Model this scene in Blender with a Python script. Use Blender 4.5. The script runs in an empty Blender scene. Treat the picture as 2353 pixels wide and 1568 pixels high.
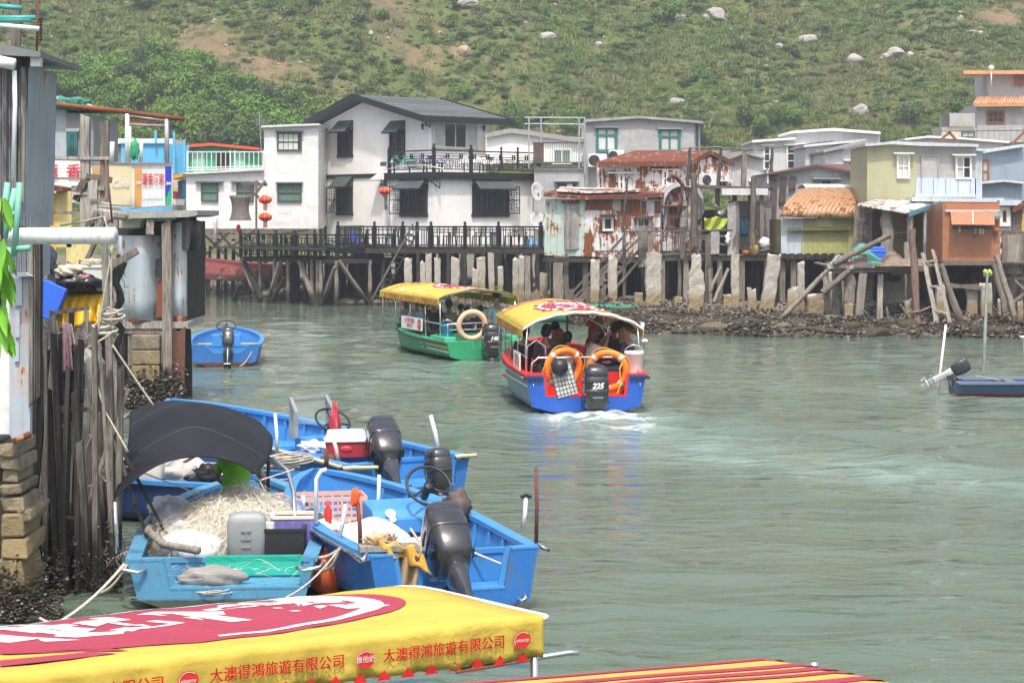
import bpy,math,random
import numpy as np
from mathutils import Vector,Matrix,Euler
from math import sin,cos,pi,radians as R
random.seed(7);np.random.seed(7)
rnd=random.Random(11)
U=rnd.uniform
sc=bpy.context.scene
col=sc.collection
CAM_H=3.83;HAZE=.0010
cam_d=bpy.data.cameras.new('camera');cam=bpy.data.objects.new('camera',cam_d);col.objects.link(cam)
cam.location=(0,0,CAM_H);cam.rotation_euler=(R(90),0,0)
cam_d.sensor_width=36;cam_d.lens=72;cam_d.shift_y=-0.1221
cam_d.clip_start=0.5;cam_d.clip_end=3000
sc.camera=cam
world=bpy.data.worlds.new('World');sc.world=world;world.use_nodes=True
wn=world.node_tree.nodes;wl=world.node_tree.links
sky=wn.new('ShaderNodeTexSky');sky.sky_type='NISHITA';sky.sun_disc=False
sky.sun_elevation=R(63);sky.sun_rotation=R(180);sky.dust_density=6.0;sky.air_density=1.0;sky.ozone_density=1.0
wn['Background'].inputs['Strength'].default_value=0.15
wl.new(sky.outputs[0],wn['Background'].inputs['Color'])
sun_d=bpy.data.lights.new('sun','SUN');sun=bpy.data.objects.new('sun',sun_d);col.objects.link(sun)
sun_d.energy=2.6;sun_d.angle=R(2.5);sun_d.color=(1.0,0.955,0.88)
sun.rotation_euler=Vector((0.0,0.46,-0.89)).to_track_quat('-Z','Y').to_euler()
sun.location=(60,-80,200)
sc.view_settings.view_transform='Standard';sc.view_settings.look='None'
sc.view_settings.gamma=1;sc.view_settings.use_curve_mapping=False
sc.view_settings.exposure=0.82
FD=4704.0;HV=496.7
def P(u,v,d):return Vector(((u-1176)*d/FD,d,CAM_H-(v-HV)*d/FD))
def PZ(u,d,z):return Vector(((u-1176)*d/FD,d,z))
def V3(*a):return Vector(a)
def mix3(a,b,t):return tuple(a[i]*(1-t)+b[i]*t for i in range(3))
_perm=np.random.RandomState(3).rand(256,256)
def vnoise(x,y):
 xi=np.floor(x).astype(int);yi=np.floor(y).astype(int)
 fx=x-xi;fy=y-yi;fx=fx*fx*(3-2*fx);fy=fy*fy*(3-2*fy)
 g=lambda i,j:_perm[i%256,j%256]
 return(g(xi,yi)*(1-fx)+g(xi+1,yi)*fx)*(1-fy)+(g(xi,yi+1)*(1-fx)+g(xi+1,yi+1)*fx)*fy
def fbm(x,y,o=4):
 s=0;a=.5
 for k in range(o):s=s+a*(vnoise(x,y)-.5);x=x*2.03+17.1;y=y*2.03+5.3;a*=.5
 return s
MATS={}
class NT:
 def __init__(s,name):
  s.m=bpy.data.materials.new(name);s.m.use_nodes=True
  s.n=s.m.node_tree.nodes;s.l=s.m.node_tree.links
  s.b=s.n['Principled BSDF']
 def new(s,t,**k):
  x=s.n.new(t)
  for a,b in k.items():
   if a=='op':x.operation=b
   else:setattr(x,a,b)
  return x
 def set(s,sock,v):
  if hasattr(v,'links')or hasattr(v,'is_output'):s.l.new(v,sock)
  elif isinstance(v,(tuple,list))and len(v)==3 and sock.type=='RGBA':sock.default_value=(*v,1)
  else:sock.default_value=v
 def math(s,op,a,b=0.0,c=0.0,clamp=False):
  x=s.new('ShaderNodeMath',op=op);x.use_clamp=clamp
  for i,v in enumerate((a,b,c)):s.set(x.inputs[i],v)
  return x.outputs[0]
 def mix(s,f,a,b,blend='MIX'):
  x=s.new('ShaderNodeMix');x.data_type='RGBA';x.blend_type=blend
  s.set(x.inputs[0],f);s.set(x.inputs[6],a);s.set(x.inputs[7],b)
  return x.outputs[2]
 def ramp(s,f,lo,hi,a=0.0,b=1.0):
  x=s.new('ShaderNodeMapRange');s.set(x.inputs[0],f)
  x.inputs[1].default_value=lo;x.inputs[2].default_value=hi;x.inputs[3].default_value=a;x.inputs[4].default_value=b
  x.clamp=True
  return x.outputs[0]
 def pos(s):return s.new('ShaderNodeNewGeometry').outputs['Position']
 def obj(s):return s.new('ShaderNodeTexCoord').outputs['Object']
 def rand(s):return s.new('ShaderNodeObjectInfo').outputs['Random']
 def scl(s,v,sc_):
  x=s.new('ShaderNodeMapping');s.l.new(v,x.inputs[0]);x.inputs['Scale'].default_value=sc_
  return x.outputs[0]
 def noise(s,v,scale,detail=4,rough=.55,dist=0):
  x=s.new('ShaderNodeTexNoise');s.l.new(v,x.inputs['Vector'])
  x.inputs['Scale'].default_value=scale;x.inputs['Detail'].default_value=detail
  x.inputs['Roughness'].default_value=rough;x.inputs['Distortion'].default_value=dist
  return x.outputs[0]
 def vor(s,v,scale,feature='F1'):
  x=s.new('ShaderNodeTexVoronoi');x.feature=feature;s.l.new(v,x.inputs['Vector']);x.inputs['Scale'].default_value=scale
  return x.outputs[0]
 def wave(s,v,scale,axis='X',prof='SIN'):
  x=s.new('ShaderNodeTexWave');x.bands_direction=axis;x.wave_profile=prof;s.l.new(v,x.inputs[0]);x.inputs['Scale'].default_value=scale
  return x.outputs['Fac']
 def z(s):
  x=s.new('ShaderNodeSeparateXYZ');s.l.new(s.pos(),x.inputs[0]);return x.outputs[2]
 def bump(s,h,strength=.3,dist=.02):
  x=s.new('ShaderNodeBump');s.l.new(h,x.inputs['Height']);x.inputs['Strength'].default_value=strength;x.inputs['Distance'].default_value=dist
  s.l.new(x.outputs[0],s.b.inputs['Normal']);return x
 def fin(s,colr,rough=.6,metal=0.0,spec=None):
  s.set(s.b.inputs['Base Color'],colr);s.set(s.b.inputs['Roughness'],rough);s.b.inputs['Metallic'].default_value=metal
  if spec is not None:s.b.inputs['Specular IOR Level'].default_value=spec
  return s.m
def flat(name,c,rough=.5,metal=0.0,vary=.12,scale=6,bump=.15,spec=None,dirt=None,dirt_amt=.5,coat=0):
 if name in MATS:return MATS[name]
 t=NT(name);p=t.pos()
 n=t.noise(p,scale,5);n2=t.noise(t.scl(p,(1,1,.25)),scale*3.1,4)
 k=t.math('ADD',t.math('MULTIPLY',t.math('SUBTRACT',n,.5),vary*3.0),1.0)
 k=t.math('ADD',k,t.math('MULTIPLY',t.math('SUBTRACT',t.rand(),.5),vary*1.2))
 cc=t.mix(1.0,c,t.new_rgb(k),'MULTIPLY')
 if dirt:cc=t.mix(t.math('MULTIPLY',t.ramp(n2,.52,.68),dirt_amt),cc,dirt)
 t.bump(n2,bump,.01)
 m=t.fin(cc,t.ramp(n,.3,.7,rough*.8,min(1,rough*1.2)),metal,spec)
 if coat:t.b.inputs['Coat Weight'].default_value=coat
 MATS[name]=m;return m
def _new_rgb(s,k):
 x=s.new('ShaderNodeCombineColor')
 for i in range(3):s.l.new(k,x.inputs[i])
 return x.outputs[0]
NT.new_rgb=_new_rgb
def sheet(name,c,rust=0.0,rustc=(.20,.068,.024),dark=(.12,.10,.09),grime=.5,corr=0,dent=.35,axis='X',rough=.5,seam=0):
 ""
 if name in MATS:return MATS[name]
 t=NT(name);p=t.pos()
 big=t.noise(p,.9,4,.6);mid=t.noise(p,3.1,6,.62);st=t.noise(t.scl(p,(5,5,.45)),2.2,5,.6)
 fine=t.noise(p,17,5,.7)
 k=t.math('ADD',t.math('MULTIPLY',t.math('SUBTRACT',big,.5),.35),1.0)
 cc=t.mix(1.0,c,t.new_rgb(k),'MULTIPLY')
 cc=t.mix(t.math('MULTIPLY',t.ramp(st,.5,.72),grime),cc,mix3(c,dark,.75))
 h=t.math('ADD',t.math('MULTIPLY',t.noise(p,1.3,3),3.0),t.math('MULTIPLY',fine,.15))
 rg=rough
 if rust>0:
  f=t.math('ADD',t.math('MULTIPLY',mid,.65),t.math('MULTIPLY',st,.5))
  f=t.math('ADD',f,t.math('MULTIPLY',big,.35));f=t.math('ADD',f,t.math('MULTIPLY',fine,.12))
  th=.98-.38*rust
  rm=t.ramp(f,th,th+.035);halo=t.ramp(f,th-.10,th+.02)
  rc=t.mix(t.ramp(fine,.35,.65),tuple(x*.42 for x in rustc),tuple(min(1,x*1.5)for x in rustc))
  cc=t.mix(t.math('MULTIPLY',halo,.45),cc,(.52,.27,.09));cc=t.mix(rm,cc,rc)
  h=t.math('SUBTRACT',h,t.math('MULTIPLY',rm,.25));rg=t.ramp(rm,0,1,rough,.9)
 if corr:
  w=t.wave(p,corr,axis);h=t.math('ADD',h,t.math('MULTIPLY',w,1.1))
 t.bump(h,dent,.03)
 MATS[name]=t.fin(cc,rg,0);return MATS[name]
def wood(name,c=(.20,.17,.145),dark=(.05,.042,.036),tide=None,rough=.85,stretch=(9,9,.7),gr=.8):
 if name in MATS:return MATS[name]
 t=NT(name);p=t.pos()
 g=t.noise(t.scl(p,stretch),3.5,6,.68);b=t.noise(p,2.0,4)
 cc=t.mix(t.math('MULTIPLY',t.ramp(g,.40,.66),gr),c,dark)
 k=t.math('ADD',t.math('MULTIPLY',t.rand(),.6),.68)
 k=t.math('MULTIPLY',k,t.ramp(b,.3,.7,.8,1.2))
 cc=t.mix(1.0,cc,t.new_rgb(k),'MULTIPLY')
 h=g
 if tide:
  zz=t.math('ADD',t.z(),t.math('MULTIPLY',t.math('SUBTRACT',b,.5),.5))
  cc=t.mix(t.ramp(zz,tide+.25,tide-.1),cc,(.028,.026,.020))
  sp=t.ramp(t.vor(p,22),.22,.12)
  cc=t.mix(t.math('MULTIPLY',sp,t.ramp(zz,tide,tide-.25,0,.8)),cc,(.36,.34,.30))
 t.bump(h,.6,.015)
 MATS[name]=t.fin(cc,rough,0,.25);return MATS[name]
class MB:
 def __init__(s):s.v=[];s.f=[];s.mi=[];s.m=0;s.sm=[];s.smooth=False
 def add(s,vs,fs):
  o=len(s.v);s.v.extend([tuple(x)for x in vs])
  for f in fs:s.f.append(tuple(i+o for i in f));s.mi.append(s.m);s.sm.append(s.smooth)
  return s
 def box(s,c,size,rot=None,taper=1.0):
  hx,hy,hz=[x/2 for x in size];vs=[]
  for z_,k in((-hz,1),(hz,taper)):
   for x_,y_ in((-hx,-hy),(hx,-hy),(hx,hy),(-hx,hy)):
    q=Vector((x_*k,y_*k,z_))
    if rot is not None:q=rot@q
    vs.append(q+Vector(c))
  return s.add(vs,[(3,2,1,0),(4,5,6,7),(0,1,5,4),(1,2,6,5),(2,3,7,6),(3,0,4,7)])
 def hexa(s,b,t):
  return s.add(list(b)+list(t),[(3,2,1,0),(4,5,6,7),(0,1,5,4),(1,2,6,5),(2,3,7,6),(3,0,4,7)])
 def bar(s,a,b,w,t=None,up=(0,0,1)):
  a=Vector(a);b=Vector(b);t=w if t is None else t
  d=(b-a).normalized();u=Vector(up)
  if abs(d.dot(u))>.97:u=Vector((0,1,0))
  sx=d.cross(u).normalized()*w/2;sy=sx.cross(d).normalized()*t/2
  return s.hexa([a-sx-sy,a+sx-sy,a+sx+sy,a-sx+sy],[b-sx-sy,b+sx-sy,b+sx+sy,b-sx+sy])
 def tube(s,pts,r,n=8,caps=True,closed=False):
  pts=[Vector(p)for p in pts];N=len(pts);rs=r if isinstance(r,(list,tuple))else[r]*N
  vs=[];fs=[];prev=None
  for i,p in enumerate(pts):
   if closed:d=pts[(i+1)%N]-pts[(i-1)%N]
   else:d=pts[min(i+1,N-1)]-pts[max(i-1,0)]
   d.normalize()
   if prev is None:
    u=Vector((0,0,1))if abs(d.z)<.9 else Vector((0,1,0));a=d.cross(u).normalized()
   else:
    a=prev-d*prev.dot(d)
    a=a.normalized()if a.length>1e-6 else d.orthogonal().normalized()
   prev=a;b=d.cross(a)
   for k in range(n):
    th=2*pi*k/n;vs.append(p+(a*cos(th)+b*sin(th))*rs[i])
  M=N if closed else N-1
  for i in range(M):
   j=(i+1)%N
   for k in range(n):
    k2=(k+1)%n;fs.append((i*n+k,i*n+k2,j*n+k2,j*n+k))
  if caps and not closed:fs.append(tuple(range(n-1,-1,-1)));fs.append(tuple((N-1)*n+k for k in range(n)))
  return s.add(vs,fs)
 def lathe(s,prof,c=(0,0,0),n=20,rot=None,sx=1,sy=1):
  vs=[];fs=[]
  for r,z_ in prof:
   for k in range(n):
    th=2*pi*k/n;q=Vector((r*cos(th)*sx,r*sin(th)*sy,z_))
    if rot is not None:q=rot@q
    vs.append(q+Vector(c))
  for i in range(len(prof)-1):
   for k in range(n):
    k2=(k+1)%n;fs.append((i*n+k,i*n+k2,(i+1)*n+k2,(i+1)*n+k))
  fs.append(tuple(range(n-1,-1,-1)));fs.append(tuple((len(prof)-1)*n+k for k in range(n)))
  return s.add(vs,fs)
 def ball(s,c,r,n=12,m=8,sc_=(1,1,1),rot=None):
  prof=[(r*sin(pi*i/m)if 0<i<m else r*.02,-r*cos(pi*i/m))for i in range(m+1)]
  vs0=len(s.v)
  s.lathe(prof,(0,0,0),n)
  for i in range(vs0,len(s.v)):
   q=Vector(s.v[i]);q=Vector((q.x*sc_[0],q.y*sc_[1],q.z*sc_[2]))
   if rot is not None:q=rot@q
   s.v[i]=tuple(q+Vector(c))
  return s
 def loft(s,rings,caps=True,closed=True):
  n=len(rings[0]);vs=[p for r in rings for p in r];fs=[]
  for i in range(len(rings)-1):
   for k in range(n if closed else n-1):
    k2=(k+1)%n;fs.append((i*n+k,i*n+k2,(i+1)*n+k2,(i+1)*n+k))
  if caps and closed:fs.append(tuple(range(n-1,-1,-1)));fs.append(tuple((len(rings)-1)*n+k for k in range(n)))
  return s.add(vs,fs)
 def prism(s,pts,vec):
  n=len(pts);pts=[Vector(p)for p in pts];vec=Vector(vec)
  fs=[tuple(range(n-1,-1,-1)),tuple(range(n,2*n))]+[(k,(k+1)%n,(k+1)%n+n,k+n)for k in range(n)]
  return s.add(pts+[p+vec for p in pts],fs)
 def surf(s,fn,nu,nv,thick=0):
  vs=[Vector(fn(i/nu,j/nv))for j in range(nv+1)for i in range(nu+1)];W_=nu+1
  fs=[(j*W_+i,j*W_+i+1,(j+1)*W_+i+1,(j+1)*W_+i)for j in range(nv)for i in range(nu)]
  if thick:
   N=[Vector((0,0,0))for _ in vs]
   for f in fs:
    nn=(vs[f[2]]-vs[f[0]]).cross(vs[f[3]]-vs[f[1]])
    for i in f:N[i]+=nn
   n0=len(vs);vs2=[v-(N[i].normalized()if N[i].length>0 else Vector((0,0,1)))*thick for i,v in enumerate(vs)]
   fs2=[tuple(n0+i for i in reversed(f))for f in fs]
   rim=[i for i in range(W_)]+[j*W_+nu for j in range(1,nv+1)]+[nv*W_+i for i in range(nu-1,-1,-1)]+[j*W_ for j in range(nv-1,0,-1)]
   fs3=[(rim[(k+1)%len(rim)],rim[k],rim[k]+n0,rim[(k+1)%len(rim)]+n0)for k in range(len(rim))]
   return s.add(vs+vs2,fs+fs2+fs3)
  return s.add(vs,fs)
 def build(s,name,mat,parent=None,kind=None,label=None,bevel=0,solid=0,subsurf=0):
  me=bpy.data.meshes.new(name)
  o=ORG.get(parent.name)if parent is not None else None
  vs=s.v if o is None else[(v[0]-o[0],v[1]-o[1],v[2]-o[2])for v in s.v]
  me.from_pydata(vs,[],s.f)
  ms=mat if isinstance(mat,(list,tuple))else[mat]
  for m in ms:me.materials.append(m)
  if len(ms)>1:me.polygons.foreach_set('material_index',s.mi)
  if any(s.sm):me.polygons.foreach_set('use_smooth',s.sm)
  me.update()
  ob=bpy.data.objects.new(name,me);col.objects.link(ob)
  if parent is not None:
   ob.parent=parent
   if o is not None:ORG[ob.name]=o
  if bevel:
   md=ob.modifiers.new('bevel','BEVEL');md.width=bevel;md.segments=2;md.limit_method='ANGLE'
  if subsurf:
   md=ob.modifiers.new('sub','SUBSURF');md.levels=subsurf;md.render_levels=subsurf
  if kind:ob['kind']=kind
  if label:ob['label']=label
  return ob
ORG={}
def thing(name,label,cat,loc=(0,0,0),rz=0,group=None,local=False):
 o=bpy.data.objects.new(name,None);col.objects.link(o);o.location=loc;o.rotation_euler=(0,0,rz)
 o.empty_display_size=.2
 o['label']=label;o['category']=cat
 if group:o['group']=group
 if not local:ORG[o.name]=tuple(loc)
 return o
def tag(o,label,cat,group=None):
 o['label']=label;o['category']=cat
 if group:o['group']=group
 return o
def recenter(o):
 ""
 me=o.data;n=len(me.vertices);a=np.empty(n*3);me.vertices.foreach_get('co',a);a=a.reshape(-1,3)
 c=np.array([(a[:,0].min()+a[:,0].max())/2,(a[:,1].min()+a[:,1].max())/2,a[:,2].min()])
 me.vertices.foreach_set('co',(a-c).ravel());o.location=Vector(c)+o.location;me.update();return o
def single(mb,name,mat,label,cat,group=None,**k):
 o=mb.build(name,mat,None,**k);recenter(o);return tag(o,label,cat,group)
UNIT={}
def unit_mesh(name,mat,shape):
 key=(name,mat.name,shape)
 if key in UNIT:return UNIT[key]
 m=MB();r=random.Random(len(UNIT))
 j=lambda a:r.uniform(-a,a)
 if shape=='box':m.box((0,0,.5),(1,1,1))
 elif shape in('plank','plank2','plank3'):
  r=random.Random(shape+name);rings=[]
  for z_ in(0,.2,.45,.7,1):
   e=j(.02)if z_ in(0,1)else 0
   a,b=j(.05),j(.05);w=.5+j(.04)
   rings.append([(-w+a,-.5,z_+j(.006)+e),(w+a,-.5+j(.1),z_-e),(w+b,.5,z_-e),(-w+b,.5+j(.1),z_+e)])
  m.loft(rings)
 elif shape in('pole','pole2','pole3'):
  r=random.Random(shape);m.smooth=True;rings=[]
  for z_ in(0,.12,.3,.5,.72,.9,1):
   a,b=j(.14),j(.14);w=(.5+j(.06))*(1.12-.2*z_)
   rings.append([(w*cos(2*pi*k/7)+a,w*sin(2*pi*k/7)+b,z_)for k in range(7)])
  m.loft(rings)
 me=bpy.data.meshes.new(name);me.from_pydata(m.v,[],m.f);me.materials.append(mat)
 if m.smooth:me.polygons.foreach_set('use_smooth',m.sm)
 me.update();UNIT[key]=me;return me
def piece(name,mat,parent,a,b,w,t=None,shape='box',up=(0,0,1),label=None,roll=0):
 ""
 me=unit_mesh(name,mat,shape);ob=bpy.data.objects.new(name,me);col.objects.link(ob)
 a=Vector(a);b=Vector(b);t=w if t is None else t
 if parent is not None:
  o=ORG.get(parent.name)
  if o is not None:a=a-Vector(o);b=b-Vector(o);ORG[ob.name]=o
  ob.parent=parent
 d=b-a;L=d.length;d.normalize();u=Vector(up)
 if abs(d.dot(u))>.97:u=Vector((0,1,0))
 sx=d.cross(u).normalized();sy=sx.cross(d).normalized()
 if roll:q=Matrix.Rotation(roll,3,d);sx=q@sx;sy=q@sy
 M=Matrix(((sx.x*w,sy.x*t,d.x*L,a.x),(sx.y*w,sy.y*t,d.y*L,a.y),(sx.z*w,sy.z*t,d.z*L,a.z),(0,0,0,1)))
 if M.to_3x3().determinant()<0:
  for i in range(3):M[i][0]=-M[i][0]
 ob.matrix_basis=M
 if label:ob['label']=label
 return ob
def pole_thing(name,mat,a,b,w,label,cat,group=None,shape='pole',t=None):
 return tag(piece(name,mat,None,a,b,w,t,shape),label,cat,group)
def text_geo(s,size=1.0,bold=0.0,shear=0.0,res=2,align='CENTER'):
 cu=bpy.data.curves.new('text','FONT');cu.body=s;cu.size=size;cu.align_x=align;cu.align_y='CENTER'
 cu.offset=bold;cu.shear=shear;cu.resolution_u=res
 ob=bpy.data.objects.new('text',cu);col.objects.link(ob)
 bpy.context.view_layer.update()
 me=ob.evaluated_get(bpy.context.evaluated_depsgraph_get()).to_mesh()
 vs=[tuple(v.co)for v in me.vertices];fs=[tuple(p.vertices)for p in me.polygons]
 ob.to_mesh_clear();bpy.data.objects.remove(ob);bpy.data.curves.remove(cu)
 return vs,fs
def lettering(s,fn,size,mat,parent,name='lettering',bold=0.0,shear=0.0,res=2,sx=1.0,label=None,align='CENTER'):
 ""
 vs,fs=text_geo(s,size,bold,shear,res,align);m=MB()
 if not vs:return None
 m.add([fn(v[0]*sx,v[1])for v in vs],fs)
 return m.build(name,mat,parent,label=label)
def plane_map(c,right,up,lift=.004):
 c=Vector(c);r=Vector(right).normalized();u=Vector(up).normalized();n=r.cross(u)
 return lambda x,y:c+r*x+u*y+n*lift
def copy_tree(o,parent=None):
 c=o.copy();col.objects.link(c)
 if parent is not None:c.parent=parent
 for ch in[x for x in o.children]:copy_tree(ch,c)
 return c
BOATW=[]
def make_water():
 ys=[2.0]
 while ys[-1]<130:ys.append(ys[-1]+max(.075,ys[-1]*.0042))
 ys=np.array(ys);xs=np.linspace(-62,62,620)
 xs=np.sign(xs)*(np.abs(xs)/62)**1.35*62
 X,Y=np.meshgrid(xs,ys)
 Z=np.zeros_like(X);r=np.random.RandomState(5)
 for k in range(26):
  lam=r.uniform(.55,2.6);a=r.normal(pi/2,.75);amp=.0042*lam**.9*r.uniform(.5,1.2)
  ph=r.uniform(0,6.28);kk=2*pi/lam
  warp=.8*fbm(X*.25+k*7,Y*.25,2)*6
  Z+=amp*np.sin(kk*(X*cos(a)+Y*sin(a))+ph+warp)
 gust=np.clip(.65+1.6*fbm(X*.07+3,Y*.07,3),.15,1.3)
 Z=1.15*Z*gust+.075*fbm(X*.75,Y*2.0,4)*gust
 foam=np.zeros_like(X);calm=np.zeros_like(X)
 sh=np.clip((Y-50)/20,0,1)*np.clip((X+2)/6,0,1)+np.clip((Y-74)/12,0,1)
 Z*=1-.75*np.clip(sh,0,1)
 def seg(pts,w0,w1,X=X,Y=Y):
  best=np.full_like(X,9e9);tt=np.zeros_like(X);n=len(pts)-1
  for i in range(n):
   a=np.array(pts[i]);b=np.array(pts[i+1]);d=b-a;L2=(d*d).sum()
   t=np.clip(((X-a[0])*d[0]+(Y-a[1])*d[1])/L2,0,1)
   q=np.hypot(X-a[0]-t*d[0],Y-a[1]-t*d[1]);m=q<best
   best=np.where(m,q,best);tt=np.where(m,(i+t)/n,tt)
  return best/(w0+(w1-w0)*tt),tt
 wk,t=seg([(1.55,40.0),(1.7,38),(2.3,35.3),(3.6,32.6),(5.5,30.6),(8,29.6),(11,30),(14,32)],1.2,2.2)
 f=np.exp(-wk**2*.9)*(1-t)**.6
 tex=.5+fbm(X*1.6,Y*1.6,5)*1.6
 foam+=.95*f*np.clip(tex+.25*(1-t),0,1.3)
 w2,t2=seg([(-2.4,54),(-2.3,50),(-3.2,46),(-5,43)],.9,1.5)
 foam+=.35*np.exp(-w2**2)*(1-t2)*np.clip(tex+.2,0,1.2)
 for(cx,cy,rx,ry,s_)in((1.5,39.3,1.15,.85,1.0),(1.9,37.3,.8,.5,.75),(2.2,39.55,.5,.4,.6),(-1.15,53.9,.6,.6,.8),(.55,39.7,.4,.4,.5)):
  g=np.exp(-((X-cx)/rx)**2-((Y-cy)/ry)**2)
  foam+=1.1*s_*g*np.clip(.5+fbm(X*3.5,Y*3.5,4)*2.2,0,1.3)
  Z+=.07*s_*g*(.4+fbm(X*3,Y*3,4)*3)
 for(bx,by,hd,L,amp)in((1.45,41,R(8),26,.075),(-1.9,56,R(22),18,.05)):
  dx=X-bx;dy=Y-by;al=-(dx*-sin(hd)+dy*cos(hd));la=dx*cos(hd)+dy*sin(hd)
  q=np.abs(la)-al*.36-.9
  env=np.exp(-(q/1.3)**2)*np.clip(al/2,0,1)*np.exp(-al/L*2)
  Z+=amp*env*np.sin(q*3.2+al*.35)
 for(pts,amp)in(([(3.2,47.5),(8,45),(12,41),(15,37)],.05),([(2.6,37.5),(6,36.3),(9,34.5),(12,31)],.05),([(3,33),(6,30),(10,27)],.03)):
  q,t=seg(pts,1.0,1.0)
  Z+=amp*np.exp(-(q/1.1)**2)*np.cos(q*4.6)
 n,m=X.shape
 me=bpy.data.meshes.new('water')
 co=np.stack([X,Y,Z],-1).reshape(-1,3)
 i=np.arange(n*m).reshape(n,m)
 q=np.stack([i[:-1,:-1],i[:-1,1:],i[1:,1:],i[1:,:-1]],-1).reshape(-1,4)
 me.vertices.add(n*m);me.vertices.foreach_set('co',co.ravel())
 me.loops.add(q.size);me.loops.foreach_set('vertex_index',q.ravel().astype(np.int32))
 me.polygons.add(len(q));me.polygons.foreach_set('loop_start',np.arange(0,q.size,4,dtype=np.int32))
 me.polygons.foreach_set('use_smooth',np.ones(len(q),dtype=bool))
 me.update(calc_edges=True)
 a=me.attributes.new('foam','FLOAT','POINT');a.data.foreach_set('value',np.clip(foam,0,1).ravel().astype(np.float32))
 t=NT('sea water');p=t.pos()
 at=t.new('ShaderNodeAttribute');at.attribute_name='foam';fo=at.outputs['Fac']
 tint=t.noise(p,.12,3)
 base=t.mix(t.ramp(tint,.35,.65),(.085,.125,.098),(.110,.138,.104))
 base=t.mix(t.ramp(fo,0,.55,0,.8),base,(.20,.285,.255))
 ft=t.noise(t.scl(p,(1,1,1)),7,6,.7)
 fm=t.ramp(t.math('ADD',fo,t.math('MULTIPLY',ft,1.1)),1.25,1.75,0,.8)
 base=t.mix(fm,base,(.72,.78,.76))
 h1=t.noise(t.scl(p,(.8,1.5,1)),2.6,4,.55,.6);h2=t.noise(t.scl(p,(1,1.4,1)),9,3,.5)
 h3=t.noise(t.scl(p,(.55,1.5,1)),1.5,2,.4,.8)
 hh=t.math('ADD',t.math('ADD',t.math('MULTIPLY',h1,1.0),t.math('MULTIPLY',h2,.14)),t.math('MULTIPLY',h3,2.6))
 shore=t.new('ShaderNodeSeparateXYZ');t.l.new(p,shore.inputs[0])
 b=t.bump(hh,.5,.07);gu=t.ramp(t.noise(t.scl(p,(1,1.6,1)),.35,3),.35,.65,.35,1.25)
 t.l.new(t.math('MULTIPLY',gu,t.ramp(shore.outputs[1],44,78,.7,.2)),b.inputs['Strength'])
 t.fin(base,t.ramp(fm,0,1,.045,.7));t.b.inputs['IOR'].default_value=1.33
 me.materials.append(t.m)
 ob=bpy.data.objects.new('water',me);col.objects.link(ob);ob['kind']='structure';ob['label']='green grey tidal creek water with ripples and boat wakes'
make_water()
sb=MB();sb.box((0,180,-3.2),(500,500,.4));sb.build('seabed',flat('mud',(.08,.075,.06),.9)).__setitem__('kind','structure')
HB=158.0
def hill_z(x,y):
 x=np.asarray(x,float);y=np.asarray(y,float)
 s=y-HB-3*np.sin(x*.05)
 ridge=5*fbm(x*.03+9,y*.02,3)*np.clip(s/25,0,1.6)*2
 v_=-2.2*np.exp(-((x+3-.1*s)/9)**2)*np.clip(s/20,0,1)
 return 1.5-4*np.clip((140-y)/14,0,1)+.56*np.maximum(s,0)+ridge+v_+1.6*fbm(x*.16,y*.16,4)*np.clip(s/6,0,1)
def hill_soil(x,y,z):
 ""
 u=1176+x/y*FD;v=HV-(z-CAM_H)/y*FD
 n=fbm(x*.35+50,y*.35,4)*2.2
 s=np.zeros_like(x)
 for(cu,cv,ru,rv,k)in((470,105,95,60,1.0),(600,160,110,45,1.0),(520,190,60,45,.8),(930,60,110,60,.75),(965,130,90,45,.95),(1065,118,22,22,1.1),(880,20,90,40,.6),(620,40,60,40,.6),(1130,170,40,40,.5),(2290,30,100,60,.9),(2150,80,60,30,.5),(1700,210,60,15,.6),(1190,205,40,12,.7),(1440,60,60,30,.5),(2330,180,60,40,.6),(1880,265,60,12,.4)):
  s=np.maximum(s,k*np.exp(-(((u-cu)/ru)**2+((v-cv)/rv)**2)**1.2))
 return np.clip(s+n*.55*np.clip(s*2,.25,1),0,1)
def grid_mesh(name,X,Y,Z):
 n,m=X.shape;me=bpy.data.meshes.new(name);co=np.stack([X,Y,Z],-1).reshape(-1,3);i=np.arange(n*m).reshape(n,m)
 q=np.stack([i[:-1,:-1],i[:-1,1:],i[1:,1:],i[1:,:-1]],-1).reshape(-1,4)
 me.vertices.add(n*m);me.vertices.foreach_set('co',co.ravel());me.loops.add(q.size);me.loops.foreach_set('vertex_index',q.ravel().astype(np.int32))
 me.polygons.add(len(q));me.polygons.foreach_set('loop_start',np.arange(0,q.size,4,dtype=np.int32));me.polygons.foreach_set('use_smooth',np.ones(len(q),dtype=bool))
 me.update(calc_edges=True);return me
xs=np.linspace(-230,230,420);ys=np.concatenate([np.linspace(118,235,260),np.linspace(237,420,50)])
X,Y=np.meshgrid(xs,ys);Zh=hill_z(X,Y)
me=grid_mesh('hill',X,Y,Zh)
soil=hill_soil(X,Y,Zh)
a=me.attributes.new('soil','FLOAT','POINT');a.data.foreach_set('value',soil.ravel().astype(np.float32))
t=NT('hill ground');p=t.pos()
at=t.new('ShaderNodeAttribute');at.attribute_name='soil';so=at.outputs['Fac']
g1=t.noise(p,.12,5,.6);g2=t.noise(p,.9,6,.7);g3=t.noise(t.scl(p,(1,1,.6)),4.5,6,.7)
grass=t.mix(t.ramp(g1,.38,.62),(.125,.175,.05),(.20,.18,.085));grass=t.mix(t.ramp(g2,.42,.6),grass,(.07,.12,.025))
grass=t.mix(t.ramp(g3,.5,.7),grass,(.20,.17,.085))
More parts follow.
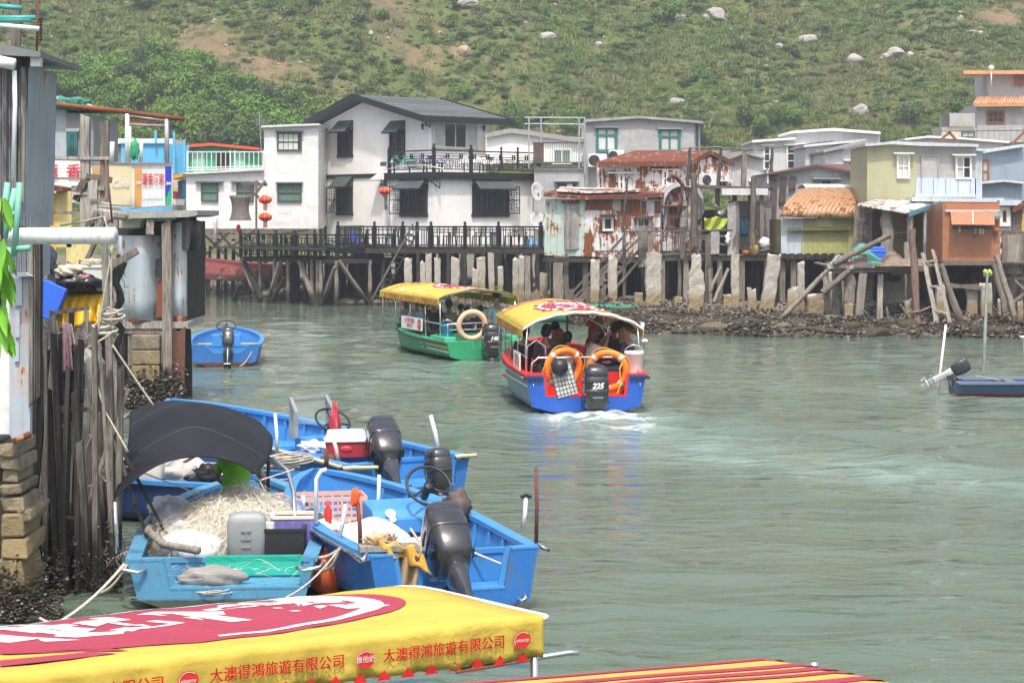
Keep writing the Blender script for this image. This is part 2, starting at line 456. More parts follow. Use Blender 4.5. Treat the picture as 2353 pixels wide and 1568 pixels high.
earth=t.mix(t.ramp(g3,.35,.65),(.20,.14,.08),(.16,.135,.10));earth=t.mix(t.ramp(g1,.4,.6),earth,(.28,.205,.115));earth=t.mix(t.ramp(g2,.5,.62),earth,(.12,.13,.05))
sm=t.ramp(t.math('ADD',so,t.math('MULTIPLY',t.math('SUBTRACT',g3,.5),.9)),.38,.80)
t.bump(t.math('ADD',g3,g2),.9,.35);me.materials.append(t.fin(t.mix(sm,grass,earth),.95,0,.1))
hill=bpy.data.objects.new('hill',me);col.objects.link(hill);hill['kind']='structure'
def leaf_mat(name,a,b,c):
 t=NT(name);p=t.pos();n=t.noise(p,.09,3);n2=t.noise(p,1.3,4)
 k=t.rand();cc=t.mix(t.ramp(n,.38,.62),a,b);cc=t.mix(t.math('MULTIPLY',k,.75),cc,c)
 cc=t.mix(1.0,cc,t.new_rgb(t.ramp(n2,.3,.7,.72,1.3)),'MULTIPLY')
 t.fin(cc,.55,0,.25)
 tr=t.new('ShaderNodeBsdfTranslucent');t.l.new(cc,tr.inputs[0]);mx=t.new('ShaderNodeMixShader');mx.inputs[0].default_value=.28
 t.l.new(t.b.outputs[0],mx.inputs[1]);t.l.new(tr.outputs[0],mx.inputs[2]);t.l.new(mx.outputs[0],t.n['Material Output'].inputs[0])
 return t.m
LEAF=leaf_mat('bush leaves',(.095,.185,.03),(.13,.17,.048),(.06,.12,.028))
LEAFB=leaf_mat('bright leaves',(.13,.27,.03),(.165,.25,.04),(.075,.165,.025))
LEAFD=leaf_mat('dark leaves',(.030,.075,.022),(.045,.085,.028),(.022,.05,.018))
LEAFG=leaf_mat('grass blades',(.18,.25,.06),(.29,.26,.12),(.14,.22,.05))
BARK=wood('bark',(.13,.10,.075))
def foliage_geo(mb,r,n,seed,size=.13,lobes=5,flat_=.75,up=0):
 ""
 q=random.Random(seed);L=[]
 for k in range(lobes):
  th=q.uniform(0,2*pi);rr=r*q.uniform(.1,.62);L.append((Vector((rr*cos(th),rr*sin(th),r*flat_*q.uniform(.35,1.0))),r*q.uniform(.32,.6)))
 for k in range(n):
  c,lr=q.choice(L)
  d=Vector((q.gauss(0,1),q.gauss(0,1),q.gauss(.25,.9))).normalized()
  pt=c+Vector((d.x,d.y,d.z*flat_))*lr*q.uniform(.62,1.08)
  if pt.z<.02:pt.z=q.uniform(.02,.2)
  nn=(d+Vector((q.uniform(-1,1),q.uniform(-1,1),q.uniform(-.3,1)))*.75).normalized()
  a=nn.orthogonal().normalized();a=Matrix.Rotation(q.uniform(0,6.28),3,nn)@a;b=nn.cross(a)
  s1=size*q.uniform(.6,1.3);s2=s1*q.uniform(.4,.7)
  mb.add([pt+Vector((0,0,up))-a*s1,pt+Vector((0,0,up))-b*s2,pt+Vector((0,0,up))+a*s1,pt+Vector((0,0,up))+b*s2],[(0,1,2,3)])
def tuft_geo(mb,seed,n=26,h=.5):
 q=random.Random(seed)
 for k in range(n):
  x,y=q.gauss(0,.22),q.gauss(0,.22);hh=h*q.uniform(.5,1.2);dx,dy=q.uniform(-.35,.35)*hh,q.uniform(-.35,.35)*hh;th=q.uniform(0,3.14);w=.03+.02*q.random()
  cx,cy=cos(th)*w,sin(th)*w
  mb.add([(x-cx,y-cy,0),(x+cx,y+cy,0),(x+dx,y+dy,hh)],[(0,1,2)])
def visible_uv(x,y,z):return 1176+x/y*FD,HV-(z-CAM_H)/y*FD
SHRUB=[]
shrub_spec=[('leafy green shrub',LEAF,1.0,420,5),('bright green spreading shrub',LEAFB,1.0,420,6),('dark rounded shrub',LEAFD,.95,420,4),('pale green open shrub',LEAF,.8,260,7)]
SHM=[]
for k,(nm,m_,r_,n_,l_)in enumerate(shrub_spec):
 mb=MB();foliage_geo(mb,r_,n_,40+k,.105,l_)
 me=bpy.data.meshes.new('shrub');me.from_pydata(mb.v,[],mb.f);me.materials.append(m_);me.update();SHM.append(me)
def hz(x,y):return float(hill_z(np.array([x]),np.array([y]))[0])
q=random.Random(5)
def hill_point(u,v):
 ""
 y=HB+4
 while y<330:
  x=(u-1176)/FD*y;z=hz(x,y)
  if HV-(z-CAM_H)/y*FD<=v:return x,y,z
  y+=.4
 return x,y,z
LANDS=((90,'over the corrugated house'),(180,'over the rusty pergola'),(280,'over the box sign'),(360,'over the blue hut'),(430,'left of the green hut'),(520,'over the terrace railing'),(600,'over the red roof edge'),(700,'over the white wing'),(780,'over the gable end'),(870,'over the villa ridge'),(960,'over the shingled roof'),(1060,'over the villa eave'),(1150,'over the roof end'),(1260,'over the low white building'),(1360,'over the green rods'),(1460,'over the first teal window'),(1600,'over the second teal window'),(1720,'over the small grey hut'),(1830,'over the strip windows'),(1950,'over the highest flat roof'),(2060,'over the two tone house'),(2170,'left of the cream house'),(9999,'by the brick house'))
def land(u):return next(t_ for k,t_ in LANDS if u<k)
def size_w(s,a,b):return 'small ' if s<a else 'large ' if s>b else ''
WHERE=['on the upper slope','halfway up the slope','low on the slope behind the roofs']
def where_h(v):return 'at the top edge' if v<45 else 'on the upper slope' if v<110 else 'halfway up the slope' if v<190 else 'on the lower slope' if v<260 else 'at the foot of the slope'
def place_shrub(u,v,kind,s,lab=None):
 x,y,z=hill_point(u,v)
 o=bpy.data.objects.new('shrub',SHM[kind]);col.objects.link(o);o.location=(x,y,z-.15*s)
 o.rotation_euler=(q.uniform(-.15,.15),q.uniform(-.15,.15),q.uniform(0,6.28));o.scale=(s*q.uniform(.9,1.35),s*q.uniform(.85,1.2),s*q.uniform(.75,1.1))
 tag(o,lab or size_w(s,.65,.9)+shrub_spec[kind][0]+' '+where_h(v)+', '+land(u),'shrub','shrubs on the hillside')
 return o
for(u,v,k,s,lab)in((1530,45,0,2.0,'large green shrub beside the pale boulders near the top edge'),(1590,25,0,1.3,None),(1900,80,0,1.7,None),(2120,20,2,1.0,None),(1050,25,2,.9,None),(435,195,2,1.5,'darkest rounded shrub at the lower end of the bare tan earth'),(340,20,2,1.9,'dark shrub at the top edge above the brown grass'),(1300,215,0,1.3,None),(1370,225,0,1.5,None),(1060,220,1,1.5,'bright yellow green shrub just above the black roof'),(720,20,2,1.1,None),(880,45,1,1.0,None),(820,110,0,1.1,None),(1180,265,1,1.2,None),(1700,120,0,1.2,None),(2080,155,0,1.2,None),(2200,230,2,1.0,None),(1640,200,0,1.1,None),(500,240,0,1.3,None),(590,235,1,1.1,None),(960,200,0,1.0,None),(2330,110,0,1.1,None),(1250,60,0,.9,None),(1440,140,3,1.2,None)):
 place_shrub(u,v,k,s,lab)
nsh=24
while nsh<235:
 u=q.uniform(80,2350);v=q.uniform(-5,330)
 x,y,z=hill_point(u,v);so_=float(hill_soil(np.array([x]),np.array([y]),np.array([z]))[0])
 if so_>.45:continue
 place_shrub(u,v,q.choice([0,0,1,2,3,3]),q.uniform(.45,1.05)*(1.0 if v>120 else.9));nsh+=1
TREEM=[]
for k,m_ in enumerate((LEAFB,LEAF,LEAFB,LEAFD)):
 mb=MB();foliage_geo(mb,1.9,1500,70+k,.15,9,.85,.9)
 me=bpy.data.meshes.new('crown');me.from_pydata(mb.v,[],mb.f);me.materials.append(m_);me.update()
 mt=MB();mt.smooth=True;mt.tube([(0,0,-.6),(.05,0,.5),(-.05,.05,1.3),(.1,0,2.2)],[.16,.13,.1,.05],7)
 for j in range(5):
  a_=j*1.3+k;mt.tube([(0,0,.9+.15*j),(.5*cos(a_),.5*sin(a_),1.5+.1*j),(1.1*cos(a_),1.1*sin(a_),2.0)],[.07,.05,.02],5)
 mt_=bpy.data.meshes.new('trunk');mt_.from_pydata(mt.v,[],mt.f);mt_.materials.append(BARK);mt_.update()
 TREEM.append((me,mt_))
def tree_at(x,y,z,k,s,lab,group):
 t_=thing('tree',lab,'tree',(x,y,z),q.uniform(0,6.28),group,local=True);t_.scale=(s,s,s*q.uniform(.85,1.1))
 for nm,me in zip(('crown','trunk'),TREEM[k]):
  o=bpy.data.objects.new(nm,me);col.objects.link(o);o.parent=t_
 return t_
ntree=0
tk=['bright green tree','mid green tree','broad fresh green tree','dark green tree']
while ntree<200:
 u=q.uniform(60,760);vt=165+40*sin(u*.012)+(u-100)*.13
 v=q.uniform(vt,380)
 if u>480 and v<225:continue
 x,y,z=hill_point(u,v+8);k=q.choice([0,0,1,2,2,3])if v>200 else q.choice([0,1,3,2])
 s9=q.uniform(.6,1.15);tree_at(x,y,z,k,s9,size_w(s9,.76,.98)+tk[k]+' '+('high in' if v<230 else 'midway in' if v<290 else 'low in')+' the wood, '+land(u),'trees of the wood at the foot of the hill');ntree+=1
for j in range(46):
 u=q.uniform(700,2340);v=q.uniform(285,345);x,y,z=hill_point(u,v+6);k=q.choice([1,1,0,3])
 s9=q.uniform(.4,.75);tree_at(x,y,z,k,s9,size_w(s9,.52,.64)+tk[k]+' at the foot of the slope, '+land(u),'low trees behind the village roofs')
def scatter(name,n,src,smin,smax,thr,label,seed,up_bias=0):
 rs=np.random.RandomState(seed);pts=[]
 while len(pts)<n:
  m_=4*n;xx=rs.uniform(-75,80,m_);yy=rs.uniform(HB+2,240,m_)
  zz=hill_z(xx,yy);so_=hill_soil(xx,yy,zz);dens=.5+1.6*fbm(xx*.12+seed,yy*.12,3)
  uu,vv=visible_uv(xx,yy,zz)
  ok=(so_<thr)&(rs.rand(m_)<np.clip(dens,.2,1))&(vv>-140)
  for i in np.nonzero(ok)[0]:
   pts.append((xx[i],yy[i],zz[i]-.05))
   if len(pts)>=n:break
 me=bpy.data.meshes.new(name);me.from_pydata(pts,[],[])
 a=me.attributes.new('rot','FLOAT_VECTOR','POINT');rr=np.zeros((n,3));rr[:,2]=rs.uniform(0,6.28,n);rr[:,0]=rs.uniform(-.25,.25,n);a.data.foreach_set('vector',rr.ravel())
 a=me.attributes.new('scl','FLOAT_VECTOR','POINT');s_=rs.uniform(0,1,n)**2*(smax-smin)+smin;a.data.foreach_set('vector',np.stack([s_*1.2,s_*1.1,s_*rs.uniform(.6,1,n)],-1).ravel())
 o=bpy.data.objects.new(name,me);col.objects.link(o);o['kind']='stuff';o['label']=label
 g=bpy.data.node_groups.new(name,'GeometryNodeTree');g.interface.new_socket('Geometry',in_out='INPUT',socket_type='NodeSocketGeometry');g.interface.new_socket('Geometry',in_out='OUTPUT',socket_type='NodeSocketGeometry')
 N=g.nodes;a_=N.new('NodeGroupInput');b_=N.new('NodeGroupOutput');iop=N.new('GeometryNodeInstanceOnPoints');oi=N.new('GeometryNodeObjectInfo')
 oi.inputs['Object'].default_value=src;oi.transform_space='ORIGINAL'
 for nm,sk in(('rot','Rotation'),('scl','Scale')):
  na=N.new('GeometryNodeInputNamedAttribute');na.data_type='FLOAT_VECTOR';na.inputs[0].default_value=nm
  src_=na.outputs[0]
  if nm=='rot':
   e=N.new('FunctionNodeEulerToRotation');g.links.new(src_,e.inputs[0]);src_=e.outputs[0]
  g.links.new(src_,iop.inputs[sk])
 g.links.new(a_.outputs[0],iop.inputs['Points']);g.links.new(oi.outputs['Geometry'],iop.inputs['Instance']);g.links.new(iop.outputs[0],b_.inputs[0])
 o.modifiers.new('scatter','NODES').node_group=g
 return o
srcs={}
for o in bpy.data.objects:
 if o.name.startswith('shrub')and o.data and o.type=='MESH' and o.data.name not in srcs:srcs[o.data.name]=o
sl=[next(o for o in bpy.data.objects if o.type=='MESH' and o.data==m_)for m_ in SHM]
scatter('undergrowth',5600,sl[0],.25,.9,.62,'low green scrub covering the hillside',1)
scatter('undergrowth',4200,sl[1],.20,.75,.55,'low bright green scrub on the hillside',2)
scatter('undergrowth',1200,sl[2],.20,.65,.40,'low dark scrub on the hillside',3)
scatter('undergrowth',6500,sl[3],.2,.65,.8,'thin pale scrub on the hillside',4)
mb=MB();tuft_geo(mb,3,60,.42);x,y,z=hill_point(1250,130)
gt=mb.build('grass_tuft',LEAFG);gt.location=(x,y,z);tag(gt,'tuft of tall pale grass below the long boulder on the slope','grass tuft')
scatter('grass',26000,gt,.5,1.6,.85,'yellowing grass over the hillside',6)
def rock_mesh(mb,c,r,seed,sc_=(1,1,.8),n=12,m=8):
 q_=random.Random(seed);off=[Vector((q_.gauss(0,1),q_.gauss(0,1),q_.gauss(0,1))).normalized()for _ in range(9)];cut=[q_.uniform(.55,.9)for _ in range(9)]
 o0=len(mb.v);mb.ball((0,0,0),1,n,m)
 for i in range(o0,len(mb.v)):
  v=Vector(mb.v[i])
  for d,k in zip(off,cut):
   e=v.dot(d)
   if e>k:v-=d*(e-k)*.85
  v*=1+q_.uniform(-.05,.05)
  mb.v[i]=(c[0]+v.x*r*sc_[0],c[1]+v.y*r*sc_[1],c[2]+v.z*r*sc_[2])
def stone_mat(name,a,b,tide=0,sc_=3):
 if name in MATS:return MATS[name]
 t=NT(name);p=t.pos();n=t.noise(p,sc_,6,.7);n2=t.noise(p,sc_*5,5,.7);st=t.noise(t.scl(p,(3,3,.4)),3,4)
 cc=t.mix(t.ramp(n,.35,.65),a,b);cc=t.mix(t.ramp(n2,.55,.75,0,.5),cc,tuple(x*.35 for x in a))
 if tide:
  zz=t.math('ADD',t.z(),t.math('MULTIPLY',t.math('SUBTRACT',n,.5),.6))
  cc=t.mix(t.ramp(zz,tide+.12,tide-.12),cc,mix3(a,(.24,.185,.09),.85))
  cc=t.mix(t.ramp(zz,tide-.45,tide-.85),cc,(.05,.047,.03))
 cc=t.mix(t.ramp(st,.55,.75,0,.35),cc,tuple(x*.4 for x in a))
 t.bump(t.math('ADD',n,n2),.8,.04);MATS[name]=t.fin(cc,.9,0,.2);return MATS[name]
ROCK=stone_mat('boulder stone',(.42,.40,.37),(.30,.28,.26),sc_=1.5);ROCKT=stone_mat('tan stone',(.40,.31,.22),(.30,.24,.18),sc_=1.5)
bl=[(1075,15,22,'flat topped grey boulder at the top edge beside a dark bush'),(1560,45,14,'upright pale boulder at the top of the green bush'),(1645,45,26,'long split pale boulder high on the slope'),(1258,92,20,'long low grey boulder above the bare earth'),(1065,128,17,'tan boulder at the foot of the bare brown patch'),(1855,100,20,'pale grey boulder leaning on a slab high on the slope'),(1965,142,18,'broad white boulder with a dark cleft'),(2055,128,22,'long grey boulder beside the white cleft one'),(1555,238,17,'pale pointed boulder above the grey house'),(1975,258,18,'low pale boulder above the white flat roofs'),(2235,78,11,'small boulder pair at the bare patch'),(2205,48,8,'small round boulder under the rocky scarp'),(1790,112,10,'small brown grey boulder beside the leaning slab'),(1375,108,9,'small boulder between green bushes'),(640,80,7,'small boulder at the edge of tan earth'),(2090,128,9,'small boulder touching the long grey one'),(850,80,8,'small grey boulder left of the brown patch'),(2250,80,8,'small pale boulder next to the pair')]
for i,(u,v,w,lab)in enumerate(bl):
 x,y,z=hill_point(u,v+4);mb=MB();r_=w*y/FD*1.15;rock_mesh(mb,(x,y,z+r_*.3),r_,i,(1,.8,.62 if w>18 else.85),14,9)
 if w>16:rock_mesh(mb,(x-r_*.7,y+.2,z+r_*.1),r_*.55,i+40,(1,.8,.8))
 single(mb,'boulder',ROCKT if i==4 else ROCK,lab,'boulder','boulders on the hillside')
mb=MB();rs=np.random.RandomState(9)
for k in range(650):
 u=rs.uniform(60,2360);v=rs.uniform(-10,300)
 for _ in range(1):
  y=HB+10+(300-v)*.16;x=(u-1176)/FD*y;z=hz(x,y)
 so_=float(hill_soil(np.array([x]),np.array([y]),np.array([z]))[0])
 if so_<.3 and rs.rand()<.55:continue
 rock_mesh(mb,(x,y,z+.02),rs.uniform(.08,.3)*(1.3 if rs.rand()<.2 else 1),k,(1,1,.7),6,4)
o=mb.build('rubble',ROCKT,kind='stuff');o['label']='loose stones strewn over the bare parts of the hill'
SHX=np.array([-60,-30,-18,-12.8,-9,-6.8,-3,0,2.2,4.3,8,13,20,60.])
SHY=np.array([118,116,110,99,93,90.5,88,82,73,67.4,65.4,65,64,62.])
def shore_y(x):return np.interp(x,SHX,SHY)
def shore_z(x,y):
 x=np.asarray(x,float);y=np.asarray(y,float);s=y-shore_y(x)+1.2*fbm(x*.5,y*.5,3)
 z=np.where(s<0,s*.35,.12+.55*(1-np.exp(-s/4.0)))
 z=z+.30*fbm(x*1.3,y*1.3,4)*np.clip(s+1,0,1)
 return z+np.clip((y-115)/45,0,1)*1.0
xs=np.linspace(-70,70,520);ys=np.concatenate([np.linspace(60,112,240),np.linspace(113,175,40)])
X,Y=np.meshgrid(xs,ys);me=grid_mesh('shore',X,Y,np.maximum(shore_z(X,Y),-2.2))
t=NT('shore mud');p=t.pos();n1=t.noise(p,1.1,6,.7);n2=t.noise(p,7,5,.7);vo=t.vor(p,5)
cc=t.mix(t.ramp(n1,.4,.6),(.10,.088,.065),(.17,.155,.12));cc=t.mix(t.ramp(n2,.5,.68,0,.8),cc,(.33,.31,.26))
cc=t.mix(t.ramp(t.z(),.22,.02),cc,(.035,.033,.024));cc=t.mix(t.math('MULTIPLY',t.ramp(n1,.55,.65),.5),cc,(.09,.12,.04))
t.bump(t.math('ADD',n2,t.math('MULTIPLY',vo,.6)),1,.08);me.materials.append(t.fin(cc,.85,0,.3))
o=bpy.data.objects.new('shore',me);col.objects.link(o);o['kind']='structure'
STONE=stone_mat('pillar granite',(.46,.43,.37),(.33,.31,.27),tide=1.05,sc_=2.6)
RUB=stone_mat('rubble stone',(.17,.145,.10),(.085,.075,.055),sc_=2.5)
OYS=stone_mat('oyster shell',(.095,.078,.056),(.042,.036,.027),sc_=9);OYL=flat('pale oyster shell',(.17,.155,.13),.8,vary=.3)
def lumps(name,pts,mats,label,parent=None):
 mb=MB()
 for i,(x,y,z,r)in enumerate(pts):
  mb.m=0 if rnd.random()<.88 else 1
  n=5;a0=rnd.uniform(0,6);ring=[]
  top=(x+U(-.3,.3)*r,y+U(-.3,.3)*r,z+r*U(.4,1.0));b=len(mb.v)
  vs=[(x+r*U(.7,1.3)*cos(a0+k*1.257),y+r*U(.7,1.3)*sin(a0+k*1.257),z+U(-.35,.25)*r)for k in range(n)]
  mb.add(vs+[top,(x,y,z-r*.7)],[(k,(k+1)%n,5)for k in range(n)]+[((k+1)%n,k,6)for k in range(n)])
 o=mb.build(name,mats,parent,kind='stuff');o['label']=label
 if parent is None:recenter(o)
 return o
pts=[]
rs=np.random.RandomState(21)
for _ in range(5200):
 x=rs.uniform(-20,2);y=float(shore_y(x))+rs.exponential(3.0)-.4;pts.append((x,y,float(shore_z(x,y)),rs.uniform(.04,.15)*(1.8 if rs.rand()<.08 else 1)))
lumps('rubble',pts,(RUB,OYL),'rubble and shells on the bank under the villa deck')
pts=[]
for _ in range(11000):
 x=rs.uniform(2,19);y=float(shore_y(x))+rs.exponential(2.6)-.25;h=.55*max(0,float(fbm(np.array([x*.9]),np.array([y*.9]),3)[0])+.25)
 pts.append((x,y,float(shore_z(x,y))+h*rs.rand(),rs.uniform(.03,.085)))
lumps('oyster_crust',pts,(OYS,OYL),'dark oyster crusted mud along the foot of the stilts')
for k in range(26):
 x=3+k*.62+U(-.3,.3);y=float(shore_y(x))+U(-.1,2.2);mb=MB();rock_mesh(mb,(x,y,float(shore_z(x,y))+.06),U(.16,.42),k+90,(1.35,.9,.62),10,7)
 single(mb,'rock',OYS if k%3 else RUB,('broad ' if k%2 else 'low ')+('shell crusted' if k%3 else 'pale brown')+' rock at the waterline, '+('below the wooden stairs','by the widest pillar','below the shouldered pillar','by the crossed props','before the leaning pillar','under the barrel roof','by the slanting prop','under the net heap','by the tall reddish pole','at the ladder foot','under the orange hut','by the outer props','at the far end of the shore')[min(12,k//2)],'rock','rocks along the right shore')
class Face:
 ""
 def __init__(s,p,ang=0.0):
  s.p=Vector(p);a=R(ang);s.r=Vector((cos(a),sin(a),0));s.n=Vector((sin(a),-cos(a),0));s.ang=ang
 def uv(s,u,v,out=0.0):
  c=Vector((0,0,CAM_H));d=Vector(((u-1176)/FD,1,-(v-HV)/FD));t_=(s.p+s.n*out-c).dot(s.n)/d.dot(s.n);return c+d*t_
 def off(s,k):return Face(s.p+s.n*k,s.ang)
 def u(s,u_):
  ""
  q_=s.uv(u_,HV);q_.z=0;return q_
def cA(a,b):return((450+a*.4145)/1.1054,(200+b*.4145)/1.1054)
def cB(a,b):return((950+a*.3827)/1.1054,(200+b*.3827)/1.1054)
def cC(a,b):return((1350+a*.3827)/1.1054,(250+b*.3827)/1.1054)
def cD(a,b):return((1850+a*.4146)/1.1054,(250+b*.4146)/1.1054)
def cL(a,b):return(a*.3827/1.1054,b*.3827/1.1054)
def cM(a,b):return(a*.3827/1.1054,(550+b*.3827)/1.1054)
def cN(a,b):return(a*.4037/1.1054,(1100+b*.4037)/1.1054)
def wall(face,poly,thick,name,mat,parent,kind=None,label=None,conv=None,bevel=0):
 pts=[face.uv(*(conv(*q_)if conv else q_))for q_ in poly]
 m=MB();m.prism(pts,-face.n*thick);return m.build(name,mat,parent,kind=kind,label=label,bevel=bevel)
def fbar(mb,face,a,b,w,t_,out):
 p0=face.uv(*a)+face.n*out;p1=face.uv(*b)+face.n*out;mb.bar(p0,p1,t_,w,up=face.n)if False else mb.bar(p0,p1,w,t_,up=face.n)
GLASS_D=flat('dark window glass',(.03,.04,.04),.08,vary=.3,bump=0,spec=.8)
GLASS_G=flat('green window glass',(.10,.19,.15),.12,vary=.2,bump=0,spec=.8)
GLASS_P=flat('curtained window glass',(.40,.45,.43),.15,vary=.25,scale=3,bump=0,spec=.6)
ALU=flat('grey aluminium',(.35,.37,.38),.4,.4,vary=.05);DKFR=flat('dark window frame',(.06,.065,.07),.5)
WFR=flat('white window frame',(.68,.68,.66),.5,vary=.06);TEAL=flat('teal window frame',(.03,.15,.15),.45,vary=.08);BRFR=flat('brown window frame',(.25,.10,.045),.6)
CURT=flat('curtain cloth',(.55,.58,.52),.9,vary=.2,scale=8)
def window(face,a,b,parent,fm=ALU,gm=GLASS_D,nx=2,ny=1,fw=.05,hood=None,conv=None,curtain=False,label=None,out=.06):
 ""
 if conv:a=conv(*a);b=conv(*b)
 tl=face.uv(*a);br=face.uv(*b);W_=(br-tl).dot(face.r);Hh=tl.z-br.z;n=face.n;r=face.r;up=Vector((0,0,1))
 o_=tl+n*out;m=MB()
 def bx(x0,x1,z0,z1,t0,t1):
  c=o_+r*((x0+x1)/2)-up*((z0+z1)/2)+n*((t0+t1)/2);m.box(c,(abs(x1-x0),abs(t1-t0),abs(z1-z0)),Matrix.Rotation(R(face.ang),3,'Z'))
 bx(-fw,W_+fw,-fw,fw*.4,-.05,.03);bx(-fw,W_+fw,Hh-fw*.4,Hh+fw,-.05,.035);bx(-fw,fw*.4,fw*.4,Hh-fw*.4,-.05,.03);bx(W_-fw*.4,W_+fw,fw*.4,Hh-fw*.4,-.05,.03)
 fr=m.build('window',fm,parent,label=label)
 m=MB()
 for i in range(1,nx):bx(W_*i/nx-fw*.35,W_*i/nx+fw*.35,fw*.4,Hh-fw*.4,-.03,.015)
 for j in range(1,ny):bx(fw*.4,W_-fw*.4,Hh*j/ny-fw*.35,Hh*j/ny+fw*.35,-.028,.018)
 if nx>1 or ny>1:m.build('mullion',fm,fr)
 for i in range(nx):
  for j in range(ny):
   m=MB();bx(W_*i/nx+fw*.35,W_*(i+1)/nx-fw*.35,Hh*j/ny+fw*.35,Hh*(j+1)/ny-fw*.35,-.045,-.032)
   m.build('pane',gm[(i+j*nx)%len(gm)]if isinstance(gm,(list,tuple))else gm,fr)
 if curtain:
  m=MB()
  for i in range(nx):
   for k in range(4):
    x0=W_*i/nx+fw*.6;ww=(W_/nx-fw*1.2)*.8/4;bx(x0+k*ww*1.15,x0+k*ww*1.15+ww,fw*.5,Hh-fw*.5,-.031,-.022-.004*(k%2))
  m.build('curtain',CURT,fr)
 if hood:
  m=MB();rt=Matrix.Rotation(R(face.ang),3,'Z');m.hexa(*hood_pts(tl,W_,n,r,hood));m.build('hood',fm if fm is not TEAL else ALU,fr)
 return fr
def hood_pts(tl,W_,n,r,h):
 ex,pr=h;up=Vector((0,0,1));a=tl-r*ex+up*.10;b=tl+r*(W_+ex)+up*.10
 return[a,b,b+n*pr-up*.05,a+n*pr-up*.05],[a+up*.03,b+up*.03,b+n*pr-up*.02,a+n*pr-up*.02]
def slab(face,u0,u1,v,parent,th=.12,fr=.35,depth=5,over=.25,mat=None,name='roof',v2=None,conv=None):
 ""
 v2=v if v2 is None else v2
 if conv:(u0,v),(u1,v2)=conv(u0,v),conv(u1,v2)
 a=face.uv(u0,v)+face.n*fr;b=face.uv(u1,v2)+face.n*fr;up=Vector((0,0,th));bk=-face.n*(depth+fr+.2)
 m=MB();m.hexa([a,b,b+bk,a+bk],[a+up,b+up,b+bk+up,a+bk+up]);return m.build(name,mat,parent,bevel=.012)
def stilts(parent,mat,spots,w=.16,sh='pole',top=2.3,name='stilt',lean=.08):
 for(x,y,*r_)in spots:
  z1=r_[0]if r_ else top;z0=float(shore_z(x,y))-.3 if y>60 else-1
  piece(name,mat,parent,(x+U(-lean,lean),y+U(-lean,lean),min(z0,-.0)-.2),(x,y,z1),w*U(.8,1.2),None,sh if isinstance(sh,str)else rnd.choice(sh))
WHITE=sheet('white painted render',(.86,.85,.81),grime=.10,dent=.10);WSHEET=sheet('white grey sheet metal',(.69,.69,.68),grime=.22,dent=.9)
GSHEET=sheet('mottled grey sheet metal',(.37,.375,.37),grime=.35,dent=.8);LGREY=sheet('pale grey sheet metal',(.55,.56,.56),grime=.35,dent=.5)
BLK=flat('black painted timber',(.014,.015,.017),.45,vary=.3,bump=.3);BLKF=flat('charcoal shade cover',(.055,.07,.068),.6,vary=.3,scale=2)
DWOOD=wood('dark tarred and shade wood',(.055,.048,.042),(.012,.011,.010),tide=.75);WOODT=wood('weathered pile wood',(.24,.21,.175),(.06,.052,.043),tide=.55)  # DWOOD: on the hidden piles its dark tone paints under-house shade
WOOD=wood('weathered plank wood');WOODL=wood('pale bleached wood',(.34,.31,.27),(.10,.088,.075));CONC=stone_mat('concrete',(.38,.37,.35),(.28,.28,.27),sc_=1.5)
RUSTS=sheet('rusted white sheet metal',(.66,.70,.73),rust=.47,dent=.6,corr=3.2);RUSTR=sheet('rusty red roof sheet',(.26,.12,.09),rust=.75,rustc=(.13,.040,.022),dent=.5)
RUSTT=sheet('rusted turquoise sheet metal',(.42,.56,.53),rust=.33,dent=.5)
SKYB=flat('light blue paint',(.10,.42,.68),.5,vary=.12);GREENP=sheet('green painted boards',(.04,.40,.20),grime=.2,corr=2.2);REDP=flat('orange red paint',(.62,.09,.035),.5)
RED=flat('red lantern silk',(.62,.03,.02),.55,vary=.15);GOLD=flat('gold trim',(.65,.38,.06),.5)
PINK=flat('faded red boat paint',(.42,.10,.09),.7,vary=.3,dirt=(.5,.42,.38));WPIPE=flat('white plastic pipe',(.72,.74,.74),.35,vary=.06,dirt=(.35,.33,.28),dirt_amt=.4)
F=Face((-11,97,0),0);d_=97
th_=thing('white_house','white grey sheet metal house with four windows and a stepped flat roof on stilts','house',(-12.5,97,0))
wall(F,[(428,402),(606,392),(606,525),(456,525),(452,500),(428,500)],5,'wall',WSHEET,th_,label='lower wing wall of dented white sheets')
wall(F,[(606.5,293),(731,289),(731,525),(606.5,525)],5.5,'wall',WSHEET,th_,label='two storey wall of dented white sheets')
slab(F,421,606,402,th_,.10,.25,5,mat=LGREY,v2=392);slab(F,601,735,294,th_,.10,.25,5.5,mat=LGREY,v2=289)
window(F,(513,640-303),(0,0),th_)if False else None
window(F,(618,334),(757,436),th_,DKFR,[GLASS_D,GLASS_D],1,2,.05,(.12,.22),cA,curtain=True)
window(F,(620,648),(756,748),th_,DKFR,GLASS_G,1,2,.05,(.12,.22),cA)
window(F,(153,645),(246,745),th_,DKFR,GLASS_G,1,2,.05,(.3,.22),cA)
window(F,(370,645),(463,745),th_,DKFR,GLASS_G,1,2,.05,(.3,.22),cA)
for u in range(440,760,16):piece('stilt',DWOOD,th_,(F.u(u).x+U(-.1,.1),97.5+U(0,3),-.3),(F.u(u).x,97.4+U(0,2.5),3.35),U(.12,.2),None,'pole')
m=MB()
for(a,b,c_,d2)in((140,930,300,1080),(330,1030,480,925),(150,1100,320,940),(560,960,800,925),(260,940,380,1090)):
 p0=F.uv(*cA(a,b));p1=F.uv(*cA(c_,d2));piece('brace',DWOOD,th_,p0,p1,.13,.1,'plank')
for(a,b,c_,d2)in((125,935,830,935),(130,965,390,968),(200,1010,560,1000)):
 piece('beam',WOODT,th_,F.uv(*cA(a,b)),F.uv(*cA(c_,d2)),.12,.2,'plank')
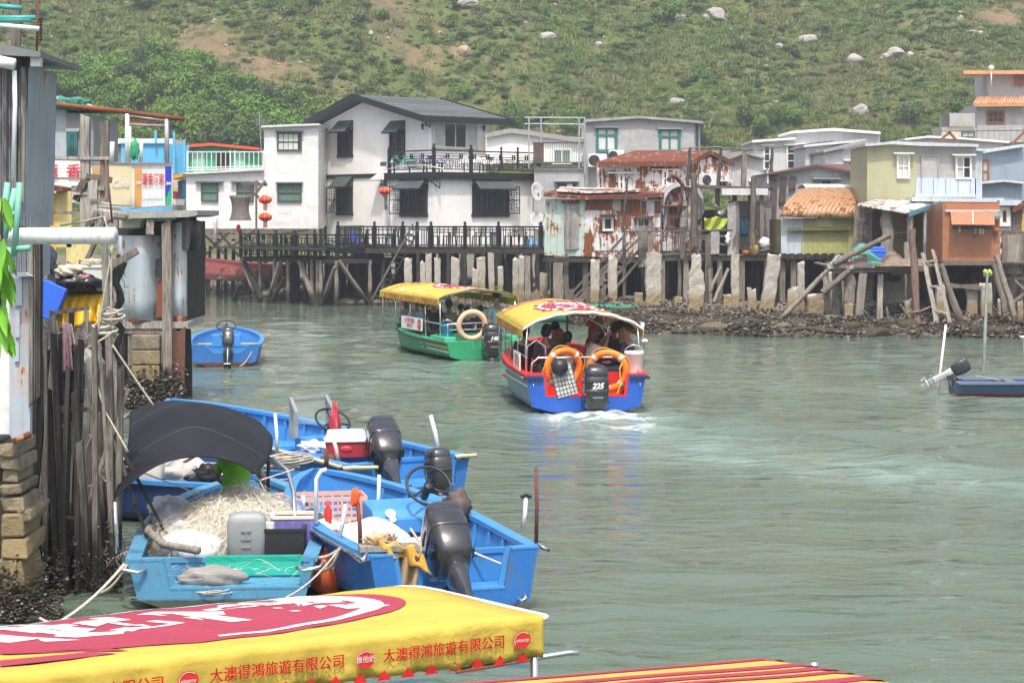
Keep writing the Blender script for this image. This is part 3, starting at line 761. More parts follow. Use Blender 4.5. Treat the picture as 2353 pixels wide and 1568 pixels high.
p0=F.uv(*cA(236,1000))+F.n*.15;m=MB();m.smooth=True;zt=F.uv(*cA(236,858)).z
m.tube([p0,(p0.x,p0.y,zt-.1),(p0.x,p0.y-.02,zt),(p0.x,p0.y+.12,zt+.06)],.075,10);m.build('downpipe',WPIPE,th_)
rl=thing('terrace_railing','white metal railing along the low roof terrace','railing',(-13.5,96.8,5.8))
FR=Face((-12,96.9,0),0)
for(a,b,c_,d2)in((62,448,528,448),(62,560,528,548),(62,545,528,535)):
 piece('rail',WFR,rl,FR.uv(*cA(a,b)),FR.uv(*cA(c_,d2)),.05,.05)
for k in range(17):
 a=66+k*28.8;piece('baluster',WFR,rl,FR.uv(*cA(a,560-.025*(a-62))),FR.uv(*cA(a,448)),.035)
for a in(62,325,352,527):piece('post',WFR,rl,FR.uv(*cA(a,566)),FR.uv(*cA(a,440)),.06)
F2=Face((-18,108,0),0)
th2=thing('blue_hut','bright sky blue flat roofed hut behind the restaurant sign','hut',(-19.5,108,2))
wall(F2,[(278,331),(375,329),(375,520),(278,520)],4,'wall',SKYB,th2);F2b=Face(F2.uv(375,400),35)
wall(F2b,[(375.4,329),(434,334),(434,520),(375.4,520)],.12,'wall',SKYB,th2)
slab(F2,276,378,331,th2,.08,.12,4,mat=SKYB)
for(u,v0,v1)in((402//1,303,400),(426,320,390),(360,300,330)):piece('post',SKYB,th2,F2.uv(u,v1)+F2.n*.3,F2.uv(u,v0)+F2.n*.3,.12)
F3=Face((-16,112,0),0)
th3=thing('green_hut','green boarded hut with an orange red roof edge behind the terrace railing','hut',(-15,112,2))
wall(F3,[(436,336),(470,333),(596,343),(596,500),(436,500)],4,'wall',GREENP,th3)
m=MB();m.prism([F3.uv(*q_,.4)for q_ in((430,332),(485,328),(596,339),(596,345),(485,334.5),(430,339))],(0,4.5,0));m.build('roof',REDP,th3)
for(a,b)in((445,470),(540,562)):wall(F3.off(.05),[(a,350),(b,350),(b,400),(a,400)],.04,'shutter',flat('mint board',(.30,.58,.45),.7),th3)
wall(F3.off(.03),[(498,350),(530,350),(530,410),(498,410)],.02,'door',BLK,th3)
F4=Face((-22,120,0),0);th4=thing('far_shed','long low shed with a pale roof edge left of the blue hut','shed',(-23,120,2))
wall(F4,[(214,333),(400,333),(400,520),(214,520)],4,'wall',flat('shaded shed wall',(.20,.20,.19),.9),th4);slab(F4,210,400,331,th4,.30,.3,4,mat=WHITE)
ap=thing('aerial_mast','thin aerial mast with short rods at the corner of the white house','aerial',(-11.6,96.6,6))
piece('mast',ALU,ap,FR.uv(*cA(522,560)),FR.uv(*cA(501,195)),.035)
for k in range(5):c_=FR.uv(*cA(507,255+k*8));piece('rod',ALU,ap,c_-Vector((.35-.04*k,.1,0)),c_+Vector((.3-.03*k,-.1,.05)),.015)
PHI=42.0;rdir=Vector((cos(R(PHI)),sin(R(PHI)),0));ldir=Vector((-sin(R(PHI)),cos(R(PHI)),0))
def along(p,dr,u):k=(u-1176)/FD;return(k*p.y-p.x)/(dr.x-k*dr.y)
LC=PZ(998,91.5,0)
LR=along(LC,rdir,1235);LL=along(LC,ldir,893);LB=LC+ldir*LL
FLR=Face(LC,PHI);FLL=Face(LC,PHI-90)
wv=along(LB,rdir,985);MC=LB+rdir*wv
FMR=Face(MC,PHI);FML=Face(MC,PHI-90)
ML=along(MC,ldir,735);MR=along(MC,rdir,1128);MLw=MC+ldir*ML
vil=thing('villa','white two storey villa with black trim, shuttered windows and a dark gabled roof','house',(LC.x,LC.y,2.5))
zf=2.5;zb=FLR.uv(1000,578).z;zband=5.78;zeave=FMR.uv(990,274).z;zpk=0
def hbox(mb,o_,a,b,z0,z1):
 ""
 mb.hexa([o_+Vector((0,0,z0)),o_+a+Vector((0,0,z0)),o_+a+b+Vector((0,0,z0)),o_+b+Vector((0,0,z0))],[o_+Vector((0,0,z1)),o_+a+Vector((0,0,z1)),o_+a+b+Vector((0,0,z1)),o_+b+Vector((0,0,z1))])
m=MB();hbox(m,LC,rdir*LR,ldir*LL,zb,zband-.1);m.build('wall',WHITE,vil,label='white lower front block')
m=MB();hbox(m,LC+rdir*.03+ldir*.03,rdir*(LR-.06),ldir*(LL-.06),zf,zb-.005);m.build('base',BLK,vil)
m=MB();hbox(m,MC,rdir*MR,ldir*ML,zb,zband-.1);hbox(m,MC+Vector((0,0,0)),rdir*MR,ldir*ML,zband+.07,zeave);m.build('wall',WHITE,vil,label='white main block behind the balcony')
m=MB();hbox(m,MC+rdir*.03+ldir*.03,rdir*MR,ldir*(ML-.06),zf,zb-.005);m.build('base',BLK,vil)
pku=838;sp=along(MC,ldir,pku);eo=.55
zr=FML.uv(pku,228).z
m=MB();a_=MC+Vector((0,0,zeave));m.prism([a_,a_+ldir*ML,MC+ldir*sp+Vector((0,0,zr-.1))],rdir*.15);m.build('gable',WHITE,vil)
RSH=flat('dark grey roof shingle',(.085,.10,.10),.75,vary=.35,scale=3,bump=.8)
for(s0,s1,nm)in((-eo,sp,'roof'),(sp,ML+eo,'roof')):
 zz=lambda s:zeave+.02+(zr-zeave)*(1-abs(s-sp)/(sp if s<=sp else ML-sp))
 A0=MC-rdir*.75+ldir*s0+Vector((0,0,zz(s0)));A1=MC-rdir*.75+ldir*s1+Vector((0,0,zz(s1)));ln=rdir*(MR+1.7);up=Vector((0,0,.16))
 m=MB();m.hexa([A0,A0+ln,A1+ln,A1],[A0+up,A0+ln+up,A1+ln+up,A1+up]);rf=m.build('roof',RSH,vil)
 dn=Vector((0,0,-.06));ut=Vector((0,0,.24))
 for(q0,q1)in((A0-rdir*.06,A1-rdir*.06),(A0+ln,A1+ln)):
  m=MB();m.hexa([q0+dn,q0+rdir*.06+dn,q1+rdir*.06+dn,q1+dn],[q0+ut,q0+rdir*.06+ut,q1+rdir*.06+ut,q1+ut]);m.build('bargeboard',BLK,rf)
 for k in range(9):
  f0=k/9;f1=(k+1)/9+.03;B0=A0.lerp(A1,f0)if s0<0 else A1.lerp(A0,f0);B1=A0.lerp(A1,min(1,f1))if s0<0 else A1.lerp(A0,min(1,f1))
  m=MB();m.hexa([B0+up*1.02,B0+ln+up*1.02,B1+ln+up*1.01,B1+up*1.01],[B0+up*1.2,B0+ln+up*1.2,B1+ln+up*1.02,B1+up*1.02]);m.build('shingle_course',RSH,rf)
 if s0<0:
  m=MB();q0=A0-ldir*.05;m.hexa([q0-rdir*.06+dn,q0+ln+dn,q0+ln+ldir*.05+dn,q0-rdir*.06+ldir*.05+dn],[q0-rdir*.06+ut,q0+ln+ut,q0+ln+ldir*.05+ut,q0-rdir*.06+ldir*.05+ut]);m.build('fascia',BLK,rf)
m=MB();o_=MC-rdir*.06+ldir*(0);m.hexa(*[[o_+Vector((0,0,z_)),o_+rdir*.06+Vector((0,0,z_)),o_+rdir*.06+ldir*ML+Vector((0,0,z_)),o_+ldir*ML+Vector((0,0,z_))]for z_ in(zband-.1,zband+.1)]);m.build('band',BLK,vil)
bo=.28;BC=LC-rdir*bo-ldir*bo
m=MB();hbox(m,BC,rdir*(LR+.1+bo),ldir*(LL+bo),zband-.28+.0,zband+.03);m.build('balcony_floor',BLK,vil)
def fret_fill(mb,a,b,z0,z1,step=.09,seed=0,w=.022):
 ""
 q_=random.Random(seed);d=b-a;L=d.length;d=d.normalized();up=Vector((0,0,1));s=0
 while s<L-step:
  k=q_.random();h=z1-z0
  c0=z0
  while c0<z1-step*.5:
   hh=step*q_.uniform(.7,1.4);c1=min(z1,c0+hh)
   if q_.random()<.85:mb.bar(a+d*s+up*(c0-0),a+d*s+up*(c1),w,w,up=d.cross(up))
   mb.bar(a+d*s+up*c1,a+d*min(L,s+step*q_.uniform(.7,1.1))+up*c1,w,w)
   c0=c1
  s+=step*q_.uniform(.75,1.2)
def balcony_run(a,b,z0,parent,posts=None,seed=1):
 m=MB();d=(b-a);up=Vector((0,0,1));m.bar(a+up*(z0+.95),b+up*(z0+.95),.08,.06);m.build('handrail',BLK,parent)
 m=MB();m.bar(a+up*(z0+.70),b+up*(z0+.70),.04,.035);m.bar(a+up*(z0+.12),b+up*(z0+.12),.05,.04);m.bar(a+up*(z0+.82),b+up*(z0+.82),.03,.02);m.build('rail',BLK,parent)
 m=MB();fret_fill(m,a,b,z0+.14,z0+.60,.10,seed)
 L=d.length;n=max(1,int(L/.75));dd=d.normalized()
 for k in range(n):
  c0=a+dd*(L*(k+.08)/n);c1=a+dd*(L*(k+.92)/n)
  m.bar(c0+up*(z0+.60),c1+up*(z0+.60),.03,.03)
  for s_ in(c0,c1):m.bar(s_+up*(z0+.60),s_+up*(z0+.82),.07,.03,up=d.cross(up))
 m.build('fretwork',BLK,parent,kind='stuff')
def knob_post(parent,p,z0,h,w=.13,mat=None):
 mat=mat or BLK;m=MB();m.box((p.x,p.y,z0+h/2),(w,w,h),Matrix.Rotation(R(PHI),3,'Z'));m.lathe([(w*.62,z0+h),(w*.62,z0+h+.04),(.02,z0+h+.05),(.045,z0+h+.07),(.07,z0+h+.12),(.045,z0+h+.18),(.004,z0+h+.2)],(p.x,p.y,0),8)
 return m.build('post',mat,parent)
bal=thing('balcony_railing','black fretwork balustrade round the upstairs balcony of the villa','railing',tuple(BC+Vector((0,0,zband))))
b1=BC+rdir*.06+ldir*.06;b2=b1+rdir*(LR+.1);b3=b1+ldir*(LL-.1);zbf=zband+.04
balcony_run(b1,b2,zbf,bal,seed=3);balcony_run(b3,b1,zbf,bal,seed=4)
for p_ in(b1,b1+rdir*(along(b1,rdir,1082)),b2,b3):knob_post(bal,p_,zbf-.02,1.08)
for u_ in(1152,1190):p_=b1+rdir*along(b1,rdir,u_)+ldir*.02;knob_post(bal,p_,zbf+.2,.8,.07)
CLOTH=flat('white table linen',(.72,.72,.70),.8,vary=.15,scale=5);LILAC=flat('lilac cloth',(.42,.38,.56),.85,vary=.3,scale=9);SEAG=flat('sea green cloth',(.10,.32,.24),.8)
for(u_,bk,mt,lab)in((1030,1.2,LILAC,'balcony table covered with lilac cloth, just left of the tall post'),(1060,1.9,LILAC,'balcony table under lilac cloth before the glass doors'),(1120,1.1,CLOTH,'balcony table with a white cloth by the middle post'),(1180,1.6,CLOTH,'balcony table with white linen near the far corner'),(955,1.0,SEAG,'balcony table with pale green cover at the left end')):
 p_=b1+rdir*along(b1,rdir,u_)+ldir*bk if u_>1000 else b1+ldir*3.0+rdir*.6
 tb=thing('balcony_table',lab,'table',(p_.x,p_.y,zband+.04));m=MB();m.box((p_.x,p_.y,zbf+.73),(.85,.85,.04),Matrix.Rotation(R(PHI),3,'Z'));m.build('tabletop',WOOD,tb)
 for sx in(-.35,.35):
  for sy in(-.35,.35):piece('leg',BLK,tb,(p_.x+sx,p_.y+sy,zbf-.01),(p_.x+sx,p_.y+sy,zbf+.71),.04)
 m=MB();m.surf(lambda a,b:(p_.x+(a-.5)*1.05,p_.y+(b-.5)*1.05,zbf+.76-(.32 if(a<.02 or a>.98 or b<.02 or b>.98)else 0)+.015*sin(a*20+b*13)),8,8,.006)
 tag(recenter(m.build('tablecloth',mt)),lab.replace('balcony table covered with','crumpled').replace('balcony table under','draped').replace('balcony table with a','hanging').replace('balcony table with','draped')+', spread over its table','tablecloth')
window(FMR,(390,292),(675,460),vil,flat('pale door frame',(.55,.54,.48),.5),[GLASS_P,GLASS_D,GLASS_D,GLASS_P],4,1,.07,None,cB,label='glass sliding doors onto the balcony')
def lantern(mbase,p,n,parent):
 m=MB();m.bar(p,p+n*.22+Vector((0,0,.1)),.025);m.lathe([(.02,.13),(.09,.06),(.07,.05),(.05,-.16),(.02,-.18)],(p+n*.22),6);return m.build('wall_lamp',BLK,parent)
lantern(None,FMR.uv(*cB(708,325)),FMR.n,vil);lantern(None,FML.uv(*cB(345,315)),FML.n,vil)
SHUT=flat('black window lattice',(.018,.019,.021),.4,vary=.3)
def shade_window(face,a,b,hoodtl,hooddrop,hoodw,parent,conv,pr=.55,lattice=2,shutter=0,seed=0):
 fr=window(face,a,b,parent,BLK,GLASS_D,lattice,1,.07,None,conv)
 tl=face.uv(*conv(*a));br=face.uv(*conv(*b));W_=(br-tl).dot(face.r);Hh=tl.z-br.z;m=MB()
 for i in range(lattice):
  a0=tl+face.r*(W_*i/lattice+.05)+face.n*.05-Vector((0,0,Hh-.04));b0=tl+face.r*(W_*(i+1)/lattice-.05)+face.n*.05-Vector((0,0,Hh-.04))
  fret_fill(m,a0,b0,0,Hh-.08,.16,seed+i,.025)
 m.build('lattice',SHUT,fr,kind='stuff')
 m=MB();c0=tl-Vector((0,0,Hh+.09))-face.r*.1+face.n*.05;m.bar(c0,c0+face.r*(W_+.2),.1,.12);m.build('sill',BLK,fr)
 if shutter:
  s_=-1 if shutter<0 else 1;h0=tl-face.r*.08 if s_<0 else tl+face.r*(W_+.08);od=(face.n*.55+face.r*s_*.45).normalized()*.5
  m=MB();dn=Vector((0,0,-Hh))
  for q0,q1 in((h0,h0+od),(h0+dn,h0+od+dn),(h0+dn*.5,h0+od+dn*.5)):m.bar(q0+face.n*.05,q1+face.n*.05,.05,.05)
  m.bar(h0+face.n*.05,h0+dn+face.n*.05,.05,.05);m.bar(h0+od+face.n*.05,h0+od+dn+face.n*.05,.05,.05);fret_fill(m,h0+dn+face.n*.05,h0+od+dn+face.n*.05,.03,Hh-.03,.12,seed+7,.025);m.build('shutter',SHUT,fr)
 ht=face.uv(*conv(*hoodtl));hw=hoodw;up=Vector((0,0,1));A=ht;B=ht+face.r*hw;dn=-up*hooddrop+face.n*pr
 m=MB();m.hexa([A,B,B+dn,A+dn],[A+up*.03,B+up*.03,B+dn+up*.03,A+dn+up*.03]);hd=m.build('shade',BLKF,fr)
 m=MB();m.bar(A+dn,B+dn,.05,.06)
 for k in range(int(hw/.09)):c0=A+dn+face.r*(.05+k*.09);m.bar(c0,c0-up*(.10 if k%2 else.06),.03,.02)
 m.build('valance',BLK,hd)
 for e in(A+face.r*.03,B-face.r*.03):
  m=MB();m.bar(e-up*(hooddrop+.1),e,.04,.04,up=face.r);m.bar(e+dn,e-up*(hooddrop),.035,.035,up=face.r);m.bar(e+dn,e,.04,.04,up=face.r)
  for k in range(1,5):g0=e+dn*(k/5);m.bar(g0,Vector((g0.x,g0.y,e.z-hooddrop)),.025,.025,up=face.r);
  for k in range(1,3):g0=e-up*(hooddrop*k/3);m.bar(g0,g0+dn*(k/3)*.95+up*hooddrop*(k/3)*.9,.022,.022)
  m.build('bracket',BLK,hd)
def W_of(face,conv,a,b):return(face.uv(*conv(*b))-face.uv(*conv(*a))).dot(face.r)
shade_window(FML,(993,325),(1072,463),(985,262),.55,W_of(FML,cA,(985,262),(1078,262)),vil,cA,seed=1)
shade_window(FML,(1312,325),(1392,463),(1305,262),.55,W_of(FML,cA,(1305,262),(1397,262)),vil,cA,seed=5)
shade_window(FML,(988,665),(1072,818),(980,597),.55,W_of(FML,cA,(980,597),(1078,597)),vil,cA,shutter=-1,seed=9)
shade_window(FLL,(185,715),(350,893),(185,645),.60,W_of(FLL,cB,(180,645),(355,645)),vil,cB,shutter=-1,lattice=3,seed=13)
shade_window(FLR,(655,715),(880,893),(650,645),.60,W_of(FLR,cB,(650,645),(893,645)),vil,cB,shutter=1,lattice=3,seed=17)
for f_,a in((FLL,cB(350,660)),(FLR,cB(1056,665))):
 p_=f_.uv(*a);m=MB();up=Vector((0,0,1));rr=f_.r*(.9 if f_ is FLL else.5)
 m.bar(p_,p_+rr,.05,.05);m.bar(p_-up*.45+rr,p_+rr,.05,.05);m.bar(p_,p_-up*.45+rr,.04,.04);fret_fill(m,p_+rr*.35-up*.2,p_+rr-up*.2,-.0,.2,.1,3,.025);m.build('corbel',BLK,vil)
for a in(cA(805,262),cA(1500,250)):
 p_=FML.uv(*a)-rdir*.1;m=MB();up=Vector((0,0,1));m.bar(p_,p_+FML.r*.7,.05,.05);m.bar(p_+FML.r*.7,p_+FML.r*.7-up*.4,.05,.05);m.bar(p_,p_+FML.r*.7-up*.4,.03,.03);m.bar(p_+FML.r*.3,p_+FML.r*.55-up*.3,.03,.03);m.build('corbel',BLK,vil)
p_=FMR.uv(*cB(800,285))+FMR.n*.3;m=MB();m.bar(p_,p_+rdir*.9,.05,.05);m.bar(p_+rdir*.1-Vector((0,0,.35)),p_+rdir*.9,.04,.04);m.bar(p_+rdir*.1,p_+rdir*.1-Vector((0,0,.35)),.04,.04);m.build('corbel',BLK,vil)
m=MB();m.smooth=True;q0=FLL.uv(*cB(106,585))+FLL.n*.08;m.tube([(q0.x,q0.y,q0.z),(q0.x,q0.y,2.6)],.045,8);m.build('downpipe',WPIPE,vil)
p_=FLL.uv(*cB(118,565))+FLL.n*.5;m=MB();m.box(p_,(.30,.06,.22),Euler((.5,0,.4)).to_matrix());m.bar(p_,p_+Vector((.2,.3,-.2)),.03);m.build('floodlight',ALU,vil)
p_=b1+ldir*1.2-rdir*.25+Vector((0,0,zbf+.35));m=MB();m.box(p_,(.40,.06,.38),Euler((.5,0,-.5)).to_matrix());m.bar(p_,p_+Vector((.2,.3,.1)),.03);m.build('floodlight',ALU,vil)
m=MB();m.smooth=True;m.tube([FLL.uv(*cB(60,605),.3),FLL.uv(*cB(180,580),.5),FLL.uv(*cB(330,573),.6),FLL.uv(*cB(460,597),.55)],.02,6);m.build('conduit',WPIPE,vil)
m=MB();c0=FML.uv(*cB(20,670),.1);c1=FML.uv(*cB(100,670),.1);c2=FML.uv(*cB(100,610),.1);m.prism([c0,c1,c2],FML.n*.5);m.build('porch_roof',WHITE,vil)
m=MB();c0=FML.uv(*cB(40,720),.35);c1=FML.uv(*cB(100,720),.35);fret_fill(m,c0,c1,0,.45,.12,30,.03);c0=FML.uv(*cB(72,870),.3);c1=FML.uv(*cB(102,870),.3);fret_fill(m,c0,c1,0,1.7,.12,31,.03);m.bar(c0,c0+Vector((0,0,1.7)),.05,.05);m.build('porch_lattice',SHUT,vil)
def plank_deck(parent,p0,L,dr,bk,W_,z,mat,pitch=.19,name='plank',th=.05,n_max=90):
 ""
 n=min(n_max,int(L/pitch));
 for k in range(n):
  c=p0+dr*(L*(k+.5)/n);a=Vector((c.x,c.y,z+U(-.008,.008)))-bk*U(0,.08);piece(name,mat,parent,a,a+bk*(W_+U(-.05,.1)),L/n*.93,th,rnd.choice(('plank','plank2','plank3')))
def lattice_run(parent,a,b,z0,h,seed,posts,mat=None,simple=False,w=.035):
 mat=mat or BLK;up=Vector((0,0,1));d=b-a;L=d.length;dd=d.normalized();q_=random.Random(seed)
 m=MB();m.bar(a+up*(z0+h),b+up*(z0+h),.09,.07);m.build('handrail',mat,parent)
 m=MB();m.bar(a+up*(z0+h*.86),b+up*(z0+h*.86),.05,.04);m.bar(a+up*(z0+.08),b+up*(z0+.08),.06,.05)
 if not simple:m.bar(a+up*(z0+h*.45),b+up*(z0+h*.45),.04,.04)
 m.build('rail',mat,parent);m=MB();s=.1
 while s<L-.08:
  p=a+dd*s;x2=min(L,s+q_.uniform(.18,.3));p2=a+dd*x2
  m.bar(p+up*(z0+.08),p+up*(z0+h*.86),w,w,up=d.cross(up))
  if simple:
   m.bar(p+up*(z0+h*.86),p+up*(z0+h),w,w,up=d.cross(up));s+=.19 if q_.random()<.7 else.1
  else:
   for hh in(q_.uniform(.2,.35),q_.uniform(.5,.7)):m.bar(p+up*(z0+h*hh),p2+up*(z0+h*hh),w,w)
   pm=a+dd*((s+x2)/2);m.bar(pm+up*(z0+h*.25),pm+up*(z0+h*.62),w,w,up=d.cross(up));s=x2
 m.build('fretwork',mat,parent,kind='stuff')
 for p in posts:knob_post(parent,p,z0-.02,h+.06,.12,mat)
D0=PZ(774,87.0,0);zl=2.05
DL=along(D0,ldir,553);DRt=along(D0,rdir,905)
dk=thing('lower_deck','black balustraded timber deck on piles, the lower one in front of the villa','deck',tuple(D0+Vector((0,0,0))))
plank_deck(dk,D0,DL,ldir,rdir,3.6,zl-.05,DWOOD,.2)
Ddk=Face(D0,PHI-90)
for(a,b)in((D0,D0+ldir*DL),(D0+rdir*.25,D0+rdir*.25+ldir*DL)):
 piece('beam',DWOOD,dk,a+Vector((0,0,zl-.16)),b+Vector((0,0,zl-.16)),.1,.16,'plank')
piece('beam',DWOOD,dk,D0+Vector((0,0,zl-.16)),D0+rdir*DRt+Vector((0,0,zl-.16)),.1,.16,'plank')
plank_deck(dk,D0+rdir*3.6,max(.5,DRt-3.6),rdir,ldir,2.2,zl-.055,DWOOD,.2)
rl=thing('deck_railing','black lattice balustrade with knobbed posts round the lower deck','railing',tuple(D0+Vector((0,0,zl))))
lp=[D0+ldir*(DL*f)for f in(0,.22,.42,.62,.81,1)]
lattice_run(rl,D0,D0+ldir*DL,zl,.98,11,lp);lattice_run(rl,D0,D0+rdir*DRt,zl,.98,12,[D0+rdir*(DRt*f)for f in(.52,1)])
def pile(parent,x,y,z1,w,mat=WOODT,lean=0,sh='pole'):piece('pile',mat,parent,(x+lean,y,-1.0),(x,y,z1),w,None,sh)
for u_ in(598,631,662,717,730,737):s_=along(D0,ldir,u_);p_=D0+ldir*s_;pile(dk,p_.x,p_.y,zl-.1,.2,WOODT)
for u_ in(773,850,880):s_=along(D0,rdir,u_);p_=D0+rdir*s_;pile(dk,p_.x,p_.y,zl-.1,.2,WOODT)
for k in range(9):p_=D0+ldir*(DL*U(.05,.98))+rdir*U(.8,3.2);pile(dk,p_.x,p_.y,zl-.1,.17,DWOOD)
for k in range(26):p_=D0+ldir*U(.4,DL)+rdir*U(1.5,4.5);pile(dk,p_.x,p_.y,zl-.1,U(.14,.24),DWOOD)
fd=Face(D0-rdir*.12,PHI-90);fr2=Face(D0-ldir*.12,PHI)
for(f_,a,b,w,mt)in((fd,cA(400,1105),cA(505,1368),.2,WOODT),(fd,cA(630,1120),cA(552,1370),.17,WOODT),(fd,cA(752,1120),cA(852,1385),.19,WOODT),(fd,cA(968,1150),cA(880,1390),.18,WOODT),(fr2,cA(988,1115),cA(1165,1352),.2,WOODT),(fd,cA(410,1120),cA(515,1330),.22,DWOOD),(fd,cA(388,1255),cA(338,1355),.2,DWOOD),(fd,cA(575,1365),cA(660,1200),.16,DWOOD)):
 piece('brace',mt,dk,f_.uv(*a),f_.uv(*b)-Vector((0,0,.1)),w,.12,'plank')
zu=2.52;E0=PZ(776,88.3,0);ER=along(E0,rdir,1120);Edir=(PZ(1247,86.5,0)-E0).normalized();EL=(PZ(1247,86.5,0)-E0).length;Ebk=Vector((-Edir.y,Edir.x,0))
ud=thing('upper_deck','long black balustraded terrace running in front of the villa ground floor','deck',tuple(E0))
plank_deck(ud,E0,EL,Edir,Ebk,4.2,zu-.05,DWOOD,.2)
piece('beam',DWOOD,ud,E0+Vector((0,0,zu-.18)),E0+Edir*EL+Vector((0,0,zu-.18)),.12,.2,'plank');piece('beam',DWOOD,ud,E0+Ebk*2+Vector((0,0,zu-.18)),E0+Ebk*2+Edir*EL+Vector((0,0,zu-.18)),.12,.2,'plank')
rl2=thing('deck_railing','black balustrade with knobbed posts along the upper terrace below the villa windows','railing',tuple(E0+Vector((0,0,zu))))
pu=[776,860,925,958,990,1068,1145,1243]
lattice_run(rl2,E0,E0+Edir*EL,zu,.86,21,[E0+Edir*along(E0,Edir,u_)for u_ in pu],simple=True)
lattice_run(rl2,E0,E0+Ebk*4,zu,.86,22,[],simple=True)
m=MB();m.bar(E0+Ebk*.3+Vector((0,0,zu+.3)),E0+Ebk*.3+Edir*EL+Vector((0,0,zu+.3)),.04,.40);m.build('skirt_board',BLK,ud)if False else None
for u_ in(961,1068,1148,1235,1030,1110,1190):p_=E0+Edir*along(E0,Edir,u_);piece('pile',DWOOD,ud,(p_.x,p_.y,.0),(p_.x,p_.y,zu-.2),.2,None,'pole')
for k in range(46):p_=E0+Edir*U(.2,EL)+Ebk*U(.8,7);piece('pile',DWOOD,ud,(p_.x+U(-.1,.1),p_.y,-.1),(p_.x,p_.y,zu-.2),U(.16,.34),None,rnd.choice(('pole','pole2')))
for k in range(30):
 p_=LC+rdir*U(-1.5,6)+ldir*U(1,7);piece('pile',DWOOD,vil,(p_.x,p_.y,.2),(p_.x,p_.y,2.55),U(.2,.4),None,'pole')
m=MB();hbox(m,LC+rdir*(-6.5),rdir*12,ldir*8,2.38,2.46);m.build('floor_frame',DWOOD,vil)
GREYP=flat('grey plastic',(.22,.23,.24),.5);BLUEP=flat('bright blue plastic',(.03,.12,.62),.4,vary=.08);LBLUEP=flat('pale blue plastic',(.10,.42,.68),.4,vary=.08);CLAY=flat('orange clay',(.42,.14,.05),.8)
DPL=flat('dark patio furniture',(.03,.035,.04),.6)
def chair(parent_xy,z,rz,mat,lab,group=None,s=1.0,cat='chair',name='garden_chair'):
 x,y=parent_xy;c=thing(name,lab,cat,(x,y,z),rz,group,local=True)
 for sx in(-.2,.2):
  for sy in(-.2,.2):m=MB();m.bar((sx*s*1.1,sy*s*1.1,0),(sx*s,sy*s,.44*s),.04);m.build('leg',mat,c)
 m=MB();m.box((0,0,.45*s),(.46*s,.46*s,.04));m.build('seat',mat,c)
 m=MB()
 for k in range(5):m.bar(((-.18+.09*k)*s,.21*s,.47*s),((-.18+.09*k)*s,.25*s,.85*s),.03,.02)
 m.bar((-.22*s,.255*s,.87*s),(.22*s,.255*s,.87*s),.04,.05);m.build('backrest',mat,c)
 return c
def table(x,y,z,mat,lab,w=.8,h=.72,group=None,name='table'):
 c=thing(name,lab,'table',(x,y,z),0,group,local=True);m=MB();m.box((0,0,h),(w,w,.04));m.build('tabletop',mat,c)
 for sx in(-1,1):
  for sy in(-1,1):m=MB();m.bar((sx*w*.42,sy*w*.42,0),(sx*w*.42,sy*w*.42,h-.02),.045);m.build('leg',mat,c)
 return c
def on_deck(u_,back):return E0+Edir*along(E0,Edir,u_)+Ebk*back
for u_,lab in((1000,'dark patio table behind the second rail post from the ladder'),(1040,'dark patio table below the villa corner'),(1100,'dark patio table before the large shuttered window'),(1180,'dark patio table near the blue crate')):
 p_=on_deck(u_,1.0);table(p_.x,p_.y,zu,DPL,lab,.8,.62)
for i,u_ in enumerate((985,1015,1055,1085,1118,1160,1200,925,890)):p_=on_deck(u_,.8+(i%2)*.6);chair((p_.x,p_.y),zu,U(0,6),DPL,'dark patio chair behind the terrace balustrade','patio chairs on the villa terrace')
p_=on_deck(cB(795,1060)[0],.35);mb=MB();mb.lathe([(.20,0),(.24,.1),(.25,.55),(.23,.6)],(p_.x,p_.y,zu),14);mb.lathe([(.26,.6),(.26,.64),(.05,.68)],(p_.x,p_.y,zu),14);single(mb,'bin',GREYP,'round dark grey bin standing on the villa terrace','bin')
p_=on_deck(cB(930,1070)[0],.3);t_=table(p_.x,p_.y,zu,WOODL,'small bleached wooden table with pots on the terrace',.75,.6);mb=MB();mb.lathe([(.12,0),(.17,.04),(.15,.14),(.18,.15),(.03,.2)],(p_.x,p_.y,zu+.62),12);single(mb,'pot',ALU,'metal pot on the small bleached table','pot')
def crate(x,y,z,rz,mat,lab,s=(.5,.35,.28),group=None,cat='crate',slots=5):
 c=thing(name='crate',label=lab,cat=cat,loc=(x,y,z),rz=rz,group=group,local=True);a,b,h=s
 m=MB();m.box((0,0,.015),(a*.9,b*.9,.03));m.build('base',mat,c)
 for(nx_,ny_)in((1,0),(-1,0),(0,1),(0,-1)):
  L=b if nx_ else a;m=MB();cx,cy=nx_*a/2,ny_*b/2;dx,dy=(0,1)if nx_ else(1,0)
  k0=.93
  P0=lambda f,z_:Vector((cx*(k0 if z_<h*.5 else 1)+dx*L*(f-.5),cy*(k0 if z_<h*.5 else 1)+dy*L*(f-.5),z_))
  for z_ in(.03,h*.5,h-.02):m.bar(P0(0,z_),P0(1,z_),.02,.045 if z_>h*.6 else.03)
  for k in range(slots+1):m.bar(P0(k/slots,.02),P0(k/slots,h-.02),.018,.018,up=(dx,dy,0))
  m.build('side',mat,c)
 return c
p_=on_deck(cB(1062,1080)[0],.25);crate(p_.x,p_.y,zu,.2,LBLUEP,'pale blue plastic crate at the end of the villa terrace',(.6,.4,.36))
dp=lambda u_,bk:D0+rdir*along(D0,rdir,u_)+ldir*bk
p_=PZ(818,90,0);chair((p_.x,p_.y),zu,1,BLUEP,'bright blue plastic stool on the lower deck',None,.7,'stool','stool')
for(u_,lab)in((705,'dark table at the far end of the lower deck'),(740,'dark table on the lower deck with small bottles')):p_=D0+ldir*along(D0,ldir,u_)+rdir*1.2;table(p_.x,p_.y,zl,DPL,lab,.8,.7)
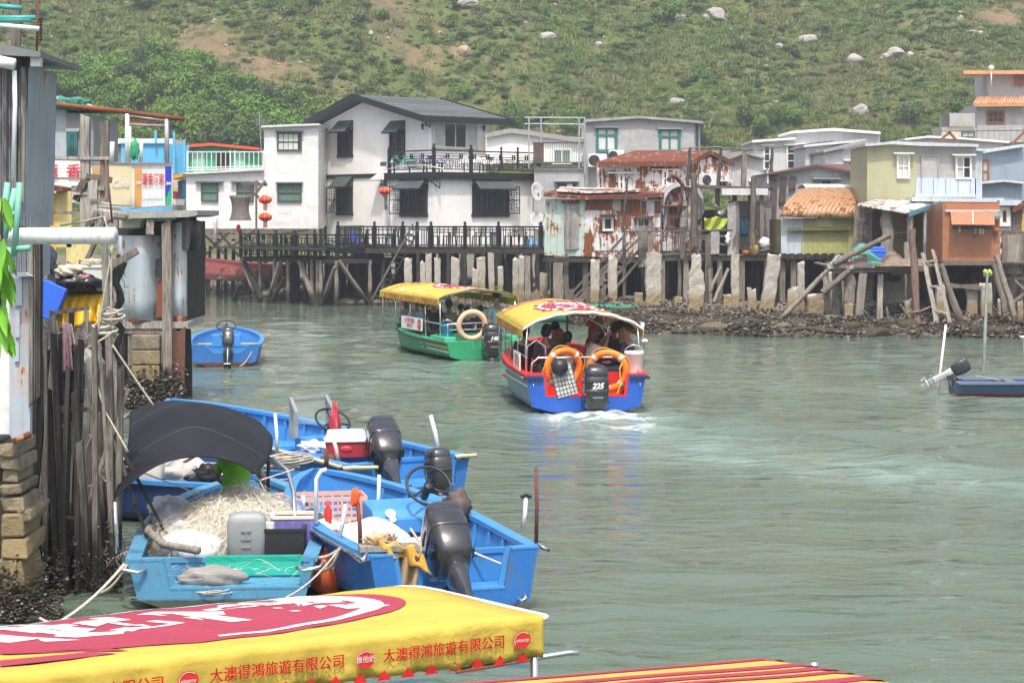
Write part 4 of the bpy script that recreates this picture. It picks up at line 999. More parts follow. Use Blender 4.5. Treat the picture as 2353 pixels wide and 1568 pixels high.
p_=PZ(836,89.6,zu);mb=MB();mb.lathe([(.09,0),(.13,.22),(.14,.24)],tuple(p_),10);pt=thing('potted_plant','small grassy plant in an orange pot on the villa terrace corner','plant',tuple(p_));mb.build('pot',CLAY,pt)
mb=MB()
for k in range(22):a_=U(0,6.28);q0=p_+Vector((0,0,.22));mb.bar(q0,q0+Vector((cos(a_)*U(.1,.3),sin(a_)*U(.1,.3),U(.3,.55))),.012,.03)
mb.build('leaves',LEAF,pt)
def ladder(name,lab,a0,a1,b0,b1,n,mat,w=.12,rung=.05,rp=.06,cat='ladder',sh='plank'):
 l_=thing(name,lab,cat,tuple(a0));piece('rail',mat,l_,a0,a1,w,.07,sh);piece('rail',mat,l_,b0,b1,w,.07,sh)
 for k in range(n):f=(k+.6)/n;piece('rung',mat,l_,a0.lerp(a1,f),b0.lerp(b1,f),rung,rp)
 return l_
FS=Face(D0+rdir*DRt*.98-ldir*.3,PHI)
fa=Face(PZ(900,86.2,0),0)
ladder('timber_ladder','long dark timber ladder slanting from the villa terrace down to the water',fa.uv(*cA(1195,1345)),fa.uv(*cA(1440,897)),fa.uv(*cA(1245,1345))-Vector((0,-.5,.1)),fa.uv(*cA(1478,905))-Vector((0,-.5,.1)),13,wood('grey ladder wood',(.13,.12,.11),(.03,.028,.026)),.14)
mb=MB();fq=Face(PZ(840,88.5,0),0)
for k in range(13):
 rock_mesh(mb,(-7.2+k*.32,88.6+U(-.3,.5),.1),U(.22,.38),k+300,(1.2,.9,.6),9,6)
single(mb,'rubble_footing',RUB,'low rubble stone footing in the water under the terrace ladder','footing')
def pillar(u0,u1,v0,v1,d,lab,lean=0,shape=None,mat=None,depth=None,group='rough granite pillars along the shore',cat='stone pillar'):
 fc=Face(PZ((u0+u1)/2,d,0),0);a=fc.uv(u0,v0);b=fc.uv(u1,v1);W_=b.x-a.x;z1=a.z;z0=min(b.z,float(shore_z((a.x+b.x)/2,d)))-.25;D_=depth or max(.28,W_*.7)
 q_=random.Random(int(u0*7+v0));n=12;rings=[];H_=z1-z0;nl=max(7,int(H_/.17))
 prof=[q_.uniform(-.06,.06)*W_ for _ in range(nl+1)];px=[q_.uniform(-1,1)for _ in range(n)]
 for j in range(nl+1):
  f=j/nl;k=(1.0 if not shape else shape(f));cx=(a.x+b.x)/2+lean*(1-f)*-1+prof[j]*.5;ring=[]
  for i in range(n):
   th=2*pi*(i+.5)/n;ex=1/max(abs(cos(th)),abs(sin(th)))**.75
   rr=.5*ex*(1+q_.uniform(-.085,.085));zz_=z0+f*H_+(q_.uniform(-.10,.06)*(1 if j==nl else.4))
   ring.append((cx+cos(th)*rr*W_*k*.93,d+D_/2+sin(th)*rr*D_*.93,zz_))
  rings.append(ring)
 mb=MB();mb.loft(rings);return single(mb,'stone_pillar',mat or STONE,lab,cat,group)
def cBp(a0,a1,b0,b1):u0,v0=cB(a0,b0);u1,v1=cB(a1,b1);return u0,u1,v0,v1
def cCp(a0,a1,b0,b1):u0,v0=cC(a0,b0);u1,v1=cC(a1,b1);return u0,u1,v0,v1
def cDp(a0,a1,b0,b1):u0,v0=cD(a0,b0);u1,v1=cD(a1,b1);return u0,u1,v0,v1
for(q4,d,lab,ln)in((cBp(196,252,1192,1370),86,'narrow pale pillar nearest the terrace ladder',0),(cBp(303,342,1210,1370),86,'short half of the stepped pillar pair under the terrace',0),(cBp(338,383,1160,1370),86,'tall half of the stepped pillar pair under the terrace',0),(cBp(397,442,1186,1380),85.5,'slim straight pillar between the stepped pair and the notched one',0),(cBp(507,565,1186,1400),85,'pillar with a notched top before a terrace pile',0),(cBp(648,690,1262,1410),84.5,'low shoulder of the broad pillar beside an orange cloth',0),(cBp(676,740,1186,1410),84.6,'broad pillar beneath the hanging orange cloth',0),(cBp(752,796,1160,1430),84,'tallest slim pillar right of the broad one',-.05),(cBp(818,858,1248,1400),84,'short rounded pillar near a white cross post',0),(cBp(916,960,1192,1430),83.5,'left half of the double pillar before the rusty hut',0),(cBp(956,998,1175,1430),83.4,'right half of the double pillar before the rusty hut',0),(cBp(1097,1155,1290,1400),82.5,'low block pillar under the rusty hut corner',0),(cBp(1165,1200,1190,1400),81.5,'slim pillar under the rusty hut',0)):
 pillar(*q4,d,lab+'',ln)
for(q4,d,lab,ln,sh)in((cCp(387,452,1070,1400),76.5,'notched granite pillar rising through the wooden stairs',0,None),(cCp(504,571,1052,1420),75.8,'tall granite pillar in front of the wooden stairs',0,None),(cCp(752,868,1025,1430),74,'widest granite pillar with a stepped head right of the stairs',0,None),(cCp(1035,1152,1035,1440),72,'broad granite pillar with a sloping shoulder and white streaks',0,lambda f:1.0 if f<.72 else.62),(cCp(1322,1380,1042,1440),73,'narrow tall granite pillar beside the crossed props',0,None),(cCp(1270,1330,1300,1430),73,'short brown pillar stump at the foot of the narrow tall one',0,None),(cCp(680,742,1290,1385),75,'short square stump left of the widest pillar',0,None),(cCp(942,1003,1315,1400),74,'short square stump between the two broad pillars',0,None),(cCp(1432,1496,1262,1430),70.5,'rounded mossy stump pillar left of the leaning one',0,None)):
 pillar(*q4,d,lab,ln,sh)
for(q4,d,lab,ln)in((cDp(240,330,955,1330),70,'leaning granite pillar with a forked head under the barrel roof hut',.35),(cDp(422,468,1005,1330),70.5,'slim granite pillar below the barrel roof hut',0),(cDp(358,430,1160,1320),70,'broad stacked stone footing below the barrel roof hut',0),(cDp(484,592,1200,1330),69,'wide low block footing behind the slanting prop',0),(cDp(584,640,1065,1330),71,'shadowed brown pillar under the landing',0),(cDp(688,735,1118,1330),70,'shadowed tan pillar under the landing planks',0),(cDp(708,768,1255,1390),66.6,'pale square footing block under a timber post',0),(cDp(1078,1134,1230,1330),66.4,'square concrete footing under the split post',0),(cDp(1270,1335,1150,1350),68,'granite pillar behind the leaning ladder',0),(cDp(1456,1530,1150,1330),68.5,'dark stained pillar under the orange hut',0),(cDp(1545,1620,1140,1340),67.5,'wide granite pillar behind the blue green pole',0),(cDp(1770,1809,1250,1340),67,'short granite pillar at the right end of the shore',0),(cDp(1650,1700,1235,1340),67.3,'short stone stump behind crossed props',0)):
 pillar(*q4,d,lab,ln)
F=Face(PZ(1230,97,0),0)
bd=thing('white_lowrise','low white building with a shallow arched roof edge behind the villa balcony','house',(1.5,97,1))
wall(F,[cB(740,365),cB(910,345),cB(1030,350),cB(1400,395),cB(1400,560),cB(740,560)],5,'wall',WHITE,bd)
m=MB();pl=[cB(745,362),cB(905,328),cB(1040,345),cB(1398,398)];q1=[F.uv(*a,.25)for a in pl];m.prism(q1+[p+Vector((0,0,-.22))for p in reversed(q1)],(0,5.5,0));m.build('roof',CONC,bd)
window(F,(1190,470),(1300,555),bd,WFR,GLASS_G,2,1,.08,None,cB)
G_=Face(PZ(1230,94.5,0),0)
gb=thing('grey_balcony_house','grey lower storey with a railed balcony between the villa and the teal windowed building','house',(2,94.5,1))
wall(G_,[cB(1062,610),cB(1395,612),cB(1395,900),cB(1062,900)],3,'wall',GSHEET,gb);wall(G_,[cB(1062,582),cB(1398,582),cB(1398,612),cB(1062,612)],4,'slab',CONC,gb)
window(G_,(1208,690),(1345,760),gb,TEAL,GLASS_D,2,1,.06,(.1,.15),cB);wall(G_.off(.04),[cB(1275,697),cB(1315,697),cB(1315,722),cB(1275,722)],.03,'curtain',CURT,gb)
r_=thing('balcony_railing','grey metal bar railing with a brown door panel on the grey balcony','railing',(2,94.7,5));Gr=G_.off(.1)
for v_ in(425,556,590):piece('rail',DKFR,r_,Gr.uv(*cB(1050,v_)),Gr.uv(*cB(1392,v_)),.06)
for k in range(19):a=1125+k*14.5;piece('baluster',ALU,r_,Gr.uv(*cB(a,556)),Gr.uv(*cB(a,428)),.028)
m=MB();
for k in range(5):piece('board',wood('brown board',(.12,.09,.07)),r_,Gr.uv(*cB(1068+k*11,552)),Gr.uv(*cB(1068+k*11,430)),.18,.03)
for(a,b0,b1)in((1027,250,590),(1107,250,425),(1360,255,600),(1397,262,640)):piece('post',ALU,r_,Gr.uv(*cB(a,b1)),Gr.uv(*cB(a,b0)),.07)
for b in(256,298):piece('pole',flat('pale green pole',(.38,.52,.46),.5),r_,Gr.uv(*cB(995,b)),Gr.uv(*cB(1400,b+2)),.05,None,'box')
def dish(c,r,lab,tilt=(.9,0,-1.1)):
 d_=thing('satellite_dish',lab,'satellite dish',tuple(c));m=MB();m.smooth=True;rot=Euler(tilt).to_matrix()
 m.lathe([(r*k/6,-(r*.28)*(1-(k/6)**2))for k in range(1,7)]+[(r*.98,.01),(r*.5,-r*.24),(.02,-r*.31)],tuple(c),18,rot);m.build('dish',flat('pale grey dish',(.55,.56,.56),.4),d_)
 m=MB();f_=c+rot@Vector((0,0,r*.75));m.bar(c+rot@Vector((r*.6,0,0)),f_,.03);m.bar(f_,f_+Vector((.02,0,.1)),.07);m.bar(c,c+Vector((.1,.35,-.3)),.05);m.build('arm',ALU,d_)
dish(PZ(cB(1085,655)[0],90,4.9),.45,'large satellite dish on the villa corner below the balcony',(1.4,0,.9));dish(PZ(cB(1092,800)[0],90,3.6)+Vector((0,0,0)),.48,'tilted satellite dish low on the grey wall beside the rusty hut',(1.2,0,.7))
F=Face(PZ(1475,95,0),0)
gt_=thing('grey_building','grey sheet clad building with two teal framed windows and a low pitched roof','house',(5.5,95,1))
wall(F,[cC(358,150),cC(710,128),cC(1078,155),cC(1078,600),cC(340,640),cC(340,370),cC(358,370)],6,'wall',GSHEET,gt_)
m=MB();q1=[F.uv(*cC(*a),.25)for a in((352,138),(710,114),(1138,150),(1138,168),(1075,160),(710,132),(352,158))];m.prism(q1,(0,6.6,0));m.build('roof',CONC,gt_)
wall(F.off(-1.6),[cC(1062,170),cC(1118,170),cC(1118,420),cC(1062,420)],3,'wall',sheet('dark grey sheet',(.17,.18,.19),grime=.5),gt_)
for a in(1062,1082,1112):piece('post',ALU,gt_,F.uv(*cC(a,420),-.2),F.uv(*cC(a,165),-.2),.07)
for(a,b)in(((438,202),(556,345)),((856,212),(974,345))):
 fr=window(F,a,b,gt_,TEAL,GLASS_P,2,1,.09,(.15,.2),cC,curtain=True)
 p0=F.uv(*cC(a[0],a[1]+42),.055);p1=F.uv(*cC(b[0],a[1]+42),.055);m=MB();m.bar(p0,p1,.05,.09);m.build('transom',TEAL,fr)
def aircon(c,s,lab,rz=0,w=.8,h=.6):
 a_=thing('air_conditioner',lab,'air conditioner',(c.x,c.y,c.z),rz,local=True);m=MB();m.box((0,0,h/2),(w,.3,h));m.build('casing',WPIPE,a_,bevel=.02)
 m=MB()
 for k in range(5):m.tube([(-.15+cos(t_)*(.05+.045*k)*h/.6,-.165,h/2+sin(t_)*(.05+.045*k)*h/.6)for t_ in[i*pi/8 for i in range(16)]],.007,4,closed=True)
 for k in range(6):m.bar((-.15,-.165,h/2),(-.15+cos(k*1.047)*.24,-.165,h/2+sin(k*1.047)*.24),.012)
 m.build('grille',DKFR,a_);m=MB();m.lathe([(.26*h/.6,0),(.25*h/.6,.01),(.02,.012)],(-.15,-.152,h/2),16,Euler((pi/2,0,0)).to_matrix());m.build('fan_recess',flat('dark recess',(.02,.02,.02),.8),a_);return a_
aircon(F.uv(*cC(435,455),.35),1,'air conditioner unit on the grey building with teal windows',0,.85,.6);aircon(F.uv(*cC(560,415),.2),1,'second air conditioner unit partly behind the rusty roof ridge',0,.7,.5)
F=Face(PZ(1690,86,0),0);hb=thing('grey_roof_hut','small pale grey hut with a ribbed grey pitched roof behind the rusty house','hut',(9.5,86,1))
wall(F,[cC(1225,430),cC(1420,365),cC(1535,400),cC(1535,600),cC(1225,600)],4,'wall',LGREY,hb)
m=MB();q1=[F.uv(*cC(*a),.3)for a in((1230,425),(1415,352),(1548,392),(1548,404),(1415,366),(1240,432))];m.prism(q1,(0,4.5,0));m.build('roof',sheet('grey roof sheet',(.30,.29,.27),grime=.6,corr=4),hb)
m=MB();m.prism([F.uv(*cC(*a),.25)for a in((700,362),(760,345),(1415,352),(1240,425),(1180,370))],(0,.1,.02));m.build('roof_side',MATS['grey roof sheet'],hb)
piece('post',WOOD,hb,F.uv(*cC(1405,590),.4),F.uv(*cC(1413,350),.4),.2)
window(F,(1480,560),(1505,600),hb,WFR,GLASS_D,1,1,.04,(.25,.15),cC)
F=Face(PZ(1500,84,0),-3);F2r=Face(F.uv(*cC(1030,600)),30)
ru=thing('rusty_house','rust streaked white sheet metal house with a red brown roof, behind the front hut','house',(6,84,2))
wall(F,[cC(432,445),cC(1030,440),cC(1030,660),cC(432,660)],4,'wall',RUSTS,ru);wall(F2r,[cC(1030.5,440),cC(1180,388),cC(1325,440),cC(1325,600),cC(1030.5,600)],.15,'wall',RUSTS,ru,label='gable end wall streaked with rust')
A=F.uv(*cC(418,440),.35);B=F.uv(*cC(1055,436),.35);C_=F2r.uv(*cC(1185,362),.1);D_=C_+(A-B)*.78+Vector((0,.4,.05));up=Vector((0,0,.1))
m=MB();m.hexa([A,B,C_,D_],[A+up,B+up,C_+up,D_+up]);m.build('roof',RUSTR,ru)
E_=F2r.uv(*cC(1345,440),.1);m=MB();m.hexa([C_,E_,E_+(A-B)*.78,D_],[C_+up,E_+up,E_+(A-B)*.78+up,D_+up]);m.build('roof',RUSTR,ru)
m=MB();m.bar(B+up*.3,C_+up*.3,.04,.18);m.bar(C_+up*.3,E_+up*.3,.04,.18);m.build('bargeboard',RUSTR,ru)
m=MB();m.bar(A+up*.2,B+up*.2,.04,.2);m.build('gutter',RUSTR,ru)
for(a,b)in(((586,505),(605,600)),((876,482),(895,580))):window(F,a,b,ru,WFR,GLASS_D,1,2,.07,(.5,.22),cC)
m=MB();m.bar(F2r.uv(*cC(1190,545),.2),F2r.uv(*cC(1318,548),.2),.5,.05);m.build('shelf',WPIPE,ru)
aircon(F2r.uv(*cC(1168,582),.35),1,'white air conditioner on a ledge of the rusty gable wall',.5,.68,.5)
for(a,b,lab)in(((1034,580),(1052,322),'dark iron pole in front of the rusty gable, the one nearer the barrel shed'),((1236,600),(1258,325),'dark iron pole at the outer end of the rusty gable'),((604,880),(636,530),'thin bent dark rod rising over the front rusty roof'),((1082,980),(1078,505),'weathered post standing tall beside the arched hut'),((1468,970),(1470,515),'tall weathered post beside the blue picture panel')):
 d_=79 if a[0]in(1034,1236)else 78.5 if a[0]==604 else 76;fq=Face(PZ(1500,d_,0),0);m_=WOOD if a[0]in(1082,1468)else DKFR
 pole_thing('pole',m_,fq.uv(*cC(*a)),fq.uv(*cC(*b)),.28 if a[0]==1082 else.22 if a[0]==1468 else.1 if a[0]==604 else.14,lab,'pole')
fq=Face(PZ(1500,78.8,0),0);mb=MB();mb.tube([fq.uv(*cC(990,332)),fq.uv(*cC(1180,325)),fq.uv(*cC(1560,345))],.02,5);mb.tube([fq.uv(*cC(1050,330)),fq.uv(*cC(1260,322))],.03,5);single(mb,'wire',DKFR,'dark wires strung between the iron poles over the rusty roofs','wire')
F=Face(PZ(1390,79.5,0),3);rh=thing('rusty_hut','low hut of heavily rusted white and turquoise sheets under a flat peeling roof','hut',(3.8,79.5,2.25))
FT=Face(F.uv(*cC(345,900)),-20)
wall(FT,[cC(92,665),cC(352,672),cC(345,1048),cC(82,1040)],.12,'wall',RUSTT,rh,label='turquoise end wall with a boarded door')
wall(F,[cC(352,665),cC(600,670),cC(862,668),cC(862,1055),cC(600,1050),cC(345,1050)],3.6,'wall',RUSTS,rh)
for(a,b,c_,d_)in((360,675,535,740),(590,675,760,775),(815,675,862,760),(350,890,400,1045),(600,740,660,840)):wall(F.off(.03),[cC(a,b),cC(c_,b),cC(c_,d_),cC(a,d_)],.025,'patch_sheet',sheet('deep rust sheet',(.45,.36,.30),rust=.95,dent=.6,corr=3.2),rh)
wall(F.off(.03),[cC(545,675),cC(590,675),cC(590,745),cC(545,745)],.025,'patch_sheet',GSHEET,rh);wall(F.off(.03),[cC(762,672),cC(812,672),cC(812,735),cC(762,735)],.025,'patch_sheet',LGREY,rh);wall(F.off(.03),[cC(415,898),cC(600,898),cC(600,1010),cC(415,1010)],.025,'patch_sheet',sheet('pale blue peeling sheet',(.58,.66,.72),rust=.3),rh)
wall(FT.off(.05),[cC(228,700),cC(298,698),cC(296,1002),cC(230,1004)],.04,'door',sheet('grey board',(.26,.25,.25),corr=0,grime=.6),rh);wall(FT.off(.12),[cC(195,680),cC(310,672),cC(312,692),cC(205,698)],.1,'door_hood',RUSTR,rh)
for k in range(4):a=232+k*17;piece('door_board',wood('grey board wood',(.27,.26,.25),(.12,.11,.11)),rh,FT.uv(*cC(a+7,1000),.06),FT.uv(*cC(a+7,702),.06),.27,.03,'plank2')
q1=[FT.uv(*cC(78,650),.3),F.uv(*cC(340,672),.35),F.uv(*cC(878,655),.35),F.uv(*cC(878,640),-3.9),FT.uv(*cC(160,630),-3.4)]
m=MB();m.prism(q1,(0,0,.16));m.build('roof',RUSTR,rh)
m=MB();m.prism([FT.uv(*cC(165,648),.2)+Vector((0,0,.19)),F.uv(*cC(345,660),.1)+Vector((0,0,.18)),F.uv(*cC(720,652),.0)+Vector((0,0,.19)),F.uv(*cC(720,640),-3)+Vector((0,0,.19)),FT.uv(*cC(190,625),-3)+Vector((0,0,.19))],(0,0,.06));m.build('roof_sheet',sheet('peeling pale roof sheet',(.62,.64,.64),rust=.45),rh)
for k in range(9):piece('roof_board',WOODL if k%2 else RUSTR,rh,F.uv(*cC(190+k*70,650),-.2-U(0,2))+Vector((0,0,.26)),F.uv(*cC(250+k*70,648),-.6-U(0,2))+Vector((0,0,.27)),.2,.03,'plank2')
window(F,(480,795),(530,868),rh,WFR,GLASS_D,1,1,.07,None,cC);wall(F.off(.35),[cC(455,768),cC(560,764),cC(562,776),cC(458,780)],.33,'window_hood',RUSTR,rh)
window(F,(706,800),(778,862),rh,WFR,GLASS_D,2,1,.06,None,cC);wall(F.off(.35),[cC(678,788),cC(812,782),cC(812,793),cC(680,799)],.33,'window_hood',RUSTR,rh)
for(u_,b0)in((1212,0),(1283,0),(1300,0),(1345,0),(1385,0)):
 p_=F.u(u_);piece('stilt',WOODT,rh,(p_.x,p_.y+.3,0),(p_.x,p_.y+.3,2.3),.34 if u_==1283 else.2,None,'plank2')
p_=F.uv(*cC(175,1060));piece('stilt',WOODT,rh,(p_.x,p_.y+.1,0),(p_.x,p_.y+.1,2.2),.36,.3,'plank2')
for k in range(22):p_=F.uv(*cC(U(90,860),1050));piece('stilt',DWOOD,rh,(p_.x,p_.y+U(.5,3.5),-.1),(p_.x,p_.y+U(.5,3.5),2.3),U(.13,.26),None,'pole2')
for k in range(5):piece('joist',DWOOD,rh,F.uv(*cC(85,1052),-k*.8)+Vector((0,0,-.1)),F.uv(*cC(862,1062),-k*.8)+Vector((0,0,-.1)),.12,.16,'plank')
F=Face(PZ(1560,80.5,0),8);ah=thing('arched_hut','tall hut with an arched tin front, rust streaks and a rusted stovepipe','hut',(6.6,80.5,2.3))
arc=[(868+(1140-868)*(1-cos(pi*k/14))/2,760-195*sin(pi*k/14)**.62)for k in range(15)]
wall(F,[cC(868,1010)]+[cC(*a)for a in arc]+[cC(1140,1010)],4,'wall',RUSTS,ah)
m=MB();o1=[F.uv(*cC(a+(a-1004)*.05,b-14),.3)for a,b in arc];i1=[F.uv(*cC(a-(a-1004)*.06,b+16),.3)for a,b in arc]
m.prism(o1+list(reversed(i1)),(0,.1,0));m.build('arch_trim',LGREY,ah);m=MB();m.prism(o1+[F.uv(*cC(a+(a-1004)*.04,b-9),.3)for a,b in reversed(arc)],(0,4.4,0));m.build('roof',LGREY,ah)
wall(F.off(.25),[cC(975,640),cC(1015,610),cC(1028,700),cC(1020,760),cC(1035,850),cC(985,852),cC(965,800),cC(985,730)],.22,'flue_sheet',GSHEET,ah)
m=MB();m.smooth=True;m.tube([F.uv(*cC(905,545),1.0),F.uv(*cC(925,510),.9),F.uv(*cC(960,525),.8),F.uv(*cC(1000,570),.6),F.uv(*cC(985,700),.4),F.uv(*cC(958,855),.4)],.085,9);m.build('stovepipe',RUSTR,ah)
window(F,(912,725),(962,850),ah,BRFR,RUSTR,1,3,.06,(.35,.35),cC,label='rust red shuttered window under a little hood')
wall(F.off(.03),[cC(880,720),cC(910,720),cC(910,840),cC(880,840)],.03,'patch_sheet',sheet('pale blue peeling sheet',(.6,.66,.72),rust=.3),ah)
for k in range(10):p_=F.uv(*cC(U(870,1140),1010));piece('stilt',DWOOD,ah,(p_.x,p_.y+U(.2,3.5),-.1),(p_.x,p_.y+U(.2,3.5),2.4),U(.15,.26),None,'pole2')
st=thing('wooden_stairs','weathered grey wooden stairs with handrails coming down from the platform beside the rusty hut','stairs',tuple(PZ(1330,77.5,.3)))
fa,fb=Face(PZ(1400,78,0),0),Face(PZ(1400,76.9,0),0)
for(f_,a,b,w)in((fa,(620,905),(255,1300),.14),(fb,(722,918),(262,1375),.14),(fb,(720,1065),(450,1375),.32),(fa,(722,1000),(330,1370),.2),(fb,(725,990),(450,1300),.1),(fa,(640,965),(262,1340),.09)):
 piece('handrail' if w<.2 else 'stringer',WOOD,st,f_.uv(*cC(*a)),f_.uv(*cC(*b)),w,.09,'plank')
for k in range(12):
 f=(k+.5)/12;a=fa.uv(*cC(690-380*f,1015+345*f));b=fb.uv(*cC(715-390*f,1050+350*f));b.z=a.z
 piece('step',WOOD,st,a,b,.26,.05,'plank2')
for(f_,a,b,w)in((fb,(738,1115),(738,845),.36),(fb,(378,1390),(382,1270),.22),(fb,(252,1360),(250,1265),.3),(fb,(612,1320),(612,900),.12)):piece('post',WOODL if w>.3 else WOOD,st,f_.uv(*cC(*a)),f_.uv(*cC(*b)),w,.2,'plank')
PF=Face(PZ(1600,76.5,0),0);zp=PF.uv(*cC(900,1030)).z
pf=thing('shore_platform','weathered timber platform on posts between the rusty huts and the barrel roof hut','platform',(8,76.5,2.3))
x0=PF.uv(*cC(770,1030)).x;x1=PF.uv(*cC(1570,1030)).x
plank_deck(pf,Vector((x0,76.5,0)),x1-x0,Vector((1,0,0)),Vector((0,1,0)),4.5,zp-.04,WOOD,.2)
for dz_ in(.15,.35):piece('beam',WOODT if dz_<.3 else DWOOD,pf,(x0,76.55+dz_,zp-.16),(x1,76.55+dz_,zp-.16),.1,.2,'plank')
for a in(985,1025,1180,1395,1560,870,1250):p_=PF.uv(*cC(a,1100));piece('post',WOODT,pf,(p_.x,76.7,-.1),(p_.x,76.7,zp-.05),U(.14,.24),None,rnd.choice(('plank','pole')))
for k in range(26):x_=U(x0,x1);y_=U(77.3,81);piece('post',DWOOD,pf,(x_,y_,-.1),(x_,y_,zp),U(.15,.34),None,'pole2')
for(a,b)in(((1180,1280),(1255,1115)),((1205,1355),(1305,1125)),((1190,1360),(1180,1130))):piece('prop',WOODL,pf,PF.uv(*cC(*a),.3),PF.uv(*cC(*b),.3),.15,None,'pole')
rp=thing('platform_railing','rough plank railing along the timber platform beside the stairs','railing',(8,76.4,zp));PR=PF.off(.12)
for(a,b,w)in(((605,885),(1320,872),.18),((775,908),(1320,912),.14),((610,960),(725,955),.1),((940,1000),(1120,1000),.08),((1100,920),(1330,985),.05)):piece('rail',WOOD,rp,PR.uv(*cC(*a)),PR.uv(*cC(*b)),w,.06,'plank')
for(a,b0,b1,w)in((785,1030,900,.2),(998,1060,862,.18),(1090,1035,860,.22),(1168,1420,900,.2),(1215,1030,865,.32),(1352,1035,680,.26),(1325,1035,690,.3),(1525,1000,620,.14)):piece('post',WOOD if w<.3 else CONC,rp,PR.uv(*cC(a,b0)),PR.uv(*cC(a,b1)),w,.14,'plank')
cn=thing('platform_canopy','makeshift canopy of grey boards and sheets over the platform','canopy',(8.8,77.5,5.1))
for k in range(11):f=k/10;a=PF.uv(*cC(1095,590),-.2-.32*k);b=PF.uv(*cC(1570,600),-.2-.32*k);piece('roof_board',WOOD if k%3 else DWOOD,cn,a+Vector((U(-.2,.3),0,.01*k)),b+Vector((U(-.3,.2),0,U(-.04,.04))),.28,.05,rnd.choice(('plank','plank2')))
m=MB();a=PF.uv(*cC(1262,640),.4);b=PF.uv(*cC(1568,640),.4);m.hexa([a,b,b+Vector((0,3.4,.15)),a+Vector((0,3.4,.15))],[q_+Vector((0,0,.24))for q_ in(a,b)]+[b+Vector((0,3.4,.3)),a+Vector((0,3.4,.3))]);m.build('fascia_sheet',LGREY,cn)
for a in(1232,1345,1450):piece('post',WOOD,cn,PF.uv(*cC(a,1030),-.6),PF.uv(*cC(a,600),-.6),.16,None,'plank')
rag=MB();rag.surf(lambda a,b:PF.uv(*cC(1145+a*160,790+70*b+8*sin(a*9)+(1-abs(2*a-1))*18*b),.1+.12*sin(a*14+b*5)),14,6,.01);single(rag,'tarpaulin',flat('lime green tarpaulin',(.36,.44,.06),.6,dirt=(.3,.15,.06)),'lime green tarpaulin hung under the makeshift canopy','tarpaulin')
rag=MB();rag.surf(lambda a,b:PF.uv(*cC(1215+a*90+b*20,700+a*60+b*(60+40*a)),-.3+.2*sin(a*10+b*7)),8,8,.01);single(rag,'torn_sheet',flat('torn pale cloth',(.5,.52,.48),.8),'torn pale sheet hanging above the lime tarpaulin','sheet')
wp=thing('shade_wall','grey panel wall at the back of the platform','wall panel',(10.2,79.5,zp));Fw=Face(PZ(1700,79.5,0),0)
wall(Fw,[cC(1305,680),cC(1590,680),cC(1590,1040),cC(1305,1040)],.1,'panel',sheet('dim grey sheet',(.24,.235,.24),grime=.4),wp);wall(Fw.off(-1),[cC(1130,740),cC(1340,740),cC(1340,1040),cC(1130,1040)],.1,'panel',flat('painted interior dark',(.035,.032,.028),.9),wp)  # second panel is near black: interior shade put into its colour
pic=thing('picture_panel','blue picture panel with pale figures on the grey wall','picture',tuple(Fw.uv(*cC(1412,905))))
wall(Fw.off(.12),[cC(1362,785),cC(1462,785),cC(1462,905),cC(1362,905)],.06,'frame',DKFR,pic);wall(Fw.off(.15),[cC(1368,792),cC(1456,792),cC(1456,898),cC(1368,898)],.02,'print',flat('deep blue print',(.04,.22,.42),.4,vary=.4,scale=5),pic)
for(a,b,r_)in((1390,815,10),(1400,840,14),(1432,820,12),(1440,845,11),(1380,850,9)):wall(Fw.off(.165),[cC(a+r_*cos(t_*.7),b+r_*1.5*sin(t_*.7))for t_ in range(9)],.01,'figure',flat('light blue print',(.18,.42,.62),.4),pic)
p_=PF.uv(*cC(905,1030),-1.2);bn=thing('metal_bench','black metal bench with two backrests behind the plank railing','bench',(p_.x,p_.y,zp))
for k in range(2):
 for s_ in(-1,1):piece('backrest',DKFR,bn,(p_.x-.65+k*1.0+s_*.38,p_.y,zp+.9),(p_.x-.65+k*1.0+s_*.38,p_.y,zp+2.0),.04)
 for v_ in(.95,1.4,2.0):piece('backrest',DKFR,bn,(p_.x-1.03+k*1.0,p_.y,zp+v_),(p_.x-.27+k*1.0,p_.y,zp+v_),.04)
piece('seat',DKFR,bn,(p_.x-1,p_.y-.2,zp+.85),(p_.x+.9,p_.y-.2,zp+.85),.4,.06)
for k in range(9):piece('leg',DKFR,bn,(p_.x-.95+k*.22,p_.y-.2,zp),(p_.x-.95+k*.22,p_.y-.2,zp+.85),.03)
def urn(p,r,h,mat,lab,cat='pot',name='plant_pot',plant=0):
 t_=thing(name,lab,cat,tuple(p));m=MB();m.smooth=True;m.lathe([(r*.55,0),(r*.6,h*.04),(r*.95,h*.45),(r*.9,h*.75),(r*.7,h*.85),(r,h*.95),(r*1.02,h),(r*.8,h*.97),(r*.6,h*.8)],tuple(p),16);m.build('pot',mat,t_)
 if plant:
  m=MB()
  for k in range(plant):a_=U(0,6.28);q0=p+Vector((0,0,h*.9));e=q0+Vector((cos(a_)*U(.1,.35),sin(a_)*U(.1,.3),U(.15,.5)));m.bar(q0,e,.05,.02)
  m.build('leaves',LEAFG,t_)
 return t_
urn(PF.uv(*cC(1480,1040),.0)+Vector((0,0,.02)),.22,.46,flat('ochre glazed pot',(.38,.30,.12),.5),'ochre glazed pot with green spikes on the platform edge',plant=18);urn(PF.uv(*cC(1424,1040),.0)+Vector((0,0,.02)),.17,.2,flat('orange plastic bowl',(.55,.16,.04),.5),'low orange pot beside the ochre glazed pot',plant=0)
